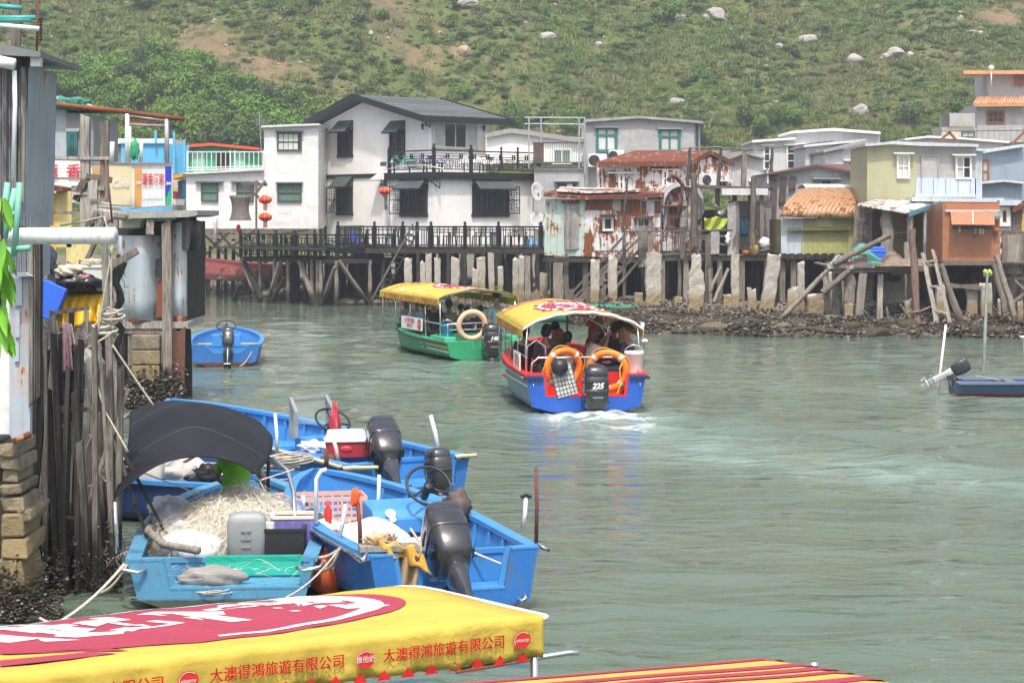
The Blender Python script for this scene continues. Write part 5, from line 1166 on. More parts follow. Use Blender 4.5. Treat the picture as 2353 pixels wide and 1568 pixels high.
for i,(a,b,w,h,lab)in enumerate(((1300,895,26,70,'white cloth hung on the platform railing'),(1545,925,60,60,'white sack lying at the right end of the platform'))):
 rag=MB();rag.smooth=True;rag.ball(tuple(PF.uv(*cC(a,b+h/2),.25)),1,12,8,(w*.0034,.1,h*.0034));
 for j in range(len(rag.v)):v=rag.v[j];k_=1+.18*sin(v[2]*40+v[0]*30);rag.v[j]=(v[0]+.03*sin(v[2]*30),v[1]*1.0,v[2])
 single(rag,'cloth' if i==0 else 'sack',CLOTH,lab,'cloth' if i==0 else 'sack')
OLIVE=sheet('olive yellow painted sheet',(.36,.37,.15),grime=.5,dent=.7,corr=0);OLIVD=sheet('dark olive sheet',(.20,.20,.055),grime=.5,dent=.5);PBLUE=sheet('pale blue grey sheet',(.46,.53,.58),grime=.4,dent=.5)
BEIGE=sheet('beige green render',(.38,.385,.24),grime=.25,dent=.25);ORNG=sheet('orange brown painted sheet',(.33,.135,.065),rust=.18,rustc=(.16,.05,.02),grime=.35,dent=.5);BARR=sheet('ochre rust corrugated',(.34,.185,.10),rust=.35,rustc=(.17,.07,.03),grime=.7,dent=.4)
BLGR=sheet('blue grey painted sheet',(.27,.34,.41),grime=.35,dent=.4);CREAM=flat('cream render',(.52,.50,.40),.8,vary=.15,dirt=(.2,.19,.15))
def roofband(F_,pts,conv,parent,back=4.5,out=.3,mat=None,th=None,name='roof'):
 m=MB();q1=[F_.uv(*conv(*a),out)for a in pts];m.prism(q1,(0,back+out,0));return m.build(name,mat or CONC,parent)
F=Face(PZ(1830,100,0),0);h1=thing('white_flat_house','white house with narrow strip windows and the highest flat roof behind the barrel hut','house',(13,100,1))
wall(F,[cD(150,268),cD(415,250),cD(415,215),cD(640,198),cD(925,222),cD(925,460),cD(150,560)],5,'wall',LGREY,h1)
roofband(F,[(380,200),(640,181),(930,204),(930,219),(640,197),(380,214)],cD,h1,mat=WHITE);roofband(F,[(145,256),(412,238),(412,250),(145,270)],cD,h1,mat=WHITE)
for(a,b)in(((360,292),(402,428)),((455,290),(472,405)),((218,295),(250,430))):window(F,a,b,h1,WFR,GLASS_D,1,3,.06,(.2,.2),cD)
F=Face(PZ(1900,95,0),0);h2=thing('pale_flat_house','pale flat roofed house with a green glazed window in front of the white one','house',(14.5,95,1))
wall(F,[cD(470,300),cD(850,268),cD(850,470),cD(470,470)],4,'wall',LGREY,h2);roofband(F,[(460,285),(845,248),(845,262),(460,299)],cD,h2,mat=LGREY)
window(F,(562,335),(608,440),h2,WFR,flat('bright green glass',(.03,.20,.10),.2),1,2,.05,(.2,.2),cD)
F=Face(PZ(1950,91,0),0);h3=thing('lean_to_house','pale lean-to with a slanting roof edge left of the beige green house','house',(15,91,1))
wall(F,[cD(590,335),cD(860,280),cD(860,470),cD(590,470)],3.5,'wall',LGREY,h3);roofband(F,[(583,318),(845,252),(845,275),(583,332)],cD,h3,mat=CONC);window(F,(730,390),(790,408),h3,WFR,GLASS_D,1,1,.04,(.2,.2),cD)
F=Face(PZ(2200,104,0),0);h4=thing('white_long_house','long pale roof edge stretching behind the grey half of the two tone house','house',(22,104,1))
wall(F,[cD(1090,255),cD(1200,240),cD(1400,240),cD(1680,275),cD(1680,420),cD(1090,420)],4,'wall',LGREY,h4);roofband(F,[(1080,245),(1220,228),(1400,236),(1720,262),(1720,274),(1400,248),(1220,240),(1080,256)],cD,h4,mat=WHITE)
def brickmat():
 t=NT('grey facing brick');p=t.obj();b=t.new('ShaderNodeTexNoise');cc=t.mix(t.ramp(t.rand(),0,1),(.45,.45,.44),(.60,.60,.59));n=t.noise(t.pos(),5,3);t.bump(n,.4,.01);return t.fin(t.mix(t.ramp(n,.3,.7,0,.3),cc,(.24,.24,.25)),.85)
BRICK=brickmat();F=Face(PZ(2300,112,0),0);bh=thing('brick_house','grey brick house with orange roof tiles at the foot of the hill','house',tuple(PZ(2310,112,4)))
wall(F,[cD(1518,40),cD(1812,40),cD(1812,270),cD(1518,270)],6,'wall',flat('pale mortar',(.42,.43,.43),.9),bh)
tl=F.uv(*cD(1520,48));br=F.uv(*cD(1812,268));nc=34;ch=(tl.z-br.z)/nc;bw=.62;n_=0
bme={}
for j in range(nc):
 x=tl.x+(0 if j%2 else-bw/2);z_=tl.z-(j+.5)*ch
 while x<br.x-.1 and n_<298:
  xa=max(x,tl.x);
  a,b=cD(1580,78),cD(1685,152);wx0=F.uv(*a).x-.1;wx1=F.uv(*b).x+.1;wz1=F.uv(*a).z+.05;wz0=F.uv(*b).z-.1
  if not(xa+bw>wx0 and xa<wx1 and wz0<z_<wz1)and xa+bw*.94<br.x+.4:
   piece('brick',BRICK,bh,(xa+.02,112-.015-U(0,.012),z_),(min(x+bw,br.x)-.02,112-.015,z_),.05,ch*.84);n_+=1
  x+=bw
window(F,(1588,82),(1680,146),bh,BRFR,GLASS_D,3,2,.08,None,cD)
TILE=flat('orange roof tile',(.50,.24,.13),.7,vary=.35)
A=F.uv(*cD(1500,44),.5);B=F.uv(*cD(1820,42),.5);Cc=F.uv(*cD(1530,2),-1.6);up=Vector((0,0,.05))
m=MB();m.hexa([A,B,B+(Cc-A),Cc],[A+up,B+up,B+(Cc-A)+up,Cc+up]);m.build('roof',TILE,bh);n=17
for k in range(n+1):f=k/n;a=A.lerp(B,f)+up*1.5;m=MB();m.smooth=True;m.tube([a,a+(Cc-A)],.08,6);m.build('tile_row',TILE,bh)
m=MB();m.bar(A,B,.12,.1);m.build('eave',flat('ochre eave',(.55,.30,.10),.7),bh)
m=MB();
wall(F.off(-1.2),[cL(0,0)],1,'x',BRICK,bh)if False else None
Fu=Face(PZ(2300,114,0),0);wall(Fu,[(2265,172),(2352,172),(2352,280),(2275,280)],3,'wall',BRICK,bh,label='set back upper storey');wall(Fu,[(2325,172),(2360,172),(2360,196),(2325,196)],.1,'panel',BRFR,bh)if False else None
m=MB();m.box(Fu.uv(2310,168),(5,1.4,.2));m.build('roof',TILE,bh);m=MB();m.smooth=True;m.ball(tuple(Fu.uv(2267,159)+Vector((0,-1,0))),.15,12,8);m.bar(Fu.uv(2267,163)+Vector((0,-1,0)),Fu.uv(2267,200)+Vector((0,-1,0)),.06);m.build('globe_lamp',WHITE,bh)
wall(Fu.off(.2),[(2332,172),(2352,172),(2352,196),(2332,196)],.1,'shutter',BRFR,bh)
F=Face(PZ(2200,109,0),0);ch_=thing('cream_house','small cream house with a stained parapet beside the brick house','house',tuple(PZ(2200,109,3)))
wall(F,[cD(1350,90),cD(1510,90),cD(1510,172),cD(1350,172)],2.5,'parapet',CONC,ch_);wall(F.off(-.15),[cD(1305,175),cD(1512,172),cD(1512,270),cD(1305,270)],2.5,'wall',CREAM,ch_);window(F.off(-.15),(1430,205),(1500,235),ch_,DKFR,GLASS_P,2,1,.05,None,cD)
for k in range(7):piece('rail',DKFR,ch_,F.uv(*cD(1308+k*7,172)),F.uv(*cD(1308+k*7,95)),.04)
m=MB();foliage_geo(m,1.0,260,90,.12,5);o=m.build('roof_plants',LEAF);o.location=F.uv(*cD(1410,95))+Vector((0,1,0));tag(o,'green potted plants crowding the parapet of the cream house','plant')
mb=MB()
for(a,b,c_,d_)in((1290,200,1810,196),(1290,60,1340,0),(1345,150,1350,0),(1320,20,1500,40),(1500,30,1420,0)):mb.tube([F.uv(*cD(a,b),1),F.uv(*cD(c_,d_),1)],.025,4)
single(mb,'roof_rods',DKFR,'thin rods and wires over the cream house roof','rods')
mb=MB();Ft=Face(PZ(2170,100,0),0)
for(a,b,c_,d_)in((1290,262,1355,205),(1350,205,1400,262),(1730,285,1812,205)):mb.bar(Ft.uv(*cD(a,b)),Ft.uv(*cD(c_,d_)),.12)
single(mb,'timber_trestle',BRFR,'red brown timber trestle on the flat roof edge','trestle')
F=Face(PZ(2300,82,0),0);bg=thing('blue_grey_house','blue grey house with a pale roof edge at the edge of the village','house',tuple(PZ(2310,82,2)))
wall(F,[cD(1560,330),cD(1812,290),cD(1812,640),cD(1560,640)],4,'wall',BLGR,bg);roofband(F,[(1560,312),(1812,278),(1812,296),(1560,335)],cD,bg,mat=PBLUE)
window(F,(1554,385),(1585,505),bg,BRFR,GLASS_P,1,2,.06,None,cD)
F=Face(PZ(2310,77,0),0);bg2=thing('blue_grey_shed','lower blue grey shed with a bowed roof edge beside the two tone house','shed',tuple(PZ(2310,77,2)))
wall(F,[cD(1552,525),cD(1680,505),cD(1812,520),cD(1812,640),cD(1552,640)],3,'wall',BLGR,bg2);roofband(F,[(1550,512),(1690,498),(1812,510),(1812,524),(1690,510),(1550,524)],cD,bg2,mat=LGREY)
F=Face(PZ(1870,80,0),0);gh=thing('brown_roof_hut','long grey hut with a thin brown gabled roof behind the barrel roof','hut',tuple(PZ(1870,80,2)))
wall(F,[cD(245,462),cD(540,412),cD(850,470),cD(850,640),cD(245,810)],5,'wall',GSHEET,gh)
roofband(F,[(232,458),(420,425),(540,402),(850,462),(850,474),(540,416),(420,438),(232,470)],cD,gh,mat=sheet('brown roof sheet',(.12,.06,.05),grime=.4))
m=MB();m.prism([F.uv(*cD(540,402),0),F.uv(*cD(850,402),-1.5),F.uv(*cD(850,462),.2)],(0,.05,0));m.build('roof',MATS['brown roof sheet'],gh)
window(F,(565,503),(628,530),gh,ALU,GLASS_D,1,1,.04,(.35,.25),cD)
for(a,b0,b1)in((280,800,470),(338,640,480),(397,560,478)):piece('batten',wood('purple brown batten',(.15,.11,.11)),gh,F.uv(*cD(a-12,b0),.1),F.uv(*cD(a,b1),.1),.24,.08,'plank')
piece('downpipe',WPIPE,gh,F.uv(*cD(240,520),.2),F.uv(*cD(236,440),.2),.06)
mb=MB();Fq=Face(PZ(1800,79,0),0);mb.tube([Fq.uv(*cD(0,328)),Fq.uv(*cD(266,305)),Fq.uv(*cD(640,260))],.02,4);mb.tube([Fq.uv(*cD(270,330)),Fq.uv(*cD(220,480)),Fq.uv(*cD(170,560))],.02,4);single(mb,'cable',DKFR,'thin cable looping over to the white flat houses','cable')
pole_thing('pole',DKFR,Fq.uv(*cD(262,450)),Fq.uv(*cD(267,302)),.13,'dark post in front of the far white house strip windows','pole')
F=Face(PZ(1880,74.5,0),0);bb=thing('barrel_roof_hut','hut under a rusty ochre barrel shaped corrugated roof, walls patched blue and olive','hut',tuple(PZ(1880,74.5,2.4)))
wall(F,[cD(322,735),cD(460,735),cD(440,955),cD(322,955)],.1,'wall',PBLUE,bb);wall(F,[cD(461,732),cD(780,730),cD(757,955),cD(441,955)],.1,'wall',OLIVE,bb);wall(F.off(-.1),[cD(322,740),cD(780,740),cD(757,955),cD(322,955)],3.4,'core_wall',OLIVD,bb)
for k in range(15):a=335+k*30;piece('batten',OLIVE if a>455 else PBLUE,bb,F.uv(*cD(a,950),.02),F.uv(*cD(a,738),.02),.025,.02)
piece('beam',wood('mossy board',(.22,.21,.10)),bb,F.uv(*cD(362,802),.1),F.uv(*cD(730,798),.1),.26,.1,'plank');
m=MB();
wall(F.off(.05),[cD(552,725),cD(625,728),cD(625,790),cD(552,790)],.05,'hatch',OLIVE,bb,label='small boarded hatch under the eave')
for k in range(4):piece('hatch_board',OLIVE,bb,F.uv(*cD(561+k*18,788),.07),F.uv(*cD(561+k*18,728),.07),.24,.02,'plank2')
nrib=17
for k in range(nrib):
 u0=310+(780-310)*k/nrib;u1=310+(780-310)*(k+1.04)/nrib;sh_=.27
 def rf(a,b,u0=u0,u1=u1):
  th=pi/2*b;base=F.uv(*cD(u0+(u1-u0)*a,728+2.5*sin(u0*.2)),.35);lat=(75/470)*0
  z0_=base.z;z1_=F.uv(*cD(600,545),-2.0).z;yy=-2.35*sin(th*1.0)**1.0*0
  y_=base.y+2.9*(1-cos(th));z_=z0_+(z1_-z0_)*sin(th)+.012*sin(a*pi);x_=base.x+1.62*(1-cos(th))**.8
  return(x_,y_,z_)
 m=MB();m.smooth=True;m.surf(rf,4,10,-.02);m.build('roof_sheet',BARR,bb)
m=MB();m.smooth=True;base=F.uv(*cD(310,728),.35);z1_=F.uv(*cD(600,545),-2.0).z
m.surf(lambda a,b:(F.uv(*cD(310,728)).x+1.25+a*(F.uv(*cD(780,728)).x-F.uv(*cD(310,728)).x-.1),base.y+2.4+b*2.2,z1_-.02+.14*sin(b*pi)),24,5,-.03);m.build('ridge_sheet',sheet('weathered white roof sheet',(.66,.68,.68),rust=.25,corr=3),bb)
wall(F.off(.3),[cD(305,700),cD(316,700),cD(316,955),cD(308,955)],.05,'corner_trim',OLIVD,bb)if False else None
for k in range(9):p_=F.uv(*cD(340+k*50,965),.25);piece('joist',DWOOD,bb,p_,p_+Vector((0,3.4,0)),.16,.18,'plank')
piece('beam',DWOOD,bb,F.uv(*cD(325,972),.1),F.uv(*cD(790,972),.1),.14,.2,'plank')
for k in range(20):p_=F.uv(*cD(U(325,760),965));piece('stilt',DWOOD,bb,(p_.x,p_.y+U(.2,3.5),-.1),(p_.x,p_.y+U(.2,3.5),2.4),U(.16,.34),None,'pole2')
for a in(330,397,605):p_=F.uv(*cD(a,965));piece('stilt',WOODT,bb,(p_.x,p_.y+.1,0),(p_.x,p_.y+.1,2.4),.2,None,'plank')
F=Face(PZ(2000,73.6,0),0)
sw=thing('slatted_wall','narrow leaning wall of grey horizontal boards between the barrel hut and the olive shed','board wall',tuple(F.uv(*cD(820,930))))
for k in range(10):v_=680+k*26;x0_=785-k*2.2;piece('board',WOOD if k%3 else WOODL,sw,F.uv(*cD(x0_,v_)),F.uv(*cD(876-k*1.5,v_-U(-5,5))),.05,.34,rnd.choice(('plank','plank2')),up=(0,0,1))
for a0,a1 in((790,768),(878,868)):piece('upright',WOODL,sw,F.uv(*cD(a1,920),.08),F.uv(*cD(a0,660),.08),.14,.08,'plank')
F=Face(PZ(2110,72.5,0),-1);tt=thing('two_tone_house','flat roofed house, one half beige green and the other grey, above the orange hut','house',tuple(PZ(2110,72.5,4.5)))
wall(F,[cD(848,295),cD(1000,280),cD(1153,290),cD(1153,640),cD(848,640)],4,'wall',BEIGE,tt,label='beige green half');wall(F.off(-.02),[cD(1153.5,290),cD(1515,300),cD(1515,490),cD(1153.5,490)],4,'wall',GSHEET,tt,label='grey half');wall(F.off(.05),[cD(1150,485),cD(1508,490),cD(1508,600),cD(1145,600)],.4,'wall',PBLUE,tt,label='pale blue painted lower band')
wall(F.off(-.4),[cD(1515,310),cD(1552,318),cD(1552,610),cD(1515,610)],3,'wall',PBLUE,tt)
roofband(F,[(838,280),(1000,262),(1180,268),(1530,280),(1530,296),(1180,290),(1000,280),(838,293)],cD,tt,mat=PBLUE);roofband(F,[(1515,305),(1578,310),(1578,325),(1515,320)],cD,tt,3,-.2,PBLUE)
window(F,(1036,350),(1100,482),tt,WFR,GLASS_P,2,2,.05,(.18,.25),cD,curtain=True);window(F,(1396,360),(1478,486),tt,WFR,[GLASS_P,GLASS_D],2,2,.05,(.18,.25),cD)
wall(F.off(.03),[cD(1182,348),cD(1284,348),cD(1284,488),cD(1182,488)],.04,'boarded_window',GSHEET,tt);m=MB()
for q0,q1 in(((1182,348),(1284,348)),((1182,348),(1182,488)),((1284,348),(1284,488))):m.bar(F.uv(*cD(*q0),.05),F.uv(*cD(*q1),.05),.05)
m.build('window_trim',ALU,tt)
for k in range(5):piece('seam',ALU,tt,F.uv(*cD(1180+k*75,598),.07),F.uv(*cD(1180+k*75,492),.07),.02)
wall(F.off(.3),[cD(1140,585),cD(1512,585),cD(1512,604),cD(1140,604)],.3,'ledge',PBLUE,tt)
slb=F.off(.9);wall(slb,[cD(1122,605),cD(1685,610),cD(1685,636),cD(1122,630)],1.6,'porch_slab',PBLUE,tt)
F=Face(PZ(2080,70.8,0),0);os_=thing('olive_shed','open fronted olive walled shed under a patched white lean-to roof','shed',tuple(PZ(2080,70.8,2.3)))
wall(F.off(-1.5),[cD(880,660),cD(1200,640),cD(1200,975),cD(880,975)],.1,'wall',OLIVD,os_);wall(F.off(-1.3),[cD(880,680),cD(960,680),cD(960,975),cD(880,975)],.1,'wall',flat('deep shade board',(.03,.03,.015),.9),os_)  # second wall is near black and paints the deep shade inside the shed
wall(F.off(-.2),[cD(1195,650),cD(1310,650),cD(1310,972),cD(1195,972)],.1,'wall',PBLUE,os_,label='pale blue panel');wall(F.off(-1.35),[cD(985,700),cD(1130,700),cD(1110,970),cD(985,970)],.06,'door',OLIVD,os_)
piece('door_bar',OLIVE,os_,F.uv(*cD(1010,822),-1.2),F.uv(*cD(1095,820),-1.2),.05)
for k in range(11):
 f=k/11;a0=F.uv(*cD(790+f*330,655+f*55),.9+.3*f);a1=F.uv(*cD(905+f*400,628+f*12),-1.6);f2=(k+1.05)/11;b0=F.uv(*cD(790+f2*330,655+f2*55),.9+.3*f2);b1=F.uv(*cD(905+f2*400,628+f2*12),-1.6);o3=Vector((0,0,.05+U(0,.03)))
 m=MB();m.hexa([a0,b0,b1,a1],[a0+o3,b0+o3,b1+o3,a1+o3]);m.build('roof_sheet',rnd.choice((MATS['weathered white roof sheet'],MATS['peeling pale roof sheet'],LGREY)),os_)
piece('post',WOODL,os_,F.uv(*cD(975,985),.6),F.uv(*cD(970,665),.6),.42,.3,'pole2');piece('post',WOODT,os_,F.uv(*cD(1105,1330),1.0),F.uv(*cD(1118,680),1.0),.24,None,'pole3');piece('post',WOODL,os_,F.uv(*cD(1090,1250),1.1),F.uv(*cD(1108,880),1.1),.36,.2,'plank2');piece('post',OLIVD,os_,F.uv(*cD(1303,1000),.05),F.uv(*cD(1308,640),.05),.18,.1)
piece('beam',flat('blue green batten',(.08,.22,.26),.6),os_,F.uv(*cD(1100,712),1.25),F.uv(*cD(1290,640),.2),.12,.14,'plank')
rag=MB();rag.surf(lambda a,b:F.uv(*cD(1045+a*45+5*sin(b*9),715+b*52+6*sin(a*7)),.3+.06*sin(a*12+b*6)),6,6,.01);single(rag,'laundry',flat('patterned cloth',(.30,.12,.14),.8,vary=.5,scale=14),'small patterned cloth hanging inside the olive shed porch','laundry')
F=Face(PZ(2230,68.3,0),0);oh=thing('orange_hut','boxy orange brown sheet metal hut on stilts with a propped shutter flap','hut',tuple(PZ(2230,68.3,2.2)))
wall(F,[cD(1312,640),cD(1660,640),cD(1662,1002),cD(1308,1002)],3.4,'wall',ORNG,oh)
wall(F.off(.03),[cD(1330,640),cD(1660,640),cD(1660,685),cD(1330,685)],.03,'fascia',sheet('orange painted board',(.42,.15,.065),grime=.5),oh);piece('batten',LGREY,oh,F.uv(*cD(1325,688),.06),F.uv(*cD(1658,688),.06),.05,.06)
m=MB();a,b,c_,d_=F.uv(*cD(1358,698),.05),F.uv(*cD(1628,700),.05),F.uv(*cD(1628,780),.55),F.uv(*cD(1365,776),.55);o3=Vector((0,-.02,.03));m.hexa([a,b,c_,d_],[a+o3,b+o3,c_+o3,d_+o3]);m.build('shutter_flap',ORNG,oh);piece('seam',LGREY,oh,(a+b)/2+o3*1.5,(c_+d_)/2+o3*1.5,.03)
wall(F.off(.02),[cD(1370,780),cD(1620,780),cD(1620,800),cD(1370,800)],.02,'recess',DKFR,oh)
for(a,b,w,h)in((1415,805,12,36),(1512,812,14,38),(1540,812,12,36),(1558,815,14,34),(1505,842,24,8)):
 wall(F.off(.04),[cD(a-w/2,b-h/2),cD(a+w/2,b-h/2),cD(a+w/2,b+h/2),cD(a-w/2,b+h/2)],.03,'painted_patch',flat('pale paint mark',(.5,.48,.44),.8,vary=.5,scale=20)if h>10 else DKFR,oh)
m=MB();m.smooth=True;p_=F.uv(*cD(1638,798),.12);m.lathe([(.07,-.15),(.1,0),(.09,.02)],tuple(p_),10);m.build('pot',CLAY,oh);m=MB();p_=F.uv(*cD(1638,722),.08);m.lathe([(.13,-.1),(.15,0),(.12,.1),(.03,.14)],tuple(p_),10);m.build('meter_box',GREYP,oh)
for k in range(6):piece('joist',WOOD,oh,F.uv(*cD(1308,1008),-k*.6)+Vector((0,0,0)),F.uv(*cD(1665,1008),-k*.6),.12,.14,'plank')
for k in range(24):p_=F.uv(*cD(U(1310,1655),1000));piece('stilt',DWOOD,oh,(p_.x,p_.y+U(.2,3.2),-.1),(p_.x,p_.y+U(.2,3.2),2.2),U(.16,.32),None,'pole2')
for(a0,b0,a1,b1)in((1370,1150,1560,1145),(1300,1135,1560,1165)):piece('beam',WOODT,oh,F.uv(*cD(a0,b0),-.1),F.uv(*cD(a1,b1),-.1),.14,.12,'plank')
back=thing('added_undercroft_piles','closely set piles added to darken the space under the huts along the shore','piles',(9,82,0))  # extra piles put in so the space under the huts goes dark
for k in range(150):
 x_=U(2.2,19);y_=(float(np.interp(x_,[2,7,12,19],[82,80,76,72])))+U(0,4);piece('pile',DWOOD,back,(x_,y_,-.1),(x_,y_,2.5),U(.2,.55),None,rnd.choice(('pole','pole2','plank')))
F=Face(PZ(2050,68.2,0),0);zl2=F.uv(*cD(900,1030)).z;ld=thing('landing','untidy landing of loose grey planks on props in front of the olive shed','landing',tuple(PZ(2050,68.2,zl2)))
xa,xb=F.uv(*cD(612,1030)).x,F.uv(*cD(1300,1030)).x
for k in range(24):
 x_=xa+(xb-xa)*(k+.5)/24;piece('plank',rnd.choice((WOOD,WOODL)),ld,(x_,67.9+U(-.15,.2),zl2+U(-.03,.06)),(x_+U(-.15,.15),70.6,zl2+U(.02,.1)),(xb-xa)/24*.9,.05,rnd.choice(('plank','plank2','plank3')))
for(a0,b0,a1,b1,o_,w)in((640,1055,1210,1040,.3,.3),(610,1028,1050,1022,.45,.12),(740,1000,1200,995,-.4,.16),(1000,1070,1200,1045,.25,.14),(650,1018,760,1030,.5,.1),(700,1012,1000,1030,.5,.08)):piece('beam',rnd.choice((WOODL,WOOD)),ld,F.uv(*cD(a0,b0),o_),F.uv(*cD(a1,b1),o_),w,.16,'plank')
for(a0,b0,a1,b1,o_,w)in((645,1010,985,835,.6,.22),(575,1190,740,1050,.5,.24),(262,1410,605,1050,.7,.16),(612,1030,680,955,.4,.1),(745,1250,745,1005,.3,.34),(790,1400,822,1070,.35,.26),(922,1360,930,1075,.2,.18),(600,1190,592,1070,.2,.2),(603,1330,608,1180,.1,.16),(660,1330,665,1060,-.2,.3),(850,1250,850,1070,-.6,.5),(1005,1250,1005,1120,-.6,.8)):
 piece('prop',rnd.choice((WOODT,WOODL,WOODT)),ld,F.uv(*cD(a0,b0),o_),F.uv(*cD(a1,b1),o_),w,min(w,.2),rnd.choice(('pole','plank','pole2')))
NETG=flat('green fishing net',(.07,.26,.20),.9,vary=.4,scale=12);NETB=flat('brown net',(.22,.17,.13),.95,vary=.4,scale=14)
def heap(c,r,mat,lab,cat='net',name='net_heap',seed=0,strands=60,sz=.55,base=.5,rad=.006):
 ""
 q_=random.Random(seed);t_=thing(name,lab,cat,tuple(c));mb=MB();mb.smooth=True
 def top(x,y):k=max(0,1-(x*x+y*y));return k**.5*sz*r*(.75+.35*sin(x*5+seed)+.2*cos(y*7))
 mb.surf(lambda a,b:(c[0]+(a-.5)*2*r,c[1]+(b-.5)*2*r*base*1.6,c[2]+max(.0,top((a-.5)*2,(b-.5)*2))),12,12);mb.build('pile',mat,t_)
 mb=MB()
 for k in range(strands):
  x,y=q_.gauss(0,.4),q_.gauss(0,.4);pts=[];a_=q_.uniform(0,6.28);rr=q_.uniform(.1,.3);cv=q_.uniform(-1,1)
  for j in range(7):
   px,py=x+rr*cos(a_+j*.6*cv)*j/6,y+rr*sin(a_+j*.6*cv)*j/6;z_=top(max(-1,min(1,px)),max(-1,min(1,py)))if px*px+py*py<1 else 0
   pts.append((c[0]+px*r,c[1]+py*r*base*1.6,c[2]+z_+q_.uniform(.0,.05)*r))
  mb.tube(pts,rad*q_.uniform(.7,1.6),4)
 mb.build('strands',mat,t_,kind='stuff');return t_
heap(F.uv(*cD(800,990),-.3)+Vector((0,0,-.1)),.95,NETG,'heap of turquoise green fishing net on the landing',seed=1);heap(F.uv(*cD(1010,1015),.1)+Vector((0,0,-.05)),.7,NETB,'grey brown net bundle beside the split post on the landing',seed=2)
m_=MB();m_.box(F.uv(*cD(905,962),-.4),(.55,.5,.6));m_.box(F.uv(*cD(905,935),-.4),(.6,.55,.06));single(m_,'tub',BLUEP,'bright blue tub behind the net heap on the landing','tub',bevel=.03)
crate(*F.uv(*cD(770,1008),.35),.3,flat('dull red plastic',(.42,.07,.06),.5),'dull red crate half under the green net',(.7,.4,.3))
F=Face(PZ(2160,66.4,0),0)
ladder('ladder','tall weathered wooden ladder leaning on the landing below the olive shed',F.uv(*cD(1275,1385),.6),F.uv(*cD(1190,945)),F.uv(*cD(1362,1410),.6),F.uv(*cD(1250,925)),3,WOODL,.2,.12,.07,sh='pole')
pl_=[(1450,1455,1300,1010,.22,'thick slanting pole nearest the orange hut, foot in the mud'),(1430,1440,1310,1060,.16,'thinner slanting pole next to the thick one under the orange hut'),(1695,1310,1625,1010,.2,'slanting prop under the end of the orange hut'),(1750,1335,1640,960,.2,'outer slanting prop beyond the orange hut'),(1165,1465,1122,800,.26,'very tall reddish pole standing in front of the olive shed'),(985,1410,968,1280,.1,'short stick upright in the mud under the landing'),(880,1470,920,1370,.09,'thin stick leaning in the shallows under the landing'),(530,1460,528,1420,.08,'tiny stake at the water edge')]
for(a0,b0,a1,b1,w,lab)in pl_:pole_thing('pole',WOODT if w!=.26 else wood('reddish pole wood',(.26,.16,.12)),F.uv(*cD(a0,b0),.4),F.uv(*cD(a1,b1)),w,lab,'pole')
mb=MB()
for(a0,b0,a1,b1)in((820,1290,1000,1450),(940,1470,1120,1290),(880,1420,1100,1330),(1115,1310,1250,1270),(370,1370,490,1465),(530,1410,580,1470),(900,1410,1060,1345),(1050,1260,1110,1360),(1520,1430,1560,1455)):p0,p1=F.uv(*cD(a0,b0),.5),F.uv(*cD(a1,b1),.4);mb.tube([p0,(p0+p1)/2+Vector((U(-.05,.05),0,-.06)),p1],.035,5)
single(mb,'driftwood',WOODT,'tangle of thin crossed sticks in the mud under the landing','driftwood')
F=Face(PZ(2320,70,0),0);fr_=thing('end_house','pale grey house end with a deep framed window beyond the orange hut','house',tuple(PZ(2320,71.5,2.3)));F0=F.off(-1.5)
wall(F0,[cD(1662,640),cD(1760,640),cD(1730,820),cD(1730,990),cD(1662,990)],3,'wall',LGREY,fr_);wall(F0.off(.3),[cD(1660,622),cD(1792,622),cD(1792,655),cD(1660,655)],3.3,'roof',PBLUE,fr_);window(F0,(1668,680),(1705,765),fr_,WFR,flat('brown window glass',(.10,.06,.035),.2),1,1,.1,None,cD)
wall(F0.off(.1),[cD(1738,690),cD(1812,650),cD(1812,1000),cD(1738,1000)],.1,'wall',wood('purple board',(.16,.13,.12)),fr_);wall(F0.off(.35),[cD(1740,672),cD(1812,625),cD(1812,670),cD(1740,700)],.5,'roof',RUSTR,fr_);wall(F0.off(.14),[cD(1795,705),cD(1812,705),cD(1812,820),cD(1795,820)],.03,'panel',flat('ochre board',(.5,.33,.06),.7),fr_)
ef=thing('board_fence','rough board railing on a plank walk at the end of the shore','fence',tuple(PZ(2325,69.5,zl2)))
for(a0,b0,a1,b1,w)in((1665,825,1812,832,.2),(1665,900,1812,908,.2),(1665,968,1812,972,.2),(1690,875,1750,875,.2)):piece('rail',WOOD,ef,F.uv(*cD(a0,b0),-.3),F.uv(*cD(a1,b1),-.3),.05,w,'plank')
for a,w in((1735,.5),(1690,.2),(1785,.15),(1808,.3)):piece('post',WOODL if w>.4 else WOOD,ef,F.uv(*cD(a,1075),-.15),F.uv(*cD(a,835),-.15),w,.1,'plank2')
for k in range(8):piece('plank',WOOD,ef,(F.uv(*cD(1665+k*20,1000)).x,69.6,zl2+.1),(F.uv(*cD(1665+k*20,1000)).x,71.4,zl2+.1),.26,.06,'plank2')
piece('beam',WOODL,ef,F.uv(*cD(1640,1022),0),F.uv(*cD(1812,1012),0),.14,.12,'plank');piece('beam',WOODT,ef,F.uv(*cD(1660,1105),-.2),F.uv(*cD(1812,1100),-.2),.16,.12,'plank')
for a,w in((1735,.34),(1695,.2),(1790,.2)):piece('pile',WOODT,ef,F.uv(*cD(a,1300),-.3),F.uv(*cD(a,1010),-.3),w,None,'pole')
for(a0,b0,a1,b1)in((1735,1250,1812,1190),(1750,1110,1812,1170),(1700,1370,1770,1430)):piece('brace',WOODT,ef,F.uv(*cD(a0,b0),.1),F.uv(*cD(a1,b1),.1),.14,.08,'plank')
W_=lambda u,v:(lambda d:PZ(u,d,0))(FD*CAM_H/(v-HV))
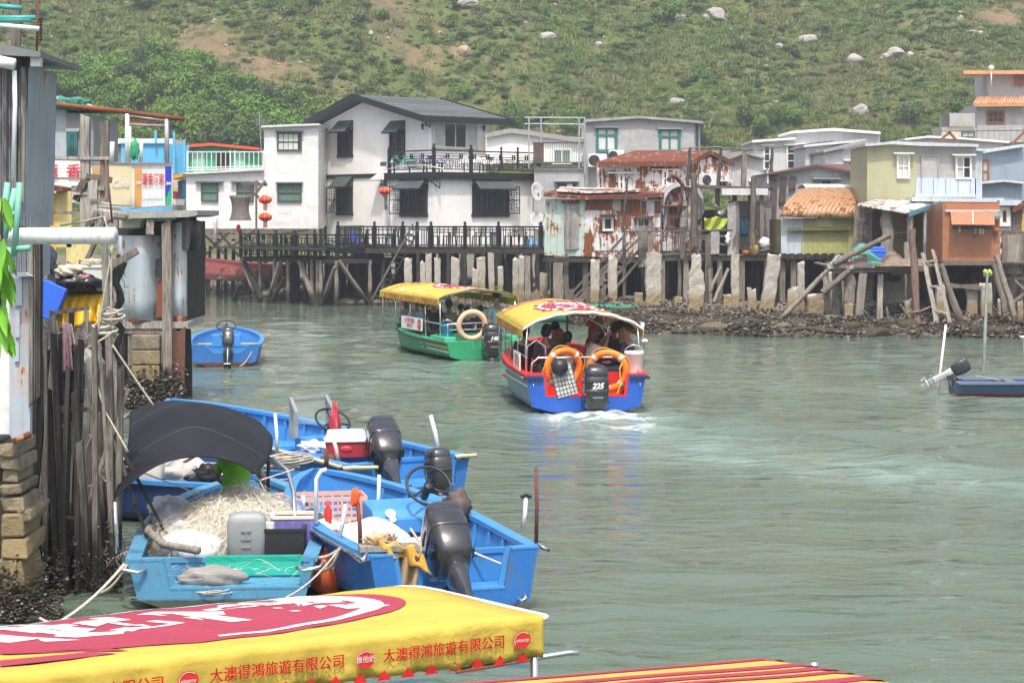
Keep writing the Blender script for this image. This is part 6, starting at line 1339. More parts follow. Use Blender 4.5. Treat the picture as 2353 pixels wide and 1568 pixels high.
p_=W_(2256,850);tp=PZ(2268,p_.y,P(2268,622,p_.y).z);pole_thing('mooring_pole',wood('blue green mooring pole',(.26,.31,.30),(.10,.11,.10),stretch=(5,5,.8)),p_-Vector((0,0,1)),tp,.085,'tall pale blue green mooring pole with a yellow green cap beside the skiff','pole')
mb=MB();mb.smooth=True
for k in range(7):mb.ball(tuple(tp+Vector((U(-.07,.07),U(-.07,.07),U(-.14,.05)))),U(.04,.08),8,5)
single(mb,'rope_knot',flat('yellow green rope',(.42,.46,.12),.8),'yellow green rope lashed to the top of the tall mooring pole','rope')
def cE(a,b):return((680+a*.3827)/1.1054,(1000+b*.3827)/1.1054)
def cF(a,b):return((250+a*.4145)/1.1054,(950+b*.4145)/1.1054)
def cG(a,b):return((900+a*.34)/1.1054,(650+b*.34)/1.1054)
def G(u,v,z=0.0):d=FD*(CAM_H-z)/(v-HV);return PZ(u,d,z)
def paint(name,c,wl=None,wlc=(.12,.03,.02),wear=.6,rough=.45,dirt=(.10,.12,.11)):
 if name in MATS:return MATS[name]
 t=NT(name);p=t.pos();n=t.noise(p,1.6,5,.6);f=t.noise(t.scl(p,(1,1,.35)),9,5,.65);g=t.noise(p,30,4,.7)
 k=t.math('ADD',t.math('MULTIPLY',t.math('SUBTRACT',n,.5),.5),1.0);cc=t.mix(1.0,c,t.new_rgb(k),'MULTIPLY')
 cc=t.mix(t.math('MULTIPLY',t.ramp(f,.55,.72),wear),cc,dirt);cc=t.mix(t.math('MULTIPLY',t.ramp(g,.62,.7),wear*.8),cc,mix3(c,(.6,.65,.65),.5))
 if wl is not None:
  z_=t.math('ADD',t.z(),t.math('MULTIPLY',t.math('SUBTRACT',f,.5),.05));cc=t.mix(t.ramp(z_,wl+.012,wl-.012),cc,wlc);cc=t.mix(t.ramp(z_,.05,.0),cc,(.03,.035,.02))
 t.bump(t.math('ADD',n,t.math('MULTIPLY',g,.1)),.25,.02);MATS[name]=t.fin(cc,t.ramp(f,.3,.7,rough*.7,rough*1.3),0,.5);return MATS[name]
B_OUT=paint('blue boat paint',(.02,.14,.42),.10);B_IN=paint('light blue boat paint',(.05,.235,.54),wear=.5);B_OLD=paint('faded blue boat paint',(.075,.25,.41),.12,(.05,.07,.05),.9);B_NAVY=paint('navy blue boat paint',(.015,.045,.16),.05,(.02,.02,.02),.5)
B_TOUR=paint('royal blue boat paint',(.012,.085,.42),.0,wear=.08);B_RED=paint('red deck paint',(.58,.025,.02),wear=.08);B_GRN=paint('green boat paint',(.02,.27,.12),.0,(.02,.1,.05),wear=.25);B_GRNL=paint('light green deck paint',(.05,.40,.20),wear=.3);B_GREY=paint('grey blue boat side',(.16,.24,.33),.04,(.3,.06,.04),.15)
TEALP=paint('sea green worn paint',(.02,.42,.30),wear=.5);RUBR=flat('black rubber strip',(.02,.02,.02),.5);STEEL=flat('stainless steel tube',(.62,.63,.64),.18,.9,vary=.05,bump=0);MBLK=flat('motor black',(.016,.017,.02),.22,vary=.2,bump=.02,coat=.5);MGRY=flat('motor grey black',(.028,.030,.034),.24,vary=.3,bump=.12,coat=.6)
LAMB=flat('pale lettering',(.75,.76,.76),.5,vary=0,bump=0);REDD=flat('red decal',(.55,.03,.02),.5,vary=0,bump=0);ROPE=flat('pale rope',(.46,.43,.36),.9,vary=.3,scale=30);ORBG=flat('orange lifebuoy',(.85,.20,.015),.5,vary=.08);YELR=flat('yellow rope',(.7,.42,.04),.8);BLKP=flat('black plastic',(.015,.015,.017),.5)
WPLA=flat('white plastic',(.74,.76,.77),.4,vary=.06);REDP2=flat('dull red cooler plastic',(.38,.035,.045),.4,vary=.1);ANCH=flat('rusted anchor iron',(.13,.055,.035),.9,vary=.5,scale=20)
def hull(root,L,B,fs,fb,out,inn,floor_z=.12,blunt=2.4,notch=None,rim=None,n=22,well=None,flare=.86,bow_rake=.35,stern_mat=None,rimw=.07,chine=.06):
 ""
 def hw(t):return B/2*((1-max(0,(t-.38)/.62)**blunt)**.75 if t<1 else 0)*(.93+.07*min(1,t/.3))+.015
 def sh(t):return fs+(fb-fs)*t**1.8
 def yy(t,p,z):return L*t+bow_rake*max(0,t-.6)/.4*max(0,z)*1.0
 def skin(off,zb):
  def fn(a,b):
   s_=2*a-1;p=abs(s_);sg=1 if s_>0 else-1;t=b*(1-off*.3/L)+off*.15/L;w=max(.01,hw(t)-off);zc=chine+.12*max(0,t-.7)/.3;keel=-.16+.1*max(0,t-.75)/.25
   if off:zc=max(zc,zb);keel=zb
   if p>.45:f=(p-.45)/.55;x=w*(flare+(1-flare)*f);z=zc+(sh(t)-zc)*f
   else:f=p/.45;x=w*flare*f;z=keel+(zc-keel)*f
   return(sg*x,yy(t,p,z),z)
  return fn
 m=MB();m.smooth=True;m.surf(skin(0,0),18,n);h=m.build('hull',out,root)
 m=MB();m.smooth=True;m.surf(lambda a,b:skin(.06,floor_z)(1-a,b),18,n);m.build('inner_hull',inn,root)
 for sg in(-1,1):
  m=MB();rings=[]
  for k in range(n+1):
   t=k/n;w=hw(t);z=sh(t);y=yy(t,1,z);x0=max(0,w-rimw);rings.append([(sg*(w+.025),y,z-.035),(sg*(w+.03),y,z+.02),(sg*x0,y-.0,z+.02),(sg*x0,y,z-.03)])
  m.loft(rings);m.build('gunwale',rim or inn,root)
 w=hw(0);wb=w*flare;z1=fs;pts=[(-w,z1),(-wb,chine),(0,-.16),(wb,chine),(w,z1)]
 if notch:a,b,zn,sl=notch;pts+=[(b+sl,z1),(b,zn),(a,zn),(a-sl,z1)]
 def tr(y0,th,mt,nm,k=1.0):
  m=MB();P_=[Vector((x*k,y0-.08*0,z))for x,z in pts];n_=len(P_);o=len(m.v)
  m.v+=[tuple(p)for p in P_]+[tuple(p+Vector((0,th,0)))for p in P_]
  if notch:idx=[(0,1,7,8),(1,2,7),(2,6,7),(2,3,6),(3,4,5,6)]
  else:idx=[(0,1,2,3,4)]
  for f in idx:m.f.append(tuple(f));m.f.append(tuple(i+n_ for i in reversed(f)))
  for i in range(n_):j=(i+1)%n_;m.f.append((j,i,i+n_,j+n_))
  m.mi=[0]*len(m.f);m.sm=[False]*len(m.f);return m.build(nm,mt,root)
 tr(-.03,.07,stern_mat or out,'transom')
 if notch:
  a,b,zn,sl=notch;m=MB()
  for q0,q1 in(((-w,z1),(a-sl,z1)),((a-sl,z1),(a,zn)),((a,zn),(b,zn)),((b,zn),(b+sl,z1)),((b+sl,z1),(w,z1))):m.bar((q0[0],.02,q0[1]+.006),(q1[0],.02,q1[1]+.006),.11,.022)
  m.build('transom_cap',rim or inn,root)
 if well:
  yw,zw=well;wi=hw(yw/L)-.06;m=MB();m.box((0,yw,(zw+floor_z)/2),(wi*1.98,.04,zw-floor_z));m.bar((-wi*.97,yw,zw),(wi*.97,yw,zw),.07,.05);m.build('well_bulkhead',inn,root)
  m=MB();m.box((0,yw/2,floor_z+.08),(wi*1.9,yw-.08,.04));m.build('well_floor',inn,root)
 return hw,sh
def sring(z,hx,y0,y1,n=20,e=.45,rot=None):
 cy,hy=(y0+y1)/2,(y1-y0)/2;out=[]
 for k in range(n):
  th=2*pi*k/n;c,s_=cos(th),sin(th);out.append((hx*math.copysign(abs(c)**e,c),cy+hy*math.copysign(abs(s_)**e,s_),z))
 return out
def outboard(loc,rz,s=1.0,tilt=0.0,mat=None,lab='',num=None,silver=False,yaw=0,deep=1.0):
 ""
 mat=mat or MBLK;t_=thing('outboard_motor',lab,'outboard motor',loc,rz,'outboard motors on the boats',local=True);M_=Matrix.Rotation(R(yaw),4,'Z')@Matrix.Rotation(-R(tilt),4,'X')
 def fix(m):m.v=[tuple(M_@Vector((v[0]*s,v[1]*s,v[2]*s)))for v in m.v];return m
 C0=-.24;m=MB();m.smooth=True
 m.loft([sring(.10,.10,C0-.14,C0+.13),sring(.16,.155,C0-.20,C0+.20),sring(.32,.175,C0-.24,C0+.245),sring(.50,.178,C0-.25,C0+.255),sring(.58,.170,C0-.245,C0+.245),sring(.585,.165,C0-.24,C0+.24),sring(.60,.170,C0-.245,C0+.245),sring(.68,.155,C0-.23,C0+.225),sring(.735,.12,C0-.18,C0+.17),sring(.752,.05,C0-.08,C0+.07)])
 cw=fix(m).build('cowl',mat,t_);m=MB();m.smooth=True;m.loft([sring(.375,.182,C0-.252,C0+.256),sring(.395,.184,C0-.256,C0+.26),sring(.41,.182,C0-.252,C0+.256)]);fix(m).build('cowl_band',MGRY,cw)
 m=MB();
 for sx in(-1,1):m=MB();m.box((sx*.172,C0+.02,.50),(.02,.16,.03));fix(m).build('vent',BLKP,cw);m=MB();m.box((sx*.176,C0-.05,.22),(.02,.10,.025));fix(m).build('vent',BLKP,cw)
 lg=flat('silver motor leg',(.55,.56,.58),.3,.5)if silver else mat;m=MB();m.smooth=True;d2=deep
 m.loft([sring(.12,.105,C0-.15,C0+.15,e=.7),sring(-.05,.085,C0-.13,C0+.14,e=.7),sring(-.25*d2,.06,C0-.13,C0+.13,e=.8),sring(-.45*d2,.045,C0-.13,C0+.12,e=.9),sring(-.62*d2,.035,C0-.14,C0+.11,e=.9),sring(-.86*d2,.03,C0-.12,C0+.10,e=.9)]);fix(m).build('midsection',mat if not silver else lg,t_)
 m=MB();m.box((0,C0-.06,-.60*d2),(.20,.36,.015));m.prism([(-.006,C0+.08,-.9*d2),(-.006,C0-.04,-1.08*d2),(-.006,C0-.12,-1.06*d2),(-.006,C0-.10,-.9*d2)],(.012,0,0));fix(m).build('cavitation_plate',lg,t_)
 m=MB();m.smooth=True;m.ball((0,C0,-.86*d2),.055,12,8,(1,3.2,1));fix(m).build('gearcase',lg,t_)
 m=MB();m.smooth=True;m.ball((0,C0-.22,-.86*d2),.04,10,6,(1,1.5,1))
 for k in range(3):
  a=k*2.094;ax=Vector((cos(a),0,sin(a)));tx=Vector((-sin(a),.7,cos(a))).normalized();c=Vector((0,C0-.22,-.86*d2));m.add([c+ax*.03-tx*.02,c+ax*.13-tx*.06,c+ax*.155,c+ax*.12+tx*.06,c+ax*.03+tx*.02,],[(0,1,2,3,4)])
 fix(m).build('propeller',lg if silver else MGRY,t_)
 m=MB();m.box((0,-.02,-.02),(.24,.05,.26));m.bar((-.09,-.0,.08),(-.09,.10,.0),.04);m.bar((.09,0,.08),(.09,.10,0),.04);m.box((0,.07,-.10),(.22,.03,.12));m.bar((0,0,.05),(0,C0+.1,.02),.16,.1);m.build('bracket',MGRY,t_)
 m=MB();m.smooth=True
 for k in range(3):m.tube([(.05*k-.05,C0+.2,.15),(.05*k-.02,.0,.02-.05*k),(.1*k-.1,.10,-.05),(.2*k-.2,.3,-.02)],.012,6)
 m.v=[tuple(Vector(v)*s)for v in m.v];m.build('cables',BLKP,t_)
 if num:
  o=Vector((0,C0-.262,.46));f=lambda x,y:tuple(M_@(Vector((o.x+x,o.y+.04*(abs(x)/.15)**3,o.z+y))*s));lettering(num,f,.105,LAMB,cw,'number',bold=.004,shear=.25)
  f2=lambda x,y:tuple(M_@(Vector((x,C0-.256,.30+y))*s));lettering('FOUR STROKE',f2,.022,LAMB,cw,'small_print',shear=.2)
  m=MB();
  for sx in(-1,1):m.box((sx*.165,C0-.19,.34),(.03,.05,.015))
  fix(m).build('red_stripe',REDD,cw)
 return t_
def tube_part(name,pts,r,mat,parent,n=8,closed=False):
 m=MB();m.smooth=True;m.tube(pts,r,n,closed=closed);return m.build(name,mat,parent)
def local_pt(root,p):return root.matrix_basis.inverted()@Vector(p)
def rod(base,top,r,mat,name,lab,cat='pole',cap=None):
 mb=MB();mb.smooth=True;mb.tube([base,base.lerp(top,.5)+Vector((r*.4,0,0)),top],[r,r*.95,r*.85],8)
 return single(mb,name,mat,lab,cat)
def rope(pts,r,mat,lab,name='rope',sag=0):
 P2=[]
 for i in range(len(pts)-1):
  a,b=Vector(pts[i]),Vector(pts[i+1])
  for k in range(7):f=k/7;P2.append(a.lerp(b,f)-Vector((0,0,sag*4*f*(1-f))))
 P2.append(Vector(pts[-1]));mb=MB();mb.smooth=True;mb.tube(P2,r,6);return single(mb,name,mat,lab,'rope')
def coil(c,r,mat,lab,n=9,h=.1,name='rope_coil',th=.012):
 pts=[]
 for k in range(n*14):a=k/14*2*pi;rr=r*(.55+.45*abs(sin(k*.13+1)));pts.append((c[0]+rr*cos(a)+.02*sin(k),c[1]+rr*sin(a)*.9,c[2]+h*k/(n*14)+.02*sin(k*.7)))
 mb=MB();mb.smooth=True;mb.tube(pts,th,5);return single(mb,name,mat,lab,'rope')
def lumpy(c,sc_,mat,lab,cat,name,seed=0,amp=.16,fr=4.0,n=26,m_=16,smooth=True):
 ""
 mb=MB();mb.smooth=smooth;mb.ball((0,0,0),1,n,m_)
 for i,v in enumerate(mb.v):
  x,y,z=v;k=1+amp*(sin(x*fr+seed)*cos(y*fr*1.3+seed*2)+.6*sin(z*fr*1.9+x*fr*2+seed)+.4*sin(y*fr*3.7+z*5+seed));mb.v[i]=(c[0]+x*k*sc_[0],c[1]+y*k*sc_[1],c[2]+(max(z,-.75)*k+.75)*sc_[2])
 return single(mb,name,mat,lab,cat)
def wheel(parent,c,r,tilt,mat=BLKP):
 rot=Euler((tilt,0,0)).to_matrix();c=Vector(c);f=lambda a,rr=r:c+rot@Vector((rr*cos(a),rr*sin(a),0));m=MB();m.smooth=True;m.tube([f(k*pi/14)for k in range(28)],.017,6,closed=True)
 for k in range(3):m.tube([c-rot@Vector((0,0,.03)),f(pi/2+k*2.094)],.014,6)
 m.lathe([(.05,-.05),(.055,0),(.02,.01)],c,10,rot);m.tube([c-rot@Vector((0,0,.03)),c-rot@Vector((0,0,.22))],.045,8);return m.build('steering_wheel',mat,parent)
SKINM=flat('skin',(.42,.24,.16),.55,vary=.06,bump=.03);HAIRB=flat('black hair',(.012,.010,.009),.5,vary=.2,scale=40,bump=.3);HAIRN=flat('brown hair',(.09,.045,.025),.55,vary=.2,scale=40,bump=.3);HAIRL=flat('blonde hair',(.48,.33,.16),.6,vary=.2,scale=40,bump=.4)
def skinned(name,verts,edges,radii,mat,parent,lv=1,root=0):
 me=bpy.data.meshes.new(name);me.from_pydata(verts,edges,[]);me.materials.append(mat);o=bpy.data.objects.new(name,me);col.objects.link(o);o.parent=parent
 o.modifiers.new('skin','SKIN').use_smooth_shade=True
 sv=me.skin_vertices
 if not sv:sv=None
 layer=me.attributes.get('skin_vertex')
 for i,r_ in enumerate(radii):me.skin_vertices[0].data[i].radius=(r_,r_)if not isinstance(r_,tuple)else r_
 me.skin_vertices[0].data[root].use_root=True
 md=o.modifiers.new('sub','SUBSURF');md.levels=lv;md.render_levels=lv;return o
def person(loc,rz,lab,shirt,trousers,hair=HAIRB,hl=0,pose='lap',s=1.0,lean=0.0,turn=0.0,sleeve=1,hat=None,group='passengers'):
 ""
 t_=thing('person',lab,'person',loc,rz,None,local=True);t_.scale=(s,s,s)
 ly=lambda z:lean*(z-.45)
 T=lambda x,y,z:(x,y+ly(z)if z>.45 else y,z)
 hz_=1.20;hc=Vector(T(0,.03,hz_))
 hand={'lap':lambda sx:((sx*.24,.06,.72),(sx*.12,.30,.60),(sx*.10,.38,.60)),'photo':lambda sx:((sx*.26,.18,.88),(sx*.08,.30,1.13),(sx*.05,.31,1.20)),'cheer':lambda sx:((sx*.28,.05,.75),(sx*.25,.25,.9),(sx*.2,.3,.97)),'work':lambda sx:((sx*.27,.15,.75),(sx*.2,.42,.62),(sx*.18,.5,.6))}[pose]
 V=[T(0,0,.47),T(0,-.01,.62),T(0,-.01,.80),T(0,-.01,.92),T(0,0,1.02),T(0,.01,1.08),T(0,.02,1.14),T(0,.025,1.22),T(0,.02,1.28)];E=[(i,i+1)for i in range(8)];Rr=[(.15,.12),(.13,.10),(.15,.105),(.12,.09),(.055,.055),(.05,.052),(.068,.078),(.078,.092),(.05,.06)]
 for sx in(-1,1):
  k=len(V);el,wr,hd=hand(sx);V+=[T(sx*.165,0,.94),T(*el),T(*wr),T(*hd)];E+=[(3,k),(k,k+1),(k+1,k+2),(k+2,k+3)];Rr+=[.055,.042,.03,.032]
  kk=k+3
  for j,(dx,dy,dz,L_)in enumerate(((-.024,.8,.1,.055),(-.008,.9,.12,.065),(.008,.9,.12,.062),(.024,.8,.1,.05),(.04*-sx,.4,.2,.04))):
   q_=len(V);h_=V[kk];V.append((h_[0]+dx,h_[1]+dy*L_,h_[2]+dz*L_));V.append((h_[0]+dx*1.1,h_[1]+dy*L_*1.5,h_[2]+dz*L_-L_*.35));E+=[(kk,q_),(q_,q_+1)];Rr+=[.0095,.0085]
  k=len(V);V+=[(sx*.10,.10,.46),(sx*.13,.44,.47),(sx*.13,.42,.12),(sx*.13,.54,.05)];E+=[(0,k),(k,k+1),(k+1,k+2),(k+2,k+3)];Rr+=[.085,.06,.042,.038]
 skinned('body',V,E,Rr,SKINM,t_)
 Vs=V[:4]+[T(0,0,.985)];Es=[(0,1),(1,2),(2,3),(3,4)];Rs=[(.165,.135),(.15,.12),(.172,.13),(.14,.11),(.075,.07)]
 for sx in(-1,1):
  k=len(Vs);el,wr,hd=[Vector(T(*q_))for q_ in hand(sx)];sh_=Vector(T(sx*.17,0,.935));e2=sh_.lerp(el,.75)if sleeve==1 else el;Vs+=[tuple(sh_),tuple(e2)];Es+=[(3,k),(k,k+1)];Rs+=[.075,.062]
  if sleeve==2:Vs.append(tuple(el.lerp(wr,.9)));Es.append((k+1,k+2));Rs.append(.045)
 skinned('shirt',Vs,Es,Rs,shirt,t_)
 Vt=[(0,0,.49)];Et=[];Rt=[(.16,.13)]
 for sx in(-1,1):k=len(Vt);Vt+=[(sx*.11,.12,.465),(sx*.13,.44,.475),(sx*.13,.42,.16)];Et+=[(0,k),(k,k+1),(k+1,k+2)];Rt+=[.098,.075,.06]
 skinned('trousers',Vt,Et,Rt,trousers,t_)
 m=MB();m.smooth=True;rt=Matrix.Rotation(turn,3,'Z');m.ball((0,0,0),1,14,9)
 nv=[]
 for v in m.v:
  x,y,z=v
  if y>.45 and z<.55:y=.45-.0*(y);
  if z<-.15:z=-.15-(abs(z)-.15)*(.5+hl*2.6 if y<.35 else.1);x*=1+hl*.25;y=min(y,.25)
  q_=rt@Vector((x*.104,y*.118-.022,0));nv.append((q_.x+hc.x,q_.y+hc.y,hc.z+.04+z*.12))
 m.v=nv;m.build('hair',hair,t_)
 m=MB();m.smooth=True;f=lambda x,y,z:tuple(hc+rt@Vector((x,y,0))+Vector((0,0,z)))
 m.ball(f(0,.098,.0),.016,8,6,(.8,1.1,1.5));
 for sx in(-1,1):m.ball(f(sx*.079,.0,.005),.02,8,6,(.4,.8,1.3))
 m.build('nose_and_ears',SKINM,t_);m=MB();m.smooth=True
 for sx in(-1,1):m.ball(f(sx*.03,.086,.028),.0085,8,6)
 m.ball(f(0,.088,-.045),.02,8,6,(1,.4,.3));m.build('eyes_and_mouth',BLKP,t_)
 return t_
def cloth(name,c):return flat(name,c,.9,vary=.2,scale=9,bump=.5)
YEL=None
def fabric(name,c,c2=None):
 t=NT(name);p=t.pos();n=t.noise(p,2.2,4,.55,.5);n2=t.noise(p,9,4,.6);w=t.noise(p,350,2)
 k=t.math('ADD',t.math('MULTIPLY',t.math('SUBTRACT',n,.5),.35),1.0);cc=t.mix(1.0,c,t.new_rgb(k),'MULTIPLY');cc=t.mix(t.ramp(n2,.6,.75,0,.25),cc,tuple(x*.6 for x in c))
 t.bump(t.math('ADD',t.math('MULTIPLY',n,2.5),t.math('ADD',t.math('MULTIPLY',n2,.5),t.math('MULTIPLY',w,.01))),.5,.03);MATS[name]=t.fin(cc,.6,0,.25);return MATS[name]
YEL=fabric('yellow awning cloth',(.50,.375,.065));CRIM=fabric('crimson awning print',(.31,.040,.07));DKRED=fabric('red valance print',(.55,.02,.02));WPRT=flat('white print',(.70,.70,.68),.6,vary=.1,bump=.1)
def canopy(root,y0,y1,hw,zp,val,both=True,print_side=-1,ell=None,txt=True,parent=None,nscal=16,org=None,ell_txt='維他奶',fold=.012):
 ""
 def top(a,b):
  x=(2*a-1)*hw;y=y0+(y1-y0)*b;return(x,y,zp(x,y)+fold*sin(y*5+x*3)*cos(x*4)+fold*.5*sin(y*17))
 m=MB();m.smooth=True;m.surf(top,16,40,.008);cn=m.build('canopy_cloth',YEL,root)
 for sg in((-1,1)if both else(print_side,)):
  m=MB();m.smooth=True;zz=lambda y:zp(sg*hw,y)
  m.surf(lambda a,b:(sg*(hw+.012+.012*sin((y0+(y1-y0)*a)*23)*b),y0+(y1-y0)*a,zz(y0+(y1-y0)*a)+.004-val*b*(1-(.13 if nscal<20 else.06)*abs(sin(a*nscal*pi)))),nscal*8,5,.006*-sg);m.build('valance',YEL,cn)
  for k in range(nscal):m=MB();yk=y0+(y1-y0)*(k)/nscal;d_=.036*(val/.2);m.add([(sg*(hw+.022),yk-d_,zz(yk)-val*.99),(sg*(hw+.022),yk+d_,zz(yk)-val*.99),(sg*(hw+.022),yk,zz(yk)-val*.76)],[(0,1,2)]);m.build('valance_point',DKRED,cn)
 mp=lambda x,y,l=.012:(x,y,zp(x,y)+fold*sin(y*5+x*3)*cos(x*4)+fold*.5*sin(y*17)+l*.4)
 if ell:
  cy,ry,cx,rx=ell;m=MB();n=48;vs=[mp(cx,cy)];fs=[]
  for j in range(1,11):vs+=[mp(cx+rx*j/10*sin(2*pi*k/n),cy+ry*j/10*cos(2*pi*k/n))for k in range(n)]
  fs=[(0,1+(k+1)%n,1+k)for k in range(n)]+[(1+(j-1)*n+k,1+(j-1)*n+(k+1)%n,1+j*n+(k+1)%n,1+j*n+k)for j in range(1,10)for k in range(n)]
  m.add(vs,fs);m.build('oval_print',CRIM,cn);m=MB();vs=[]
  for k in range(40):a=-2.7+4.3*k/39;w=.035+.05*(k/39)*(1-k/39)*4;vs+=[mp(cx+rx*(.88-w)*sin(a),cy+ry*(.88-w)*cos(a),.018),mp(cx+rx*.9*sin(a),cy+ry*.9*cos(a),.018)]
  m.add(vs,[(2*k,2*k+1,2*k+3,2*k+2)for k in range(39)]);m.build('oval_line',WPRT,cn)
  lettering(ell_txt,(lambda x,y:mp(cx-y*-print_side*-1,cy+x*-print_side,.018)),ry*.50,WPRT,cn,'oval_characters',bold=.02*ry,shear=.3,sx=1.15)
 for a in((.93,.84)if print_side<0 else()):
  m=MB();vs=[]
  for k in range(12):f=k/11;y=y0+(y1-y0)*a;vs+=[mp(-hw*.95+2*hw*.9*f,y-.25*f,.012),mp(-hw*.95+2*hw*.9*f,y+.10*(1-f)+.05,.012)]
  m.add(vs,[(2*k,2*k+1,2*k+3,2*k+2)for k in range(11)]);m.build('band_print',CRIM,cn)
 return cn,mp
def valance_text(cn,sg,hw,zf,val,items,flipx=1):
 ""
 for kind,yc,wd in items:
  z0=zf(yc)-val*.47;f=lambda x,y,yc=yc:(sg*(hw+.035),yc+x*(-sg)*-1*flipx,zf(yc+x*(-sg)*-1*flipx)-val*.47+y)
  if kind=='T':
   for e in((-.0016,.0),(.0016,.001)):lettering('大澳得鴻旅遊有限公司',lambda x,y:f(x+e[0],y+e[1]),wd/9.7,DKRED,cn,'company_name',bold=0,sx=.97)
  else:
   r_=wd/2;m=MB();n=24;ff=lambda x,y,l=.003:tuple(Vector(f(x,y))+Vector((sg*l,0,0)));m.add([ff(0,0)]+[ff(r_*cos(2*pi*k/n),r_*.86*sin(2*pi*k/n))for k in range(n)],[(0,1+k,1+(k+1)%n)for k in range(n)]);bd_=m.build('badge',REDD,cn)
   m=MB();m.add([ff(r_*q_*cos(a),r_*.86*q_*sin(a),.006)for k in range(13)for a in[pi*(.25+.9*k/12)]for q_ in(.93,.87)],[(2*k,2*k+1,2*k+3,2*k+2)for k in range(12)]);m.build('badge_ring',WPRT,bd_)
   lettering('vitasoy' if kind=='V' else '維他奶',lambda x,y:ff(x,y,.007),wd*(.27 if kind=='V' else.34),WPRT,bd_,'badge_name',bold=0)
def lifebuoy(c,r,rt,mat,lab,bands=True,group=None,th=.055):
 t_=thing('lifebuoy',lab,'lifebuoy',tuple(c),0,group,local=True);t_.rotation_euler=rt;m=MB();m.smooth=True;m.tube([(r*cos(k*pi/20),0,r*sin(k*pi/20))for k in range(40)],th,10,closed=True);m.build('ring',mat,t_)
 if bands:
  for k in range(4):a0=pi/4+k*pi/2;m=MB();m.smooth=True;m.tube([(r*cos(a0+j*.05),0,r*sin(a0+j*.05))for j in(-2,-1,0,1,2)],th+.006,10);m.build('band',flat('silver reflective band',(.55,.55,.53),.35),t_)
  m=MB();m.smooth=True;m.tube([((r+th+.02+.03*sin(k*pi/5))*cos(k*pi/20),-.02,(r+th+.02+.03*sin(k*pi/5))*sin(k*pi/20))for k in range(40)],.009,5,closed=True);m.build('grab_line',YELR,t_)
 return t_
TB=thing('tour_boat','blue tour boat with red deck, number 225 motor and yellow red awning full of passengers','tour boat',(1.45,40.0,0),R(6),local=True)
hw_,sh_=hull(TB,7.3,2.5,.74,1.0,B_GREY,B_RED,.28,2.2,(-.80,.80,.32,.04),rim=B_RED,well=None,stern_mat=B_TOUR,rimw=.14,flare=.91,chine=.12)
for sg in(-1,1):
 tube_part('rub_rail',[(sg*(hw_(k/20)+.045),7.3*k/20+.0,sh_(k/20)-.06)for k in range(20)],.03,RUBR,TB,6);tube_part('trim_line',[(sg*(hw_(k/20)+.075),7.3*k/20,sh_(k/20)-.05)for k in range(20)],.012,STEEL,TB,5)
 m=MB();m.bar((sg*1.25,-.07,.68),(sg*.85,-.07,.68),.03,.05);m.build('rub_rail',RUBR,TB);tube_part('eye_bolt',[(sg*1.05,-.05,.50),(sg*1.05,-.09,.52),(sg*1.05,-.09,.56),(sg*1.05,-.05,.58)],.01,STEEL,TB,6)
m=MB();m.add([(-hw_(t)*(.80+.20*.35)-.012,7.3*t,.30)for t in(0,)]+[],[])if False else None
m=MB();vs=[]
for k in range(19):t_=k/20;x=-(hw_(t_)*(.91+.09*.62)+.01);vs+=[(x,7.3*t_,.50),(x-.004,7.3*t_,.54)]
m.add(vs,[(2*k,2*k+1,2*k+3,2*k+2)for k in range(18)]);m.build('side_line',WPLA,TB)
m=MB();m.box((0,.95,.50),(2.1,.05,.44));m.box((-.98,.5,.60),(.34,.9,.24));m.box((.98,.5,.60),(.34,.9,.24));m.build('well_bulkhead',B_RED,TB)
m=MB();m.box((0,3.6,.27),(2.05,5.2,.04));m.build('floor',B_RED,TB)
for k in range(5):
 m=MB();m.box((0,1.5+k*.95,.60),(1.7,.34,.04));m.box((0,1.5+k*.95,.44),(1.5,.05,.3));m.build('bench',flat('orange bench',(.6,.25,.03),.5)if k%2 else B_RED,TB)
zpE=lambda x,y:1.58+.36*max(0,1-(x/1.22)**2)**.75-.04*(y-3)/3*0+.05*(y-.6)/5
cnE,mpE=canopy(TB,.45,5.9,1.2,zpE,.20,ell=(2.9,1.75,.1,.78),print_side=-1,fold=.02)
m=MB();m.smooth=True;m.surf(lambda a,b:((2*a-1)*1.2,.44,zpE((2*a-1)*1.2,.45)+.02-b*.05-.01*sin(a*40)),40,2,.008);m.build('rear_hem',WPLA,cnE)
valance_text(cnE,-1,1.2,lambda y:zpE(1.2,y),.20,[('V',1.0,.13),('T',1.75,1.1),('C',2.5,.13),('T',3.25,1.1),('V',4.0,.13),('T',4.75,1.1)])
for sg in(-1,1):
 for y in(.5,1.9,3.3,4.6,5.8):tube_part('awning_post',[(sg*1.12,y,.72),(sg*1.13,y+.03,1.2),(sg*1.1,y,zpE(1.1,y)-.03)],.02,STEEL,TB)
 tube_part('side_rail',[(sg*1.12,.5,1.05),(sg*1.12,2,1.06),(sg*1.12,3.5,1.08),(sg*1.1,5.6,1.12)],.016,STEEL,TB)
for y in(.5,1.9,3.3,4.6,5.8):tube_part('awning_bow',[(x,y,zpE(x,y)-.03)for x in[(-1.1+2.2*k/12)for k in range(13)]],.016,STEEL,TB)
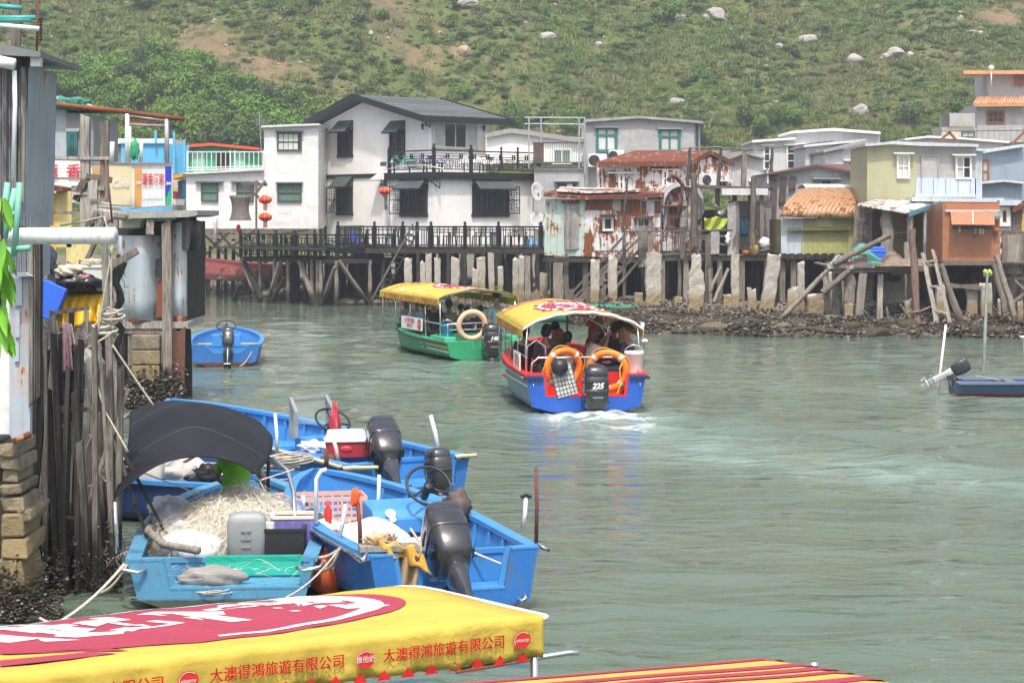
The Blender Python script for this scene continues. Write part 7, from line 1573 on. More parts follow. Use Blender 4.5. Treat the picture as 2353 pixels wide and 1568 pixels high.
tube_part('stern_rail',[(-1.05,.3,.74),(-1.03,.32,.95),(-.9,.35,1.05),(0,.42,1.05),(.9,.4,1.05),(1.05,.35,.95),(1.08,.3,.74)],.02,STEEL,TB);tube_part('hoop',[(-1.1,.7,.74),(-1.08,.7,1.25),(-.9,.72,1.38),(-.72,.72,1.25),(-.7,.7,.74)],.02,STEEL,TB);tube_part('gantry',[(-.1,1.9,1.85),(.25,1.7,1.78),(.55,1.6,1.6),(.58,1.6,1.45)],.03,STEEL,TB);tube_part('gantry',[(-.12,1.9,1.85),(-.15,1.7,1.35),(-.1,1.6,1.15)],.022,STEEL,TB)
tube_part('aerial',[(1.16,.6,.75),(1.2,.55,1.3),(1.22,.5,1.62)],.014,STEEL,TB);m=MB();m.lathe([(.03,0),(.04,.03),(.04,.09),(.02,.11)],(1.2,.5,1.62),10);m.lathe([(.05,0),(.07,.02),(.04,.06)],(1.24,.5,1.34),10);m.build('navigation_lamp',WPLA,TB)
m=MB();pts_=[(-1.17,1.0),(-1.17,2.0)];m.box((-1.2,1.5,.93),(.03,1.15,.34));sgn=m.build('side_sign',WPLA,TB);lettering('大澳得鴻',lambda x,y:(-1.22,1.5-x,.98+y),.15,REDD,sgn,bold=.003);lettering('旅遊公司',lambda x,y:(-1.22,1.5-x,.86+y),.12,REDD,sgn,bold=.003);m=MB();m.box((-1.222,1.02,.93),(.006,.2,.2));m.build('sign_badge',flat('orange sign print',(.7,.25,.03),.5),sgn)
m=MB();m.box((1.2,.9,.90),(.03,.6,.3));m.build('side_sign',WPLA,TB)
Mx=lambda x,y,z:Matrix.Rotation(R(6),4,'Z')@Vector((x,y,z))+Vector((1.45,40,0))
outboard(Mx(.12,-.06,-.06),R(6),1.38,0,MBLK,'large black outboard motor marked 225 on the blue tour boat','225',deep=.72)
lifebuoy(Mx(-.42,.26,.86),.35,(R(10),0,R(25)),ORBG,'orange lifebuoy behind the net covered board on the blue tour boat',th=.07)
lifebuoy(Mx(.46,.22,.80),.36,(R(8),0,R(-8)),ORBG,'orange lifebuoy standing beside the 225 motor, the one near the white bucket',th=.07)
mb=MB();mb.smooth=True;mb.ball(tuple(Mx(-.53,-.05,.90)),.17,18,12);single(mb,'buoy',BLKP,'black ball fender hanging at the stern of the blue tour boat','fender')
t_=thing('net_board','pale board wrapped in black netting leaning in the stern well of the tour boat','board',tuple(Mx(-.36,-.02,.34)),R(6),local=True);t_.rotation_euler=(R(-8),R(-14),R(6));m=MB();m.box((0,0,.3),(.42,.07,.62));m.build('board',flat('pale grey green board',(.48,.52,.50),.7),t_,bevel=.015);m=MB()
for k in range(7):m.tube([(-.21+k*.07,-.045,.0),(-.21+k*.07+.02*sin(k),-.05,.6)],.005,4);m.tube([(-.21,-.045,.04+k*.09),(.21,-.05,.04+k*.09+.02*cos(k))],.005,4)
m.build('netting',BLKP,t_)
def bucket(loc,r,h,mat,lab,rim=None):
 t_=thing('bucket',lab,'bucket',tuple(loc),0,local=True);m=MB();m.smooth=True;m.lathe([(r*.82,0),(r*.84,.01),(r,h*.86),(r*1.05,h*.87),(r*1.05,h*.93),(r*1.02,h),(r*.95,h),(r*.78,.04),(.01,.03)],(0,0,0),20);m.build('pail',mat,t_);m=MB();m.smooth=True;m.tube([(r*1.03*cos(a),.0,h*.9+r*.9*sin(a))for a in[k*pi/12 for k in range(13)]],.008,6);m.build('bail',STEEL,t_);return t_
bucket(Mx(1.02,.45,.74),.185,.42,WPLA,'white plastic bucket standing on the stern corner of the blue tour boat')
SH={k:cloth(k+' cloth',c)for k,c in(('black',(.02,.02,.022)),('navy',(.04,.045,.07)),('white',(.6,.6,.6)),('red',(.45,.03,.03)),('maroon',(.20,.03,.03)),('grey',(.25,.25,.27)),('teal',(.08,.32,.38)),('blue',(.3,.45,.58)),('beige',(.42,.36,.30)),('lime',(.20,.62,.03)),('denim',(.05,.08,.14)))}
for(x,y,z,fz,lab,shc,hair,hl,pose,lean,turn,s_)in((-.95,2.3,.28,10,'dark haired passenger by the front post of the blue tour boat','black',HAIRB,.5,'lap',0,0,1),(-.55,1.9,.28,-5,'passenger in grey with black hair at the side sign of the blue tour boat','grey',HAIRB,.2,'lap',.1,.3,1),(-.62,1.35,.30,5,'passenger seen from behind in patterned navy behind the steel hoop','navy',HAIRB,.1,'lap',.1,0,.95),(-.25,2.9,.28,0,'passenger with short black hair further forward beside the orange white float','grey',HAIRB,0,'lap',0,.2,1),(-.18,1.45,.26,-20,'woman with a black bob in a pale top behind the lifebuoy','beige',HAIRB,.35,'lap',.1,-.4,.92),(.28,1.45,.26,-80,'woman with long brown hair in a white shirt holding up a camera','white',HAIRN,.9,'photo',.1,-.1,1),(.62,1.75,.26,10,'passenger in dark red with short black hair between the camera woman and the blonde','maroon',HAIRB,0,'lap',.2,0,.9),(.62,2.6,.32,15,'passenger with curly blonde hair in a red top','red',HAIRL,.6,'lap',0,0,1.05),(.90,2.15,.30,40,'passenger in black holding both hands to the face','black',HAIRN,.2,'photo',0,.3,1),(.98,1.6,.26,20,'passenger in black with hair up near the white bucket','black',HAIRB,.1,'lap',.1,0,1.08),(1.02,1.25,.22,65,'balding man in a navy jacket turned sideways by the white bucket','navy',HAIRB,0,'lap',0,.2,1.1)):
 p_=Mx(x,y,z);person((p_.x,p_.y,p_.z),R(6+fz),lab,SH[shc],SH['denim'],hair,hl,pose,s_,lean,turn,2 if shc in('navy','black')else 1)
p_=Mx(.35,1.95,1.18);mb=MB();mb.box(tuple(Mx(.63,1.52,1.44)),(.09,.04,.06));mb.smooth=False;single(mb,'camera_compact',WPLA,'small silver camera held up by the woman in white','camera')
lumpy(Mx(.38,2.0,1.55),(.09,.09,.09),flat('orange rag',(.75,.12,.03),.9),'orange red rag tied to the awning frame of the blue tour boat','rag','rag',3,.3)
mb=MB();mb.smooth=True;mb.ball(tuple(Mx(-.15,3.2,1.35)),.14,14,10);single(mb,'float',flat('orange white float',(.75,.25,.12),.5),'orange float with a pale foot hanging inside the blue tour boat','float')
rope([Mx(.75,.1,1.0),Mx(.66,.0,.85),Mx(.68,-.02,.55),Mx(.6,-.04,.35)],.012,YELR,'yellow line looped over the lifebuoy and the motor of the tour boat')
GB=thing('tour_boat','green tour boat with yellow side stripes, number 140 motor and patterned awning','tour boat',(-.72,54.6,0),R(20),local=True)
GM=lambda x,y,z:Matrix.Rotation(R(20),4,'Z')@Vector((x,y,z))+Vector((-.72,54.6,0))
hg,sg_=hull(GB,7.0,2.3,.50,.72,B_GRN,B_GRNL,.2,2.0,(-.35,.5,.30,.04),rim=B_GRNL,rimw=.22,flare=.9,chine=.1)
for sg in(-1,1):tube_part('rub_rail',[(sg*(hg(k/20)+.045),7.0*k/20,sg_(k/20)-.04)for k in range(20)],.03,RUBR,GB,6)
m=MB();m.box((0,.04,.45),(2.2,.12,.12))if False else None
for(z0_,z1_,mt)in((.32,.38,flat('yellow stripe',(.55,.45,.06),.5)),(.21,.245,WPLA)):
 m=MB();vs=[]
 for k in range(18):t_=k/20;g_=lambda z:-(hg(t_)*(.9+.1*((z-.1)/(sg_(t_)-.1)))+.008);vs+=[(g_(z0_),7*t_,z0_+.12*t_),(g_(z1_),7*t_,z1_+.12*t_)]
 m.add(vs,[(2*k,2*k+1,2*k+3,2*k+2)for k in range(17)]);m.build('side_stripe',mt,GB)
m=MB();m.box((-.95,.7,.56),(.32,1.3,.12));m.box((.95,.7,.56),(.32,1.3,.12));m.box((0,1.3,.45),(2.0,.06,.4));m.build('stern_lockers',B_GRNL,GB,bevel=.02)
m=MB();m.loft([[(-.95*k,5.2+1.7*f,.70+.02*f),(.95*k,5.2+1.7*f,.70+.02*f),(.95*k,5.2+1.7*f,.76),(-.95*k,5.2+1.7*f,.76)]for f,k in((0,1),(.5,.85),(1,.25))]);m.build('foredeck',B_GRNL,GB)
zpG=lambda x,y:1.62+.24*max(0,1-(x/1.15)**2)**.8+.03*(y-.5)/5
cnG,mpG=canopy(GB,.5,6.1,1.12,zpG,.24,ell=(2.6,1.7,.25,.70),print_side=-1,fold=.02)
valance_text(cnG,-1,1.12,lambda y:zpG(1.12,y),.24,[('V',.8,.14),('T',1.55,1.05),('C',2.3,.14),('T',3.1,1.1),('V',3.9,.14),('T',4.65,1.05),('V',5.5,.16)])
for sg in(-1,1):
 for y in(.6,1.9,3.3,4.7,6.0):tube_part('awning_post',[(sg*1.05,y,.55),(sg*1.07,y,zpG(1.05,y)-.03)],.02,STEEL,GB)
 tube_part('side_rail',[(sg*1.05,.6,.95),(sg*1.06,3,.97),(sg*1.0,5.9,1.0)],.016,STEEL,GB)
for y in(.55,1.9,3.3,4.7,6.0):tube_part('awning_bow',[(x,y,zpG(x,y)-.03)for x in[(-1.05+2.1*k/10)for k in range(11)]],.016,STEEL,GB)
tube_part('stern_rail',[(-.95,.3,.6),(-.93,.35,.95),(0,.45,.97),(.95,.35,.95),(1.0,.3,.6)],.018,STEEL,GB);tube_part('stern_rail',[(-.93,.35,.8),(0,.45,.8),(.97,.35,.8)],.014,STEEL,GB)
m=MB();m.box((-1.13,2.95,.86),(.03,1.9,.34));sgn=m.build('side_sign',WPLA,GB);lettering('大澳得鴻旅遊',lambda x,y:(-1.15,3.1-x,.92+y),.15,REDD,sgn,bold=.003);lettering('有限公司',lambda x,y:(-1.15,3.1-x,.78+y),.13,REDD,sgn,bold=.003)
m=MB();m.add([(-1.152,2.2+.17*cos(k*.4),.86+.15*sin(k*.4))for k in range(16)],[tuple(range(16))]);m.build('sign_badge',REDD,sgn);lettering('維他奶',lambda x,y:(-1.156,2.2-x,.86+y),.11,WPRT,sgn,'badge_name')
outboard(GM(.10,-.06,-.02),R(12),1.38,0,MBLK,'black outboard motor marked 140 on the green tour boat','140',deep=.66)
lifebuoy(GM(-.28,.25,.92),.36,(R(8),0,R(14)),flat('faded peach lifebuoy',(.66,.42,.28),.7),'faded peach lifebuoy on the stern rail of the green tour boat',False,th=.075)
bucket(GM(-.88,.55,.60),.17,.34,flat('blue plastic bucket',(.03,.22,.42),.4),'blue plastic bucket on the stern locker of the green tour boat')
for(x,y,fz,lab,shc,hair,hl,pose,s_,tn)in((-.65,4.9,-10,'woman with long brown hair at the front of the green tour boat','grey',HAIRN,.9,'lap',1,0),(-.7,3.9,-20,'passenger in patterned grey in mid green tour boat','grey',HAIRB,.1,'lap',1,.3),(-.75,3.2,-60,'passenger in pale teal raising both hands with a camera','teal',HAIRB,.2,'photo',1,.3),(-.62,2.5,0,'passenger in a black top seen from behind on the green tour boat','black',HAIRB,.25,'lap',1.1,0),(-.1,2.7,10,'passenger in a beige shirt beside the awning post of the green tour boat','beige',HAIRN,.3,'lap',1,0),(.35,3.0,10,'passenger in a dark red top seen from behind on the green tour boat','maroon',HAIRB,0,'lap',.9,0),(.55,1.9,10,'passenger with black hair half hidden behind the peach lifebuoy','maroon',HAIRB,.1,'lap',.9,0),(.85,1.4,15,'crew member in a pale blue shirt tall at the green boat stern','blue',HAIRB,0,'lap',1.2,0),(.1,1.75,0,'passenger with black hair in the shade behind the stern rail','navy',HAIRB,0,'lap',.9,0)):
 p_=GM(x,y,.16);person((p_.x,p_.y,p_.z),R(20+fz),lab,SH[shc],SH['denim'],hair,hl,pose,s_,.05,tn)
for k in range(4):
 m=MB();m.box((0,1.9+k*.95,.55),(1.7,.34,.04));m.box((0,1.9+k*.95,.38),(1.5,.05,.3));m.build('bench',flat('yellow bench',(.5,.33,.04),.5),GB)
def frame(x,y,a):
 M_=Matrix.Translation((x,y,0))@Matrix.Rotation(R(a),4,'Z');return lambda X_,Y_,Z_:M_@Vector((X_,Y_,Z_))
def ribs(root,hw,sh,L,n,inn,w=.035,fz=.12):
 for k in range(n):
  t_=(k+.7)/n*.85
  for sg in(-1,1):m=MB();m.bar((sg*(hw(t_)*.9-.085),L*t_,fz+.05),(sg*(hw(t_)-.085),L*t_,sh(t_)-.05),w,.05);m.build('rib',inn,root)
BX,BY,BA=-.55,19.55,20;Bf=frame(BX,BY,BA)
bt=thing('fishing_boat','blue open boat with steering console, white sack and one big tilted black motor','boat',(BX,BY,0),R(BA),local=True)
hb_,sb_=hull(bt,5.0,1.78,.63,.80,B_OUT,B_IN,.12,2.3,(-.55,.50,.26,.07),well=(.62,.52),rimw=.10,flare=.90,chine=.14)
ribs(bt,hb_,sb_,5.0,9,B_IN)
m=MB();m.box((.30,2.35,.40),(.95,.50,.52));m.hexa([(-.18,2.1,.62),(.78,2.1,.62),(.78,2.6,.62),(-.18,2.6,.62)],[(-.18,2.22,.74),(.78,2.22,.74),(.78,2.6,.80),(-.18,2.6,.80)]);cs=m.build('console',B_IN,bt,bevel=.02)
m=MB();m.box((.30,2.095,.42),(.80,.02,.16));m.build('console_shelf',BLKP,cs);wheel(cs,(.42,2.12,.98),.24,R(50))
for(x,r_)in((-.02,.055),(-.01,.035)):m=MB();m.lathe([(r_,0),(r_,.015),(r_*.8,.018)],(x+.02,2.135+(.0 if r_>.04 else-.055),.70 if r_>.04 else.645),16,Euler((R(45),0,0)).to_matrix());m.build('gauge',WPLA,cs)
for(y,z)in((3.3,.30),(1.35,.28)):m=MB();m.box((0,y,z),(1.45,.22,.04));m.build('thwart',B_IN,bt)
m=MB();m.loft([[(-.80*k,y,.62+.03*f),(.80*k,y,.62+.03*f),(.80*k,y,.66+.03*f),(-.80*k,y,.66+.03*f)]for f,k,y in((0,.82,4.05),(.5,.62,4.45),(1,.25,4.85))]);m.build('foredeck',B_IN,bt)if False else None
for sg in(-1,1):m=MB();m.prism([(sg*.89,-.03,.63),(sg*.55,-.03,.63),(sg*.89,-.03,.2)],(0,0,0))if False else None;tube_part('grab_rail',[(sg*.86,.02,.66),(sg*.94,-.06,.60),(sg*.93,.4,.62)],.018,STEEL,bt)
tube_part('rub_rail',[(-(hb_(k/14)+.04),5*k/14,sb_(k/14)-.03)for k in range(14)],.02,STEEL,bt,6)
for(x,z)in((-.42,.1),(.62,.16)):tube_part('towing_eye',[(x,-.05,z),(x+.03,-.1,z-.02),(x+.07,-.1,z),(x+.08,-.05,z+.04)],.014,STEEL,bt,6)
outboard(tuple(Bf(-.02,-.03,.20)),R(BA),1.14,57,MGRY,'big tilted grey black outboard motor on the boat with the steering console',None,yaw=-3)
m_=single
rod(Bf(-.80,.45,.6),P(*cE(590,660),Bf(-.8,.45,0).y),.022,flat('rusted rod',(.14,.05,.035),.8),'flag_rod','rusty rod with an orange rag at its head beside the bait board','rod')
lumpy(P(*cE(580,735),Bf(-.8,.45,0).y),(.04,.035,.09),flat('orange tape',(.75,.10,.02),.7),'orange rag tied around the head of the rusty rod','rag','rag',4,.2)
bp=tuple(Bf(-.62,.12,.66));mb=MB();mb.box((bp[0],bp[1],bp[2]+.03),(.56,.22,.05),Matrix.Rotation(R(8),3,'Z'));mb.bar((bp[0]+.05,bp[1],bp[2]+.05),(bp[0]+.05,bp[1],bp[2]+.16),.025);m_(mb,'bait_board',wood('bait board wood',(.32,.30,.27),(.12,.11,.10)),'small grey wooden bait board on the stern corner of the console boat','board')
yb=Bf(-.86,3.0,0).y;q0=G(*cE(320,860),.7);tube_=MB();tube_.smooth=True;tt_=P(*cE(322,560),q0.y);tube_.tube([q0,tt_,tt_+Vector((.05,0,.08)),P(*cE(390,498),q0.y)],.022,8);single(tube_,'bent_pipe',WPLA,'white pipe bent over at the top, fixed to the gunwale of the console boat','pipe')
q0=G(*cE(236,745),.74);rod(q0,P(*cE(230,668),q0.y),.022,WPLA,'stub_pole','short white stub pole near the bow of the console boat','pole')
q0=G(*cE(722,800),.62);rod(q0,P(*cE(738,535),q0.y),.022,WPLA,'rod_holder','white rod with a black tip standing left of the console','pole')
q0=G(*cE(470,968),.64);rod(q0,P(*cE(515,730),q0.y),.022,flat('clear plastic rod',(.62,.66,.67),.3),'plastic_rod','translucent rod leaning before the white sack','pole')
q0=G(*cE(1780,995),.64);rod(q0,P(*cE(1779,488),q0.y),.02,MATS['rusted rod'],'mooring_stake','long thin rusty stake upright at the stern corner of the console boat','pole')
q0=G(*cE(1690,890),.55);rod(q0,P(*cE(1712,680),q0.y),.024,WPLA,'white_rod','white rod with a black fork tip beside the rusty stake','pole');tp=P(*cE(1714,680),q0.y);mb=MB();mb.bar(tp-Vector((.06,0,0)),tp+Vector((.06,0,0)),.03);mb.bar(tp,tp+Vector((0,0,.03)),.05);single(mb,'rod_fork',BLKP,'black fork head on the white rod','fork')
crt=crate(*Bf(-.38,3.55,.40),R(12),flat('pale orange plastic',(.72,.36,.27),.5),'pale orange plastic basket at the bow of the console boat',(.95,.5,.34),slots=9)
crate(*Bf(.05,2.85,.22),R(20),flat('crimson plastic',(.50,.06,.10),.5),'crimson basket behind the white sack in the console boat',(.45,.32,.3),slots=6)
lumpy(Bf(-.28,1.9,.22),(.40,.34,.27),flat('white sack plastic',(.58,.62,.66),.35,vary=.12),'big crumpled white plastic sack in the console boat','sack','sack',2,.10,3)
lumpy(Bf(-.72,2.25,.40),(.22,.2,.14),WPLA,'small white and red bag with a red bottle in the console boat','bag','bag',5,.2,4);mb=MB();mb.smooth=True;mb.lathe([(.035,0),(.04,.02),(.04,.14),(.018,.19),(.02,.24)],tuple(Bf(-.66,2.2,.62)),12);single(mb,'bottle',REDD,'small red bottle standing in the white bag','bottle');mb=MB();mb.box(tuple(Bf(-.70,1.95,.52)),(.2,.12,.14),Matrix.Rotation(.5,3,'Z'));single(mb,'packet',REDD,'red and white packet beside the white sack','packet')
heap(tuple(Bf(-.35,2.75,.3)),.55,flat('fine blue white net',(.50,.55,.60),.9),'fine pale net spread behind the white sack',seed=5,strands=140,sz=.3,base=.8,rad=.004);heap(tuple(Bf(-.78,2.85,.52)),.34,flat('dark mesh net',(.07,.06,.055),.9),'dark knotted net hanging over the gunwale of the console boat',seed=6,strands=70,sz=.4,base=.7)
lumpy(Bf(.70,2.0,.62),(.14,.13,.18),flat('brown leather bag',(.09,.065,.06),.7),'brown bag hanging by the steering wheel','bag','bag',6,.2);lumpy(Bf(.25,1.35,.3),(.32,.25,.16),flat('pale bundle',(.50,.50,.48),.7),'pale rounded bundle under the console','bundle','bundle',8,.12)
an=thing('anchor','rusty anchor wrapped in ochre cloth at the stern of the console boat','anchor',tuple(Bf(-.42,.15,.3)));a0,a1=P(*cE(700,1080),Bf(-.4,.1,0).y),P(*cE(795,930),Bf(-.4,.1,0).y);tube_part('fluke',[a1,a1.lerp(a0,.45)+Vector((.06,0,0)),a0+Vector((.10,0,.02)),a0-Vector((.03,0,-.02))],[.03,.045,.035,.012],ANCH,None)if False else None
m=MB();m.smooth=True;m.tube([a1,a1.lerp(a0,.45)+Vector((.07,0,-.02)),a0+Vector((.08,0,.0)),a0-Vector((.04,0,-.03))],[.03,.05,.04,.012],8);m.build('fluke',ANCH,an);m=MB();m.smooth=True;m.tube([P(*cE(790,940),a1.y),P(*cE(900,1030),a1.y-.1),P(*cE(1000,1100),a1.y-.15)],.026,8);m.build('shank',ANCH,an)
OCH=flat('ochre cloth',(.50,.28,.04),.8,vary=.3,scale=6,dirt=(.2,.1,.03));OCHP=flat('pale stained cloth',(.42,.31,.19),.85,vary=.35,scale=5,dirt=(.22,.12,.05))
mb=MB();c0=P(*cE(860,1000),a1.y-.05);mb.smooth=True;mb.surf(lambda a,b:c0+Vector(((a-.5)*.42+.1*b,-.04*sin(a*11)-.08,(.5-b)*.24*(.5+a*.5)-.13*a+.02*sin(a*17+b*8))),18,10,.008);single(mb,'cloth',OCH,'ochre yellow cloth wrapped on the anchor','cloth')
mb=MB();mb.smooth=True;c0=P(*cE(850,1120),a1.y-.02);mb.surf(lambda a,b:c0+Vector(((a-.5)*(.5-.12*b),-.06+.05*sin(a*23+b*2),.20-b*.46+.03*sin(a*6))),34,10,.008);single(mb,'rag',OCHP,'stained pale brown rag hanging from the anchor into the stern well','rag');lumpy(P(*cE(735,1000),a1.y),(.13,.10,.065),OCHP,'twisted beige rag lying on the bait board','rag','rag',9,.3,5)
coil(Bf(-.02,.18,.34),.17,ROPE,'coil of pale rope in the stern well beside the big motor',12,.26);rope([Bf(-.12,.3,.5),P(*cE(945,890),Bf(-.1,.5,0).y)],.012,ROPE,'pale rope rising from the coil to the bulkhead of the console boat');rope([Bf(.35,.58,.53),Bf(.66,.25,.40),Bf(.72,.05,.64)],.012,ROPE,'pale rope lying over the stern corner of the console boat')
AX,AY,AA=-2.82,19.9,4;Af=frame(AX,AY,AA)
at_=thing('fishing_boat','worn pale blue boat heaped with pale fishing net, sea green panel in its stern','boat',(AX,AY,0),R(AA),local=True)
ha_,sa_=hull(at_,4.9,1.9,.50,.66,B_OLD,B_OLD,.14,2.3,(-.50,.80,.22,.06),well=(.50,.42),rimw=.12,flare=.90,chine=.12)
m=MB();m.box((.28,.475,.36),(.95,.02,.20));m.build('green_panel',TEALP,at_)
ribs(at_,ha_,sa_,4.9,7,B_OLD);
for sg in(-1,1):tube_part('grab_rail',[(sg*.72,-.05,.42),(sg*.80,-.11,.40),(sg*.95,-.10,.43),(sg*.99,-.02,.46)],.02,STEEL,at_)
tube_part('wooden_rim',[(-.86,1.9,.60),(-.84,1.2,.60),(-.62,.6,.56),(-.25,.38,.53)],.045,WOODL,at_,5)
NETW=flat('pale monofilament net',(.70,.66,.56),.85,vary=.2,scale=6);c0=Af(0.0,1.80,.36)
t_=thing('net_heap','great heap of pale fishing net filling the worn blue boat','net',tuple(c0));q_=random.Random(4)
def nh(x,y):k=max(0,1-x*x-y*y);return.48*k**.55*(.85+.15*sin(x*4+1)+.12*cos(y*5)+.06*sin(x*11+y*9))
t2=NT('net body');p=t2.pos();n1=t2.noise(p,5,5,.7,2.5);n2=t2.noise(p,45,4,.8,3);t2.bump(t2.math('ADD',n1,n2),1,.05);t2.b.inputs['Alpha'].default_value=1;NB=t2.fin(t2.mix(t2.ramp(n2,.38,.6),(.34,.31,.25),(.66,.61,.50)),.9,0,.2)
m=MB();m.smooth=True;m.surf(lambda a,b:(c0.x+(2*a-1)*.98,c0.y+(2*b-1)*1.15,c0.z-.05+nh(2*a-1,2*b-1)),40,40);m.build('net_body',NB,t_)
m=MB()
for k in range(2600):
 x,y=q_.gauss(0,.42),q_.gauss(0,.42);a_=q_.uniform(0,6.28);rr=q_.uniform(.08,.42);cv=q_.uniform(-1.3,1.3);pts=[];lift=abs(q_.gauss(0,.03));out_=1 if q_.random()<.15 else 0
 for j in range(8):
  px=x+rr*cos(a_+j*.5*cv)*j/7;py=y+rr*sin(a_+j*.5*cv)*j/7;pts.append((c0.x+px*1.04,c0.y+py*1.2,c0.z-.03+nh(px,py)+lift*(sin(j*.45)*1.5+.4)+out_*.04*sin(j*.45)))
 m.tube(pts,q_.choice((.0010,.0014,.002)),3,caps=False)
m.build('net_strands',NETW,t_,kind='stuff')
m=MB();
for k in range(260):
 x=q_.uniform(-.2,1.1);y=q_.uniform(-.1,.9);a_=q_.uniform(0,6.28);rr=q_.uniform(.2,.5);m.tube([(c0.x+(x+rr*cos(a_+j*.5)*j/6)*.95,c0.y+(y+rr*sin(a_+j*.5)*j/6)*1.1,c0.z+nh(min(1,x),min(1,y))*.9+.07*sin(j*.5))for j in range(7)],.002,3,caps=False)
m.build('net_strands',flat('blue grey monofilament',(.40,.46,.48),.8),t_,kind='stuff')
TRN=flat('white lilac plastic bag',(.52,.52,.60),.25,vary=.15);lumpy(Af(-.55,2.0,.32),(.36,.55,.24),TRN,'lilac white plastic bags under the left edge of the net heap','bags','plastic_bag',3,.16,4);lumpy(Af(-.78,2.9,.48),(.24,.3,.14),WPLA,'white foam bundle with a yellow stripe at the bow of the net boat','bundle','bundle',7,.14)
lumpy(Af(-.30,.78,.34),(.24,.2,.17),WPLA,'round white foam float tied with green cord in the stern of the net boat','float','foam_float',1,.07,5);lumpy(Af(-.45,.98,.40),(.24,.2,.13),WPLA,'white plastic bundle behind the corded float','bundle','bundle',11,.15)
mb=MB();mb.smooth=True
for k in range(4):a_=k*.8;c_=Af(-.30,.78,.46);mb.tube([(c_.x+.25*cos(t3)*cos(a_),c_.y+.21*cos(t3)*sin(a_),c_.z+.16*sin(t3))for t3 in[j*pi/10 for j in range(20)]],.005,4,closed=True)
single(mb,'cord',flat('green cord',(.04,.25,.15),.8),'green cord around the round white foam float','cord')
mb=MB();mb.smooth=True;mb.tube([Af(-.50,1.0,.50),Af(.0,.95,.47),Af(.22,.9,.42)],[.05,.09,.05],12);single(mb,'buoy',flat('orange red float',(.70,.09,.04),.5),'orange red long float lying behind the corded foam','float')
jc=thing('jerrycan','grey plastic jerrycan standing in the stern of the net boat','jerrycan',tuple(Af(.20,.72,.40)),R(4),local=True);m=MB();m.smooth=True;m.loft([sring(z,w,-.13*k,.13*k,24,.35)for z,w,k in((0,.17,.9),(.02,.195,1),(.36,.195,1),(.42,.18,.95),(.45,.12,.7),(.455,.05,.3))]);m.build('can',flat('grey can plastic',(.27,.29,.29),.5,vary=.08),jc);m=MB();m.box((0,-.135,.28),(.10,.02,.015));m.box((0,-.135,.20),(.10,.02,.015));m.box((0,-.135,.24),(.02,.02,.07));m.box((0,-.135,.12),(.10,.02,.015));m.build('embossing',flat('grey can plastic dark',(.2,.21,.21),.5),jc)
def obox(c,rz,s_,mat,lab,name='box',cat='box',openb=True,t__=.03,tilt=0,lid=None):
 b_=thing(name,lab,cat,tuple(c),rz,local=True);b_.rotation_euler=(tilt,0,rz);a,b,h=s_;m=MB()
 m.box((0,0,.01),(a,b,.02));m.box((0,-b/2,h/2),(a,t__,h));m.box((0,b/2,h/2),(a,t__,h));m.box((-a/2,0,h/2),(t__,b+t__,h-.002));m.box((a/2,0,h/2),(t__,b+t__,h-.002));m.build('walls',mat,b_,bevel=.008);m=MB()
 for(x0,y0,x1,y1)in((-a/2,-b/2,a/2,-b/2),(-a/2,b/2,a/2,b/2),(-a/2,-b/2,-a/2,b/2),(a/2,-b/2,a/2,b/2)):m.bar((x0,y0,h),(x1,y1,h),t__*1.5,.03)
 m.build('rim',lid or mat,b_);return b_
obox(Af(.48,.80,.42),R(3),(.58,.34,.26),BLKP,'black plastic tub in the stern of the net boat','tub','tub');obox(Af(.66,1.12,.46),R(6),(.44,.34,.30),flat('violet blue cooler',(.13,.12,.36),.5,dirt=(.3,.3,.4)),'open violet blue cooler box with a cream rim beside the net','cooler','cooler',lid=flat('cream rim',(.62,.58,.46),.6))
mb=MB();mb.box(tuple(Af(.235+.15,.70,.58)),(.20,.05,.36),Matrix.Rotation(R(-25),3,'Z'));single(mb,'foam_sheet',flat('foam panel',(.60,.60,.58),.8,dirt=(.45,.3,.08)),'small white foam panel between the jerrycan and the black tub','panel',bevel=.01)
lumpy(Af(-.10,.15,.22),(.30,.12,.11),flat('grey wet cloth',(.26,.25,.24),.85,vary=.2),'rolled grey cloth lying in the stern well of the net boat','cloth','cloth_roll',2,.16,3);coil(Af(-.08,.14,.18),.26,ROPE,'tangled thin line under the grey cloth roll',5,.04,'line_tangle',.006)
SHC=NT('black shade net');p=SHC.pos();w1=SHC.wave(p,60,'Z');w2=SHC.noise(p,90,2);n_=SHC.noise(p,1.5,4);SHC.bump(SHC.math('ADD',SHC.math('MULTIPLY',w1,.15),SHC.math('ADD',n_,SHC.math('MULTIPLY',w2,.2))),.5,.02);SHC.fin(SHC.mix(SHC.ramp(n_,.3,.7),(.008,.009,.013),(.015,.017,.024)),.75,0,.3)
TL,TM,TR,TT=P(*cF(190,240),23.3),P(*cF(560,165),23.5),P(*cF(990,300),23.2),P(*cF(1062,492),22.4);BL,BM,BR,TAIL=P(*cF(110,640),21.2),P(*cF(520,545),21.2),P(*cF(880,585),21.2),P(*cF(98,765),20.7);LR=P(*cF(985,640),21.3)
def shade(a,b):
 top=TL*(1-a)*(1-2*a)+TM*4*a*(1-a)+TR*a*(2*a-1);bl=P(*cF(95,760),20.8);m3=P(*cF(560,505),21.1);bot=bl*(1-a)*(1-2*a)+m3*4*a*(1-a)+LR*a*(2*a-1)
 q3=top.lerp(bot,b);q3.z+=.16*sin(pi*b)*(1-.7*abs(2*a-1))+.012*sin(a*9+b*12)
 if b>.0 and a<.25:q3.x+=.06*sin(pi*b)*(1-a/.25)
 if a>.75:q3.x+=.14*sin(pi*min(1,b*1.1))*(a-.75)/.25
 return q3
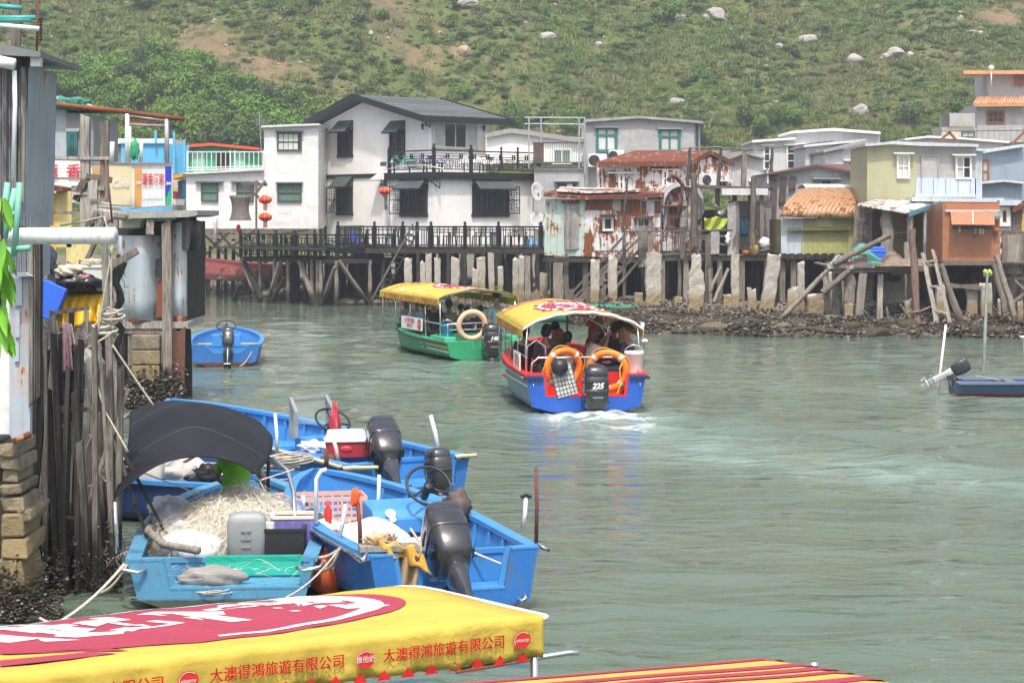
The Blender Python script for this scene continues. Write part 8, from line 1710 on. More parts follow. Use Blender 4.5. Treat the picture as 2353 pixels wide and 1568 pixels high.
cp=thing('shade_canopy','black shade net canopy arched over the bow of the net boat','canopy',tuple(Af(0,2.5,.6)));m=MB();m.smooth=True;m.surf(shade,40,24,.012);cl=m.build('shade_cloth',SHC.m,cp)
for b in(.22,.72):tube_part('seam',[shade(a/30,b)+Vector((0,-.006,.010))for a in range(31)],.0035,flat('green thread',(.04,.13,.09),.8),cp,4)
tube_part('canopy_pole',[G(*cF(112,1095),.55),P(*cF(100,780),G(*cF(112,1095),.55).y)],.022,STEEL,cp);tube_part('canopy_hoop',[G(*cF(1210,1010),.55),P(*cF(1195,720),21.6),P(*cF(1160,590),21.8),P(*cF(1090,530),22.0),P(*cF(1000,500),22.2)],.024,STEEL,cp);tube_part('canopy_hoop',[P(*cF(0,365),22.8),P(*cF(185,245),23.2)],.022,WOODL,cp);tube_part('canopy_pole',[P(*cF(1038,740),22.9),P(*cF(1042,510),22.6)],.02,ANCH,cp)
for(a,b,c_,d_)in((985,650,1200,1050),(985,650,1200,580),(98,780,180,1150),(160,560,640,740)):rope([P(*cF(a,b),21.4),P(*cF(c_,d_),21.6)],.007,ROPE,'thin cord tied from the shade net to the '+('hoop pole' if c_==1200 and d_>900 else 'curved rail' if c_==1200 else 'stern post' if c_==180 else 'bow of the dark boat'))
person(tuple(Af(-.10,3.15,.10)),R(-8),'man in a bright green T-shirt bending forward under the black shade net',SH['lime'],SH['navy'],HAIRB,0,'work',1.02,.42,0,1)
DX,DY,DA=-2.55,26.0,82;Df=frame(DX,DY,DA);dt=thing('fishing_boat','dark navy boat lying crosswise behind the net boat, with a white jerrycan','boat',(DX,DY,0),R(DA),local=True);hd_,sd_=hull(dt,3.6,1.5,.48,.62,B_NAVY,B_IN,.1,2.3,None,rimw=.12)
tube_part('pole',[(.62,.3,.56),(.5,2.3,.62),(.3,3.4,.72)],.025,WOODL,dt);mb=MB();mb.smooth=True;c_=Df(-.35,2.05,.50);mb.loft([[(c_.x+x,c_.y+y,c_.z+z)for x,y,z in sring(z0,.22*k,-.16*k,.16*k,20,.4)]for z0,k in((0,.95),(.03,1),(.24,1),(.28,.92),(.285,.5))]);single(mb,'jerrycan',flat('milky white can',(.66,.64,.55),.5),'milky white jerrycan in the dark navy boat','jerrycan')
lumpy(Df(-.2,1.1,.35),(.42,.3,.2),flat('black bin bag',(.012,.013,.015),.25),'black bin bags beside the white jerrycan','bag','bin_bag',4,.2,5);lumpy(Df(.3,1.9,.35),(.45,.3,.22),flat('grey foam',(.45,.44,.42),.8),'pale grey foam and net bundle in the dark boat','bundle','bundle',12,.2,5);coil(Df(-.35,.4,.42),.3,flat('grey blue line',(.25,.32,.36),.8),'loose grey blue line in the end of the dark boat',5,.1)
mb=MB();mb.smooth=True;mb.tube([Df(.1,2.0,.5),Df(.1,1.5,.78),Df(.05,1.2,.85),Df(.0,1.15,.7)],.022,6);mb.tube([Df(-.1,2.1,.75),Df(.0,1.9,.85),Df(.1,1.6,.8)],.02,6);single(mb,'grapnel',ANCH,'rusty grapnel lying in the dark boat','grapnel')
CX,CY,CA=-1.38,26.9,33;Cf=frame(CX,CY,CA);ct=thing('fishing_boat','bright blue boat with a windscreen frame, red cooler box and two tilted motors','boat',(CX,CY,0),R(CA),local=True)
hc_,sc_=hull(ct,7.4,2.0,.62,.85,B_OUT,B_IN,.14,2.4,(-.5,.72,.26,.05),well=(1.0,.5),rimw=.12,flare=.9,chine=.14);ribs(ct,hc_,sc_,7.4,12,B_IN)
m=MB();m.box((-.40,1.3,.52),(.9,1.0,.22));m.build('side_locker',B_OUT,ct);m=MB();m.box((.2,2.6,.45),(.85,.4,.5));cs=m.build('console',B_IN,ct,bevel=.02);wheel(cs,(.15,2.35,.95),.25,R(35))
for y in(3.6,4.8):m=MB();m.box((0,y,.35),(1.6,.9 if y>4 else.25,.05));m.build('thwart',B_IN,ct)
ws=thing('windscreen','upright grey metal windscreen frame in the bright blue boat','windscreen',tuple(Cf(.1,2.7,.5)));c_=lambda a,b,y:P(*cE(a,b),y)
wy=Cf(.1,2.8,0).y;ALUF=flat('worn alloy',(.42,.43,.42),.4,.6)
for(a,b)in(((155,300),(155,28)),((438,270),(434,105)),((190,290),(190,125)),((398,215),(385,12))):piece('frame_post',ALUF,ws,c_(*a,wy if a[0]in(155,398)else wy-.5),c_(*b,wy if a[0]in(155,398)else wy-.5),.05,.04)
for(a,ya,b,yb)in(((152,28),wy,(387,12),wy),((152,28),wy,(190,125),wy-.5),((386,12),wy,(436,105),wy-.5)):piece('frame_bar',ALUF,ws,c_(*a,ya),c_(*b,yb),.05,.04)
GL=NT('clear scratched pane');GL.b.inputs['Transmission Weight'].default_value=.9;GL.fin((.85,.9,.88),.12);GL.b.inputs['IOR'].default_value=1.1
for q4 in(((160,35),wy,(160,290),wy,(188,285),wy-.5,(188,128),wy-.5),((390,20),wy,(400,210),wy,(435,260),wy-.5,(432,108),wy-.5),((160,32),wy,(160,200),wy,(396,200),wy,(384,18),wy)):
 m=MB();pp=[c_(*q4[i],q4[i+1])for i in range(0,8,2)];m.prism(pp,(.004,.006,0));m.build('pane',GL.m,ws)
cc_=Cf(-.45,.85,.62);ck=thing('cooler','red and white cooler box standing in the bright blue boat','cooler',tuple(cc_),R(8),local=True);ck.scale=(.6,.6,.66);m=MB();m.smooth=False;m.loft([[(x,y,z)for x,y,z in sring(z0,a,-b,b,20,.25)]for z0,a,b in((0,.42,.22),(.02,.43,.23),(.31,.46,.25),(.32,.46,.25))]);m.build('box_body',REDP2,ck);m=MB();m.loft([sring(z0,a,-b,b,20,.25)for z0,a,b in((.325,.49,.28),(.37,.49,.28),(.40,.45,.24),(.53,.41,.20),(.545,.38,.17))]);m.build('lid',WPLA,ck);m=MB();m.smooth=True;m.ball((0,-.24,.18),.14,16,8,(1,.15,.45));m.build('handle',flat('bright red plastic',(.5,.04,.05),.4),ck)
outboard(tuple(Cf(-.30,-.03,.30)),R(CA),1.2,60,MGRY,'large tilted grey black motor on the bright blue boat, cowl leaning inboard',None,yaw=-18);outboard(tuple(Cf(.40,-.03,.12)),R(CA-10),.85,10,MGRY,'smaller black motor with red marks at the corner of the bright blue boat',None)
piece('bumper_pole',flat('bamboo',(.55,.45,.28),.7),ct,(-1.0,-.08,.60),(-.48,-.08,.58),.06,None,'pole');piece('bumper_pole',MATS['bamboo'],ct,(.70,-.08,.64),(1.04,-.05,.64),.06,None,'pole');piece('bumper_pole',MATS['bamboo'],ct,(-1.03,-.1,.62),(-1.06,2.2,.68),.05,None,'pole')
for(a,b,z_,tp,lab,mt,r_)in((60,398,.66,(48,128),'white pole on the gunwale beside the shade canopy',WPLA,.025),(1132,382,.64,(1080,140),'leaning white pole at the stern of the bright blue boat',WPLA,.03),(468,445,.62,(425,270),'cream pole leaning against the windscreen frame',MATS['cream rim'],.028),(386,480,.6,(383,362),'rusty iron spike beside the red cooler',ANCH,.03)):q0=G(*cE(a,b),z_);rod(q0,P(*cE(*tp),q0.y),r_,mt,'pole',lab)
lumpy(P(*cE(445,300),wy-.6),(.07,.06,.26),flat('red towel',(.45,.03,.05),.8,dirt=(.6,.5,.5)),'red and white rag tied to the windscreen frame','rag','rag',3,.25,5);lumpy(G(*cE(400,500),.5),(.12,.05,.12),ANCH,'round rusty iron plate hanging by the red cooler','iron plate','iron_plate',2,.05)
coil(G(*cE(150,450),.66),.3,ROPE,'tangle of pale rope on the locker left of the red cooler',8,.08);coil(Cf(-.2,4.0,.2),.22,ROPE,'loop of pale rope on the deck of the bright blue boat',4,.03);lumpy(Cf(-.6,1.5,.64),(.18,.12,.08),WPLA,'crumpled white bag behind the red cooler','bag','bag',14,.25)
for(a,b,s3)in((340,1160,.17),(372,1235,.21)):c_=G(*cE(a,b+60),.12);mb=MB();mb.smooth=True;mb.ball((c_.x,c_.y+.25,.24),s3*.92,16,10,(1,1,1.15));mb.lathe([(.03,0),(.03,.06)],(c_.x,c_.y+.25,.24+s3*.95),8);single(mb,'buoy',flat('faded orange buoy',(.68,.11,.035),.5,dirt=(.2,.08,.04)),('larger' if s3>.2 else 'smaller')+' orange mooring buoy wedged between the two nearest boats','buoy')
for pts,lab,r_ in(([P(*cF(180,1160),20.2),P(*cF(0,1340),20.4)],'rope running from the net boat stern to the piles',.014),([G(*cF(1290,1110),.5),G(*cF(1500,1045),.62)],'twisted pale rope joining the net boat and the console boat',.018),([G(*cF(1300,1120),.45),P(*cF(1385,1195),20.2),G(*cF(1480,1060),.6)],'slack loop of pale rope hanging between the two nearest boats',.016),([G(*cF(1480,1060),.62),P(*cF(1150,1365),19.2)],'taut grey line crossing the stern of the net boat',.01),([Vector((-5.2,20.2,.35)),Vector((-4.3,19.2,.0)),G(*cF(160,1160),.5)],'long sagging mooring rope from the stone pier to the net boat',.016)):rope(pts,r_,ROPE,lab,sag=.06)
SX,SY=-7.35,52.3;sb2=thing('fishing_boat','small blue moored boat with one motor near the tin hut','boat',(SX,SY,0),R(6),local=True);Sf=frame(SX,SY,6);h_,s_=hull(sb2,4.6,1.9,.55,.75,B_OUT,B_IN,.15,2.3,(-.25,.4,.34,.25),well=(.6,.5),rimw=.09,flare=.9,chine=.12)
m=MB();m.box((.0,1.7,.5),(.75,.4,.45));cs=m.build('console',B_IN,sb2,bevel=.02);wheel(cs,(0,1.6,.95),.25,R(30));m=MB();m.box((0,2.8,.4),(1.6,.25,.04));m.build('thwart',MATS['yellow stripe'],sb2);outboard(tuple(Sf(.10,-.03,.30)),R(6),.85,35,MGRY,'outboard motor on the small blue moored boat',None);rope([Sf(.75,0,.5),Sf(.4,-.15,.02)],.012,ROPE,'pale rope drooping from the stern of the small blue boat',sag=.1)
KX,KY=9.45,43.8;kf=thing('skiff','low dark blue skiff with a red waterline at the edge of the picture','boat',(KX,KY,0),R(-93),local=True);Kf=frame(KX,KY,-93);paint('dark skiff paint',(.03,.09,.17),.09,(.22,.03,.03));hull(kf,5.2,1.25,.32,.45,MATS['dark skiff paint'],B_NAVY,.06,2.2,(-.2,.3,.18,.05),rim=flat('grey blue rail',(.14,.2,.28),.6),rimw=.08)
m=MB();m.box((0,1.2,.30),(1.1,.2,.03));m.build('thwart',WOOD,kf);outboard(tuple(Kf(.05,-.03,.36)),R(-93),.62,62,MGRY,'tilted outboard with silver leg on the dark blue skiff',None,silver=True);rope([Kf(-.3,.5,.4),Kf(-.55,1.0,.3),Kf(-.62,1.9,.1)],.012,ROPE,'grey rope over the side of the skiff')
rod(Vector((9.15,44.3,-.3)),P(*cD(1330,1385),44.3),.028,WPLA,'thin_stake','thin white stake standing in the water beside the skiff motor','pole');mb=MB();mb.loft([[(x,47+y,z)for x,y,z in((12.1,0,0),(14,0,0),(14,1.6,0),(12.2,1.6,0))],[(x,47+y,z)for x,y,z in((12,0,.9),(14,0,.9),(14,1.6,.9),(12.1,1.6,.9))],[(x,47+y,z)for x,y,z in((11.9,0,1.0),(14,0,1.0),(14,1.6,1.0),(12,1.6,1.0))]]);single(mb,'white_hull',WPLA,'end of a white hull just entering the picture','boat',bevel=.03)
rb=thing('rowing_boat','faded red wooden boat drawn up on posts under the black deck','boat',tuple(PZ(520,95.5,1.0)),R(72),local=True);rb.rotation_euler=(0,R(0),R(72+0));rb.location=PZ(660,95,.95);hull(rb,4.2,1.3,.62,.95,PINK,PINK,.2,2.0,None,rim=flat('dark red rail',(.25,.06,.05),.7),rimw=.07);m=MB()
for k in range(3):m.box((0,.9+k*1.1,.5),(1.15,.2,.04))
m.build('thwart',PINK,rb);pf2=thing('boat_cradle','rough trestle of posts holding the faded red boat','trestle',tuple(PZ(560,95,0)))
for u_ in(508,545,590,620):p_=PZ(u_,94.4,0);piece('post',WOODT,pf2,(p_.x,p_.y,-.2),(p_.x,p_.y,1.35),.12,None,'pole')
piece('rail',WOODT,pf2,PZ(500,94.3,1.0),PZ(640,94.3,.95),.1,.1,'plank')
gb2=thing('rowing_boat','small green boat moored in the shade behind the wooden stairs','boat',(4.4,73.6,.05),R(80),local=True);hull(gb2,3.6,1.2,.55,.65,flat('sea green hull',(.03,.24,.17),.6),MATS['sea green hull'],.1,2.2,None,rim=flat('green rim',(.08,.42,.30),.5),rimw=.06)
ea=math.atan2(.5,.865);nb=thing('awning_boat','yellow awning of a moored tour boat printed with a crimson oval and company names','boat awning',(.14,9.49,0),ea-pi/2,local=True)
zpN=lambda x,y:1.985-.05*((-(x)-1.05)/1.05)*0-(.05*min(1,max(0,(-x)/1.05)))-.20*max(0,(-x-1.05)/1.05)**1.6+.03*max(0,1-((-x-.5)/.6)**2)*0
HW=1.05;zq=lambda x,y:zpN(x-HW,y)-.006*abs(sin((y)*2.2))
sub=nb;o3=thing
nb.location=Vector((.14,9.49,0))+Vector((cos(ea-pi/2),sin(ea-pi/2),0))*(-HW)
cnN,mpN=canopy(nb,-5.2,0.0,HW,zq,.20,both=False,ell=(-1.42,1.15,-.10+.2,.66),print_side=1,nscal=44,fold=.005)
zv=lambda y:zq(HW,y);s_of=lambda u_:along(Vector((.14,9.49,0)),Vector((-.865,-.5,0)),u_)
items=[]
for u_,k in((1190,'V'),(831,'C'),(426,'V')):items.append((k,-s_of(u_),.092))
for u0,u1 in((1152,872),(785,475),(372,40)):items.append(('T',-(s_of(u0)+s_of(u1))/2,s_of(u1)-s_of(u0)))
valance_text(cnN,1,HW,zv,.20,items)
m=MB()
for pts in(((0,1647),(240,1650),(330,1664),(0,1663)),((0,1684),(230,1668),(300,1672),(180,1690),(0,1706))):
 q1=[]
 for(a,b)in pts:g_=G(a/1.1054,b/1.1054,1.95);l_=(g_-nb.location);l2=Matrix.Rotation(-(ea-pi/2),3,'Z')@Vector((l_.x,l_.y,0));q1.append(mpN(min(l2.x,HW),l2.y,.014))
 m.add(q1,[tuple(range(len(q1)))])
m.build('ray_print',CRIM,cnN)
for x,y,z0_ in((HW-.02,-.06,0),(-HW+.02,-.1,0),(HW-.02,-2.6,0),(HW-.02,-5,0)):tube_part('awning_post',[(x,y,.5),(x+.01,y+.03,1.5),(x-.01,y+.03,zq(x,y)-.01)],.02,STEEL,nb)
tube_part('rear_bow',[(HW-2*HW*k/10,.02,zq(HW-2*HW*k/10,0)-.015)for k in range(11)],.018,WPLA,nb);tube_part('boom',[(HW-.1,-.4,1.75),(HW-.02,.16,1.79),(HW,.20,1.79)],.014,STEEL,nb)
hull(nb,1,1,.1,.1,B_OUT,B_IN)if False else None
bh_=thing('tour_boat','hull of the moored tour boat under the yellow awning','tour boat',tuple(nb.location),ea-pi/2,local=True);bh_.location=nb.matrix_basis@Vector((0,.1,0));bh_.rotation_euler=(0,0,ea+pi/2);hull(bh_,6.2,2.1,.7,.85,B_TOUR,B_RED,.25,2.2)
n2_=thing('awning_boat','striped crimson and yellow awning of the nearest boat','boat awning',(1.24,8.56,0),math.atan2(.30,.953),local=True)
f2=lambda a,b:(-3.4+3.4*a+.28*b*a*0,-1.75*b,2.0-.02*sin(a*3)+.05*sin(pi*b)-.012*sin(a*23)*b-(.16*max(0,(a-.93)/.07)**2)*1.0)
YEL2=fabric('orange yellow awning cloth',(.52,.33,.08));m=MB();m.smooth=True;m.surf(lambda a,b:(f2(a,b)[0]+(.42*b if a>.5 else.84*b*a),f2(a,b)[1],f2(a,b)[2]),40,30,.008);c2_=m.build('canopy_cloth',YEL2,n2_);fx=lambda a,b:(f2(a,b)[0]+(.42*b if a>.5 else.84*b*a),f2(a,b)[1],f2(a,b)[2]+.012)
for k in range(11):
 b0=.02+k*.09;b1=b0+(.042 if k%3 else.028);m=MB();m.smooth=True;m.surf(lambda a,b:fx(a*.995,min(1,b0+(b1-b0)*b+.03*a*sin(k+1)-.05*(1-a)))if b0>.08 else fx(a*.995,max(0,b0+(b1-b0)*b)),60,2);m.build('stripe',CRIM,c2_)
tube_part('edge_rope',[fx(1,b/12)for b in range(13)],.014,WPLA,n2_);mb=MB();mb.smooth=True;mb.lathe([(.015,0),(.015,.03),(.025,.035),(.028,.07),(.01,.085)],tuple(n2_.matrix_basis@Vector(fx(1,.45))),10);single(mb,'stern_light',WPLA,'tiny clear lamp on the rim of the striped awning','lamp')
for x,y in((0,-.05),(.35,-1.6),(-3.2,-.1)):tube_part('awning_post',[(x,y,.4),(x,y,1.98)],.02,STEEL,n2_)
EXT=('pile_cluster','tin_hut','shade_backing');FEET=[]
FL=lambda d:Face(PZ(200,d,0),0)
def bars(root,nm,mt,d,conv,L,out=0,th=None):
 for(a,b,c_,e,w)in L:
  A=P(*conv(a,b),d-out+U(-.05,.05));B=P(*conv(c_,e),d-out+U(-.05,.05))
  if nm in('post','pile')and abs(e-b)>250 and root.name in EXT:
   lo,hi=(A,B)if A.z<B.z else(B,A);k=(lo.z+.35)/max(.3,hi.z-lo.z);A,B=lo+(lo-hi)*max(0,k),hi
   if root.name!='tin_hut':FEET.extend([(A.lerp(B,(z_+.35)/(B.z-A.z)),w)for z_ in[abs(rnd.gauss(0,.28))for _ in range(22)]])
  piece(nm,rnd.choice(mt)if isinstance(mt,(list,tuple))else mt,root,A,B,w*(.34 if root.name=='pile_cluster' else.52),th or w*U(.25,.5),rnd.choice(('plank','plank2','plank3')))
OLDG=wood('old grey post wood',(.24,.215,.185),(.035,.032,.03),tide=.62);PALEG=wood('split pale post wood',(.36,.34,.30),(.10,.09,.08),tide=.55);DARKG=wood('dark soaked and shade wood',(.055,.05,.046),(.012,.012,.012),tide=.6)  # DARKG: on the backing boards its dark tone stands in for shade
CORR=sheet('corrugated grey sheet',(.27,.31,.35),grime=.4,corr=7.0,dent=1.0);TIN=sheet('galvanised tin sheet',(.37,.44,.48),rust=.12,grime=.25,dent=.5)
ns=thing('tin_wall_house','tall house of grey corrugated sheets over a stone pier at the picture edge','house',tuple(PZ(30,19.3,1.9)));F=FL(19.3)
wall(F,[cL(-60,430),cL(190,430),cL(165,1500),cL(60,1500),cL(-60,1500)],1.2,'wall',CORR,ns);wall(F.off(-.05),[cM(60,0),cM(205,0),cM(205,400),cM(60,400)],.8,'wall',CORR,ns);wall(F.off(.02),[cM(62,380),cM(206,372),cM(198,1445),cM(90,1490),cM(62,1440)],.1,'door',sheet('blue grey door sheet',(.36,.42,.48),rust=.1,grime=.3),ns)
wall(F.off(-.1),[cM(-60,500),cM(64,500),cM(62,1440),cM(-60,1440)],.3,'wall',WSHEET,ns,label='pale painted edge board')
for(a,b,c_,d_)in((98,405,145,590),(98,620,130,800),(95,830,125,960)):wall(F.off(.05),[cM(a,b),cM(c_,b),cM(c_,d_),cM(a,d_)],.03,'door_panel',MATS['blue grey door sheet'],ns)
for k in range(8):piece('edge_board',DARKG if k%2 else OLDG,ns,F.uv(*cM(210+k*7.5,1240-k*6),-.02*k),F.uv(*cM(212+k*7.5,150),-.02*k),.036,.10,'plank')
for(a,b)in((30,0),(95,0),(150,0)):piece('corner_board',OLDG,ns,F.uv(*cL(a,1340),.04),F.uv(*cL(a+4,440),.04),.035,.03,'plank')
wall(F.off(.25),[cL(-60,300),cL(60,300),cL(270,345),cL(265,378),cL(-60,362)],1.8,'roof',sheet('dull roof sheet',(.16,.18,.19),grime=.7),ns);wall(F.off(.2),[cL(200,372),cL(268,375),cL(265,440),cL(200,440)],.1,'eave_board',LGREY,ns);wall(F.off(.1),[cL(-60,362),cL(215,372),cL(190,440),cL(-60,430)],.1,'soffit_board',RUSTR if 0 else DARKG,ns)
tube_part('gutter',[F.uv(*cL(-80,395),.35),F.uv(*cL(98,428),.35)],.055,WPIPE,ns);tube_part('pipe',[F.uv(*cL(95,470),.3),F.uv(*cL(100,700),.3),F.uv(*cL(85,1180),.3)],.022,WPIPE,ns);wall(F.off(.1),[cM(108,372),cM(170,372),cM(212,395),cM(120,398)],.1,'ledge',LGREY,ns)
tube_part('ledge_trim',[F.uv(*cM(88,1490),.06),F.uv(*cM(150,1465),.06),F.uv(*cM(200,1440),.06)],.03,RUSTR,ns)
wall(F.off(-.35),[cN(-60,40),cN(95,60),cN(120,400),cN(100,800),cN(140,1230),cN(-60,1230)],.5,'x',DARKG,ns).name='pier_core'
sp_=thing('stone_pier','rough pier of stacked stone blocks under the corrugated house','stone pier',tuple(PZ(20,19.3,0)))
GR=[(-10,1110,110,150),(-5,150,120,230),(-5,235,98,325),(-5,330,125,395),(-5,400,140,500),(105,480,185,565),(-5,505,135,660),(-5,665,165,780),(-5,790,105,905),(60,800,150,960),(-5,910,160,1010),(-5,1010,170,1110),(-5,1110,140,1230)]
GR[0]=(-10,60,110,150);STL=stone_mat('mossy tan pier stone',(.30,.25,.17),(.13,.115,.085),tide=1.0,sc_=3.5)
for k,(a,b,c_,d_)in enumerate(GR):
 p0=P(*cN(a,b),19.4);p1=P(*cN(c_,d_),19.4);c=(p0+p1)/2;m=MB();j=lambda x,y,z:(x+U(-.025,.025),y+U(-.06,.06),z+U(-.02,.02));m.hexa([j(p0.x,19.45,p1.z),j(p1.x,19.42,p1.z),j(p1.x,20.2,p1.z),j(p0.x,20.2,p1.z)],[j(p0.x,19.45,p0.z),j(p1.x,19.42,p0.z),j(p1.x,20.2,p0.z),j(p0.x,20.2,p0.z)]);m.build('stone',STL,sp_,bevel=.022)
lumps('oyster_clusters',[(U(-5.0,-4.25),19.42+U(-.04,.0),abs(rnd.gauss(0,.2)),U(.010,.026))for _ in range(800)],(OYS,OYL),'oysters on the foot of the stone pier',sp_)
pg=thing('pile_cluster','thicket of grey weathered posts and props standing in the water beside the corrugated house','piles',tuple(PZ(150,21,0)))
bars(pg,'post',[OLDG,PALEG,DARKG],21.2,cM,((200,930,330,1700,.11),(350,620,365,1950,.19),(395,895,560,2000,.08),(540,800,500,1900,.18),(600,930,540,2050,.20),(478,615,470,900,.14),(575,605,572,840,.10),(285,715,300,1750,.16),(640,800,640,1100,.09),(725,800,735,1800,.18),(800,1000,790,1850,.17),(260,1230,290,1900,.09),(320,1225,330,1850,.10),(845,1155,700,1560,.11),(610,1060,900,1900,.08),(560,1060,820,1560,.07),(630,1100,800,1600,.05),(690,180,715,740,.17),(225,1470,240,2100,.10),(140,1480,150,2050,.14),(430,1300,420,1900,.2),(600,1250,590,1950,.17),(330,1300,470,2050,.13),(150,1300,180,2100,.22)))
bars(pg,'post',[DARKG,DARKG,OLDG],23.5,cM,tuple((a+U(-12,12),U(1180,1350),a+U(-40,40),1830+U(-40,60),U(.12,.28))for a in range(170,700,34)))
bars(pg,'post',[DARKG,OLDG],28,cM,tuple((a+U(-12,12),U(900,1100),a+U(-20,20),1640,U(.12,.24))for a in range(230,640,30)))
bars(pg,'rail',OLDG,21.0,cM,((345,640,590,605,.10),(375,1270,640,1280,.11),(275,750,340,765,.10),(330,1080,460,1050,.03),(230,1960,640,2020,.06),(120,1800,430,1870,.07),(480,740,560,715,.06)))
for k in range(34):
 a0=Vector(P(*cM(U(260,760),U(620,1800)),20.9));b0=a0+Vector((U(-.16,.16),U(-.05,.05),U(-.2,.05)));mb=MB();mb.tube([a0,(a0+b0)/2-Vector((0,0,U(.02,.08))),b0],.005,4);mb.build('lashing',ROPE,pg)
for(d3,n3)in((20.6,13),(22,17),(25,22)):bars(pg,'post',[OLDG,DARKG,OLDG,DARKG],d3,cM,tuple((a+U(-50,50),U(640,1500),a+U(-60,80),1990-(d3-20)*70+U(-60,60),U(.08,.26))for a in[200+500*k/n3 for k in range(n3)]))
pts=[(p.x+U(-.5,.5)*w*.6,p.y-.03+U(-.05,.02),p.z,U(.010,.028))for p,w in FEET if p.z<.9]
lumps('oyster_clusters',pts,(OYS,OYL),'oysters clustered on the feet of the posts')
bt2=FL(33);bk=thing('shade_backing','added dark boards painting the shade behind the thicket of posts','board wall',tuple(PZ(150,31,1)))  # added backing: dark boards stand in for the gloom between the posts
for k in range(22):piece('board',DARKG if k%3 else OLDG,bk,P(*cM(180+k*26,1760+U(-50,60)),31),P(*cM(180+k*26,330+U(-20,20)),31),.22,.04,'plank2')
mb=MB();mb.smooth=True;a,b=P(*cM(15,128),19.0),P(*cM(758,126),18.6);mb.tube([a,b],.077,20);mb.tube([b,b+Vector((.004,0,0))],.082,20);single(mb,'drain_pipe',WPIPE,'thick white plastic pipe sticking out over the deck','pipe')
def gp(nm,lab,cat,d,conv,L,mt,name=None):t_=thing(nm,lab,cat,tuple(P(*conv(L[0][0],L[0][1]),d)));bars(t_,name or 'timber',mt,d,conv,L);return t_
gp('timber_posts','grey timber posts and rails in front of the restaurant sign','timber posts',26,cL,((568,1560,568,770,.21),(692,1330,694,805,.21),(205,1560,210,925,.26),(180,1048,720,1050,.11),(170,1182,600,1185,.1),(200,1408,590,1412,.08),(570,1165,742,1195,.17),(480,1250,695,1248,.13),(480,1285,650,1280,.12),(600,1330,725,1330,.12),(610,1480,620,1200,.24),(500,1900,720,1400,.14),(555,1560,650,1400,.2),(510,1330,575,1200,.22)),(OLDG,PALEG,WOOD))
gp('plank','short grey plank jutting out before the tin hut','plank',24.5,cM,((750,320,912,222,.2),),WOOD);gp('mast_pole','grey post carrying green bamboo poles above the corrugated roof','post',20.5,cL,((105,310,105,-20,.17),),WOOD)
gb_=thing('drying_poles','green and turquoise drying poles tied across the grey post','poles',tuple(P(*cL(60,50),20.2)))
for(a,b,c_,e,mt)in((-30,40,142,55,'turquoise pole'),(-30,120,235,118,'turquoise pole'),(-30,134,210,132,'turquoise pole'),(-30,165,262,192,'x')):tube_part('pole',[P(*cL(a,b),20.2),P(*cL(c_,e),20.2)],.025,flat(mt,(.05,.32,.30),.5)if mt[0]=='t' else WPIPE,gb_)
tube_part('vertical_rod',[P(*cL(250,-20),20.3),P(*cL(248,250),20.3),P(*cL(222,680),20.3)],.014,ANCH,gb_);tube_part('coil_spring',[P(*cL(270+10*sin(k*2.4),120+k*4.5),20.2)for k in range(34)],.012,BLKP,gb_)
mb=MB();mb.box(tuple(P(*cL(247,530),20)),(.19,.05,.17),Euler((0,.15,0)).to_matrix());single(mb,'bird_box',flat('ochre tin',(.52,.33,.12),.6),'small ochre tin hanging from the thin rod','tin',bevel=.01)
gf=thing('jade_poles','pale green poles tied in front of the corrugated house','poles',tuple(P(*cL(50,1300),17.8)))
for(a,b,c_,e)in((100,1250,20,1620),(130,1210,95,1700),(60,1640,15,2060),(-20,1425,100,1420),(-10,2090,50,2100),(50,1210,10,1560),(110,1650,200,1645)):tube_part('pole',[P(*cL(a,b),17.8),P(*cL(c_,e),17.8)],.028,flat('pale jade paint',(.16,.42,.32),.5),gf)
lf=thing('leafy_branch','bright green drooping leaves hanging into the picture edge','branch',tuple(P(0,500,15)))
tube_part('twig',[P(-30,420,15),P(2,470,15),P(6,600,15),P(-4,760,15)],.01,BARK,lf)
LFM=flat('fresh mango leaf',(.13,.38,.02),.35,vary=.35,scale=3);q5=random.Random(8)
for k in range(34):
 base=P(q5.uniform(-14,10),q5.choice([455,560,600,625,705,740])+q5.uniform(-12,12),15+q5.uniform(-.2,.2));d_=Vector((q5.uniform(-.5,1),q5.uniform(-.5,.5),q5.uniform(-1.8,-.7))).normalized();L_=q5.uniform(.16,.26);s_=d_.cross(Vector((q5.uniform(-.4,.4),1,.1))).normalized();m=MB();m.smooth=True
 for side in(0,):vs=[]
 for j in range(6):f=j/5;w_=.032*sin(pi*min(1,f*.93+.05))**.8;c_=base+d_*L_*f+Vector((0,0,-.05*f*f));vs+=[c_-s_*w_,c_+Vector((0,.008,0)),c_+s_*w_]
 m.add(vs,[(3*j+i,3*j+i+1,3*j+i+4,3*j+i+3)for j in range(5)for i in(0,1)]);m.build('leaf',LFM,lf)
dk2=thing('cluttered_platform','small platform covered by a yellow tarpaulin among the grey posts','platform',tuple(P(*cM(530,700),25)))
bars(dk2,'plank',[WOODL,ANCH],25,cM,((380,495,680,500,.05),(390,510,690,512,.05)));bars(dk2,'post',OLDG,25.4,cM,((385,1300,385,500,.12),(680,1300,685,500,.12),(520,1300,520,760,.16)))
YT=flat('mustard tarpaulin',(.60,.36,.01),.55,vary=.15,dirt=(.3,.15,.03));mb=MB();mb.smooth=True;mb.surf(lambda a,b:P(*cM(385+295*a+14*sin(a*25)*b,515+(215+25*sin(a*7))*b),24.8-.16*b+.07*sin(a*31+2*b)*b),60,8,.008);single(mb,'tarpaulin',YT,'mustard yellow tarpaulin hanging below the black bags','tarpaulin')
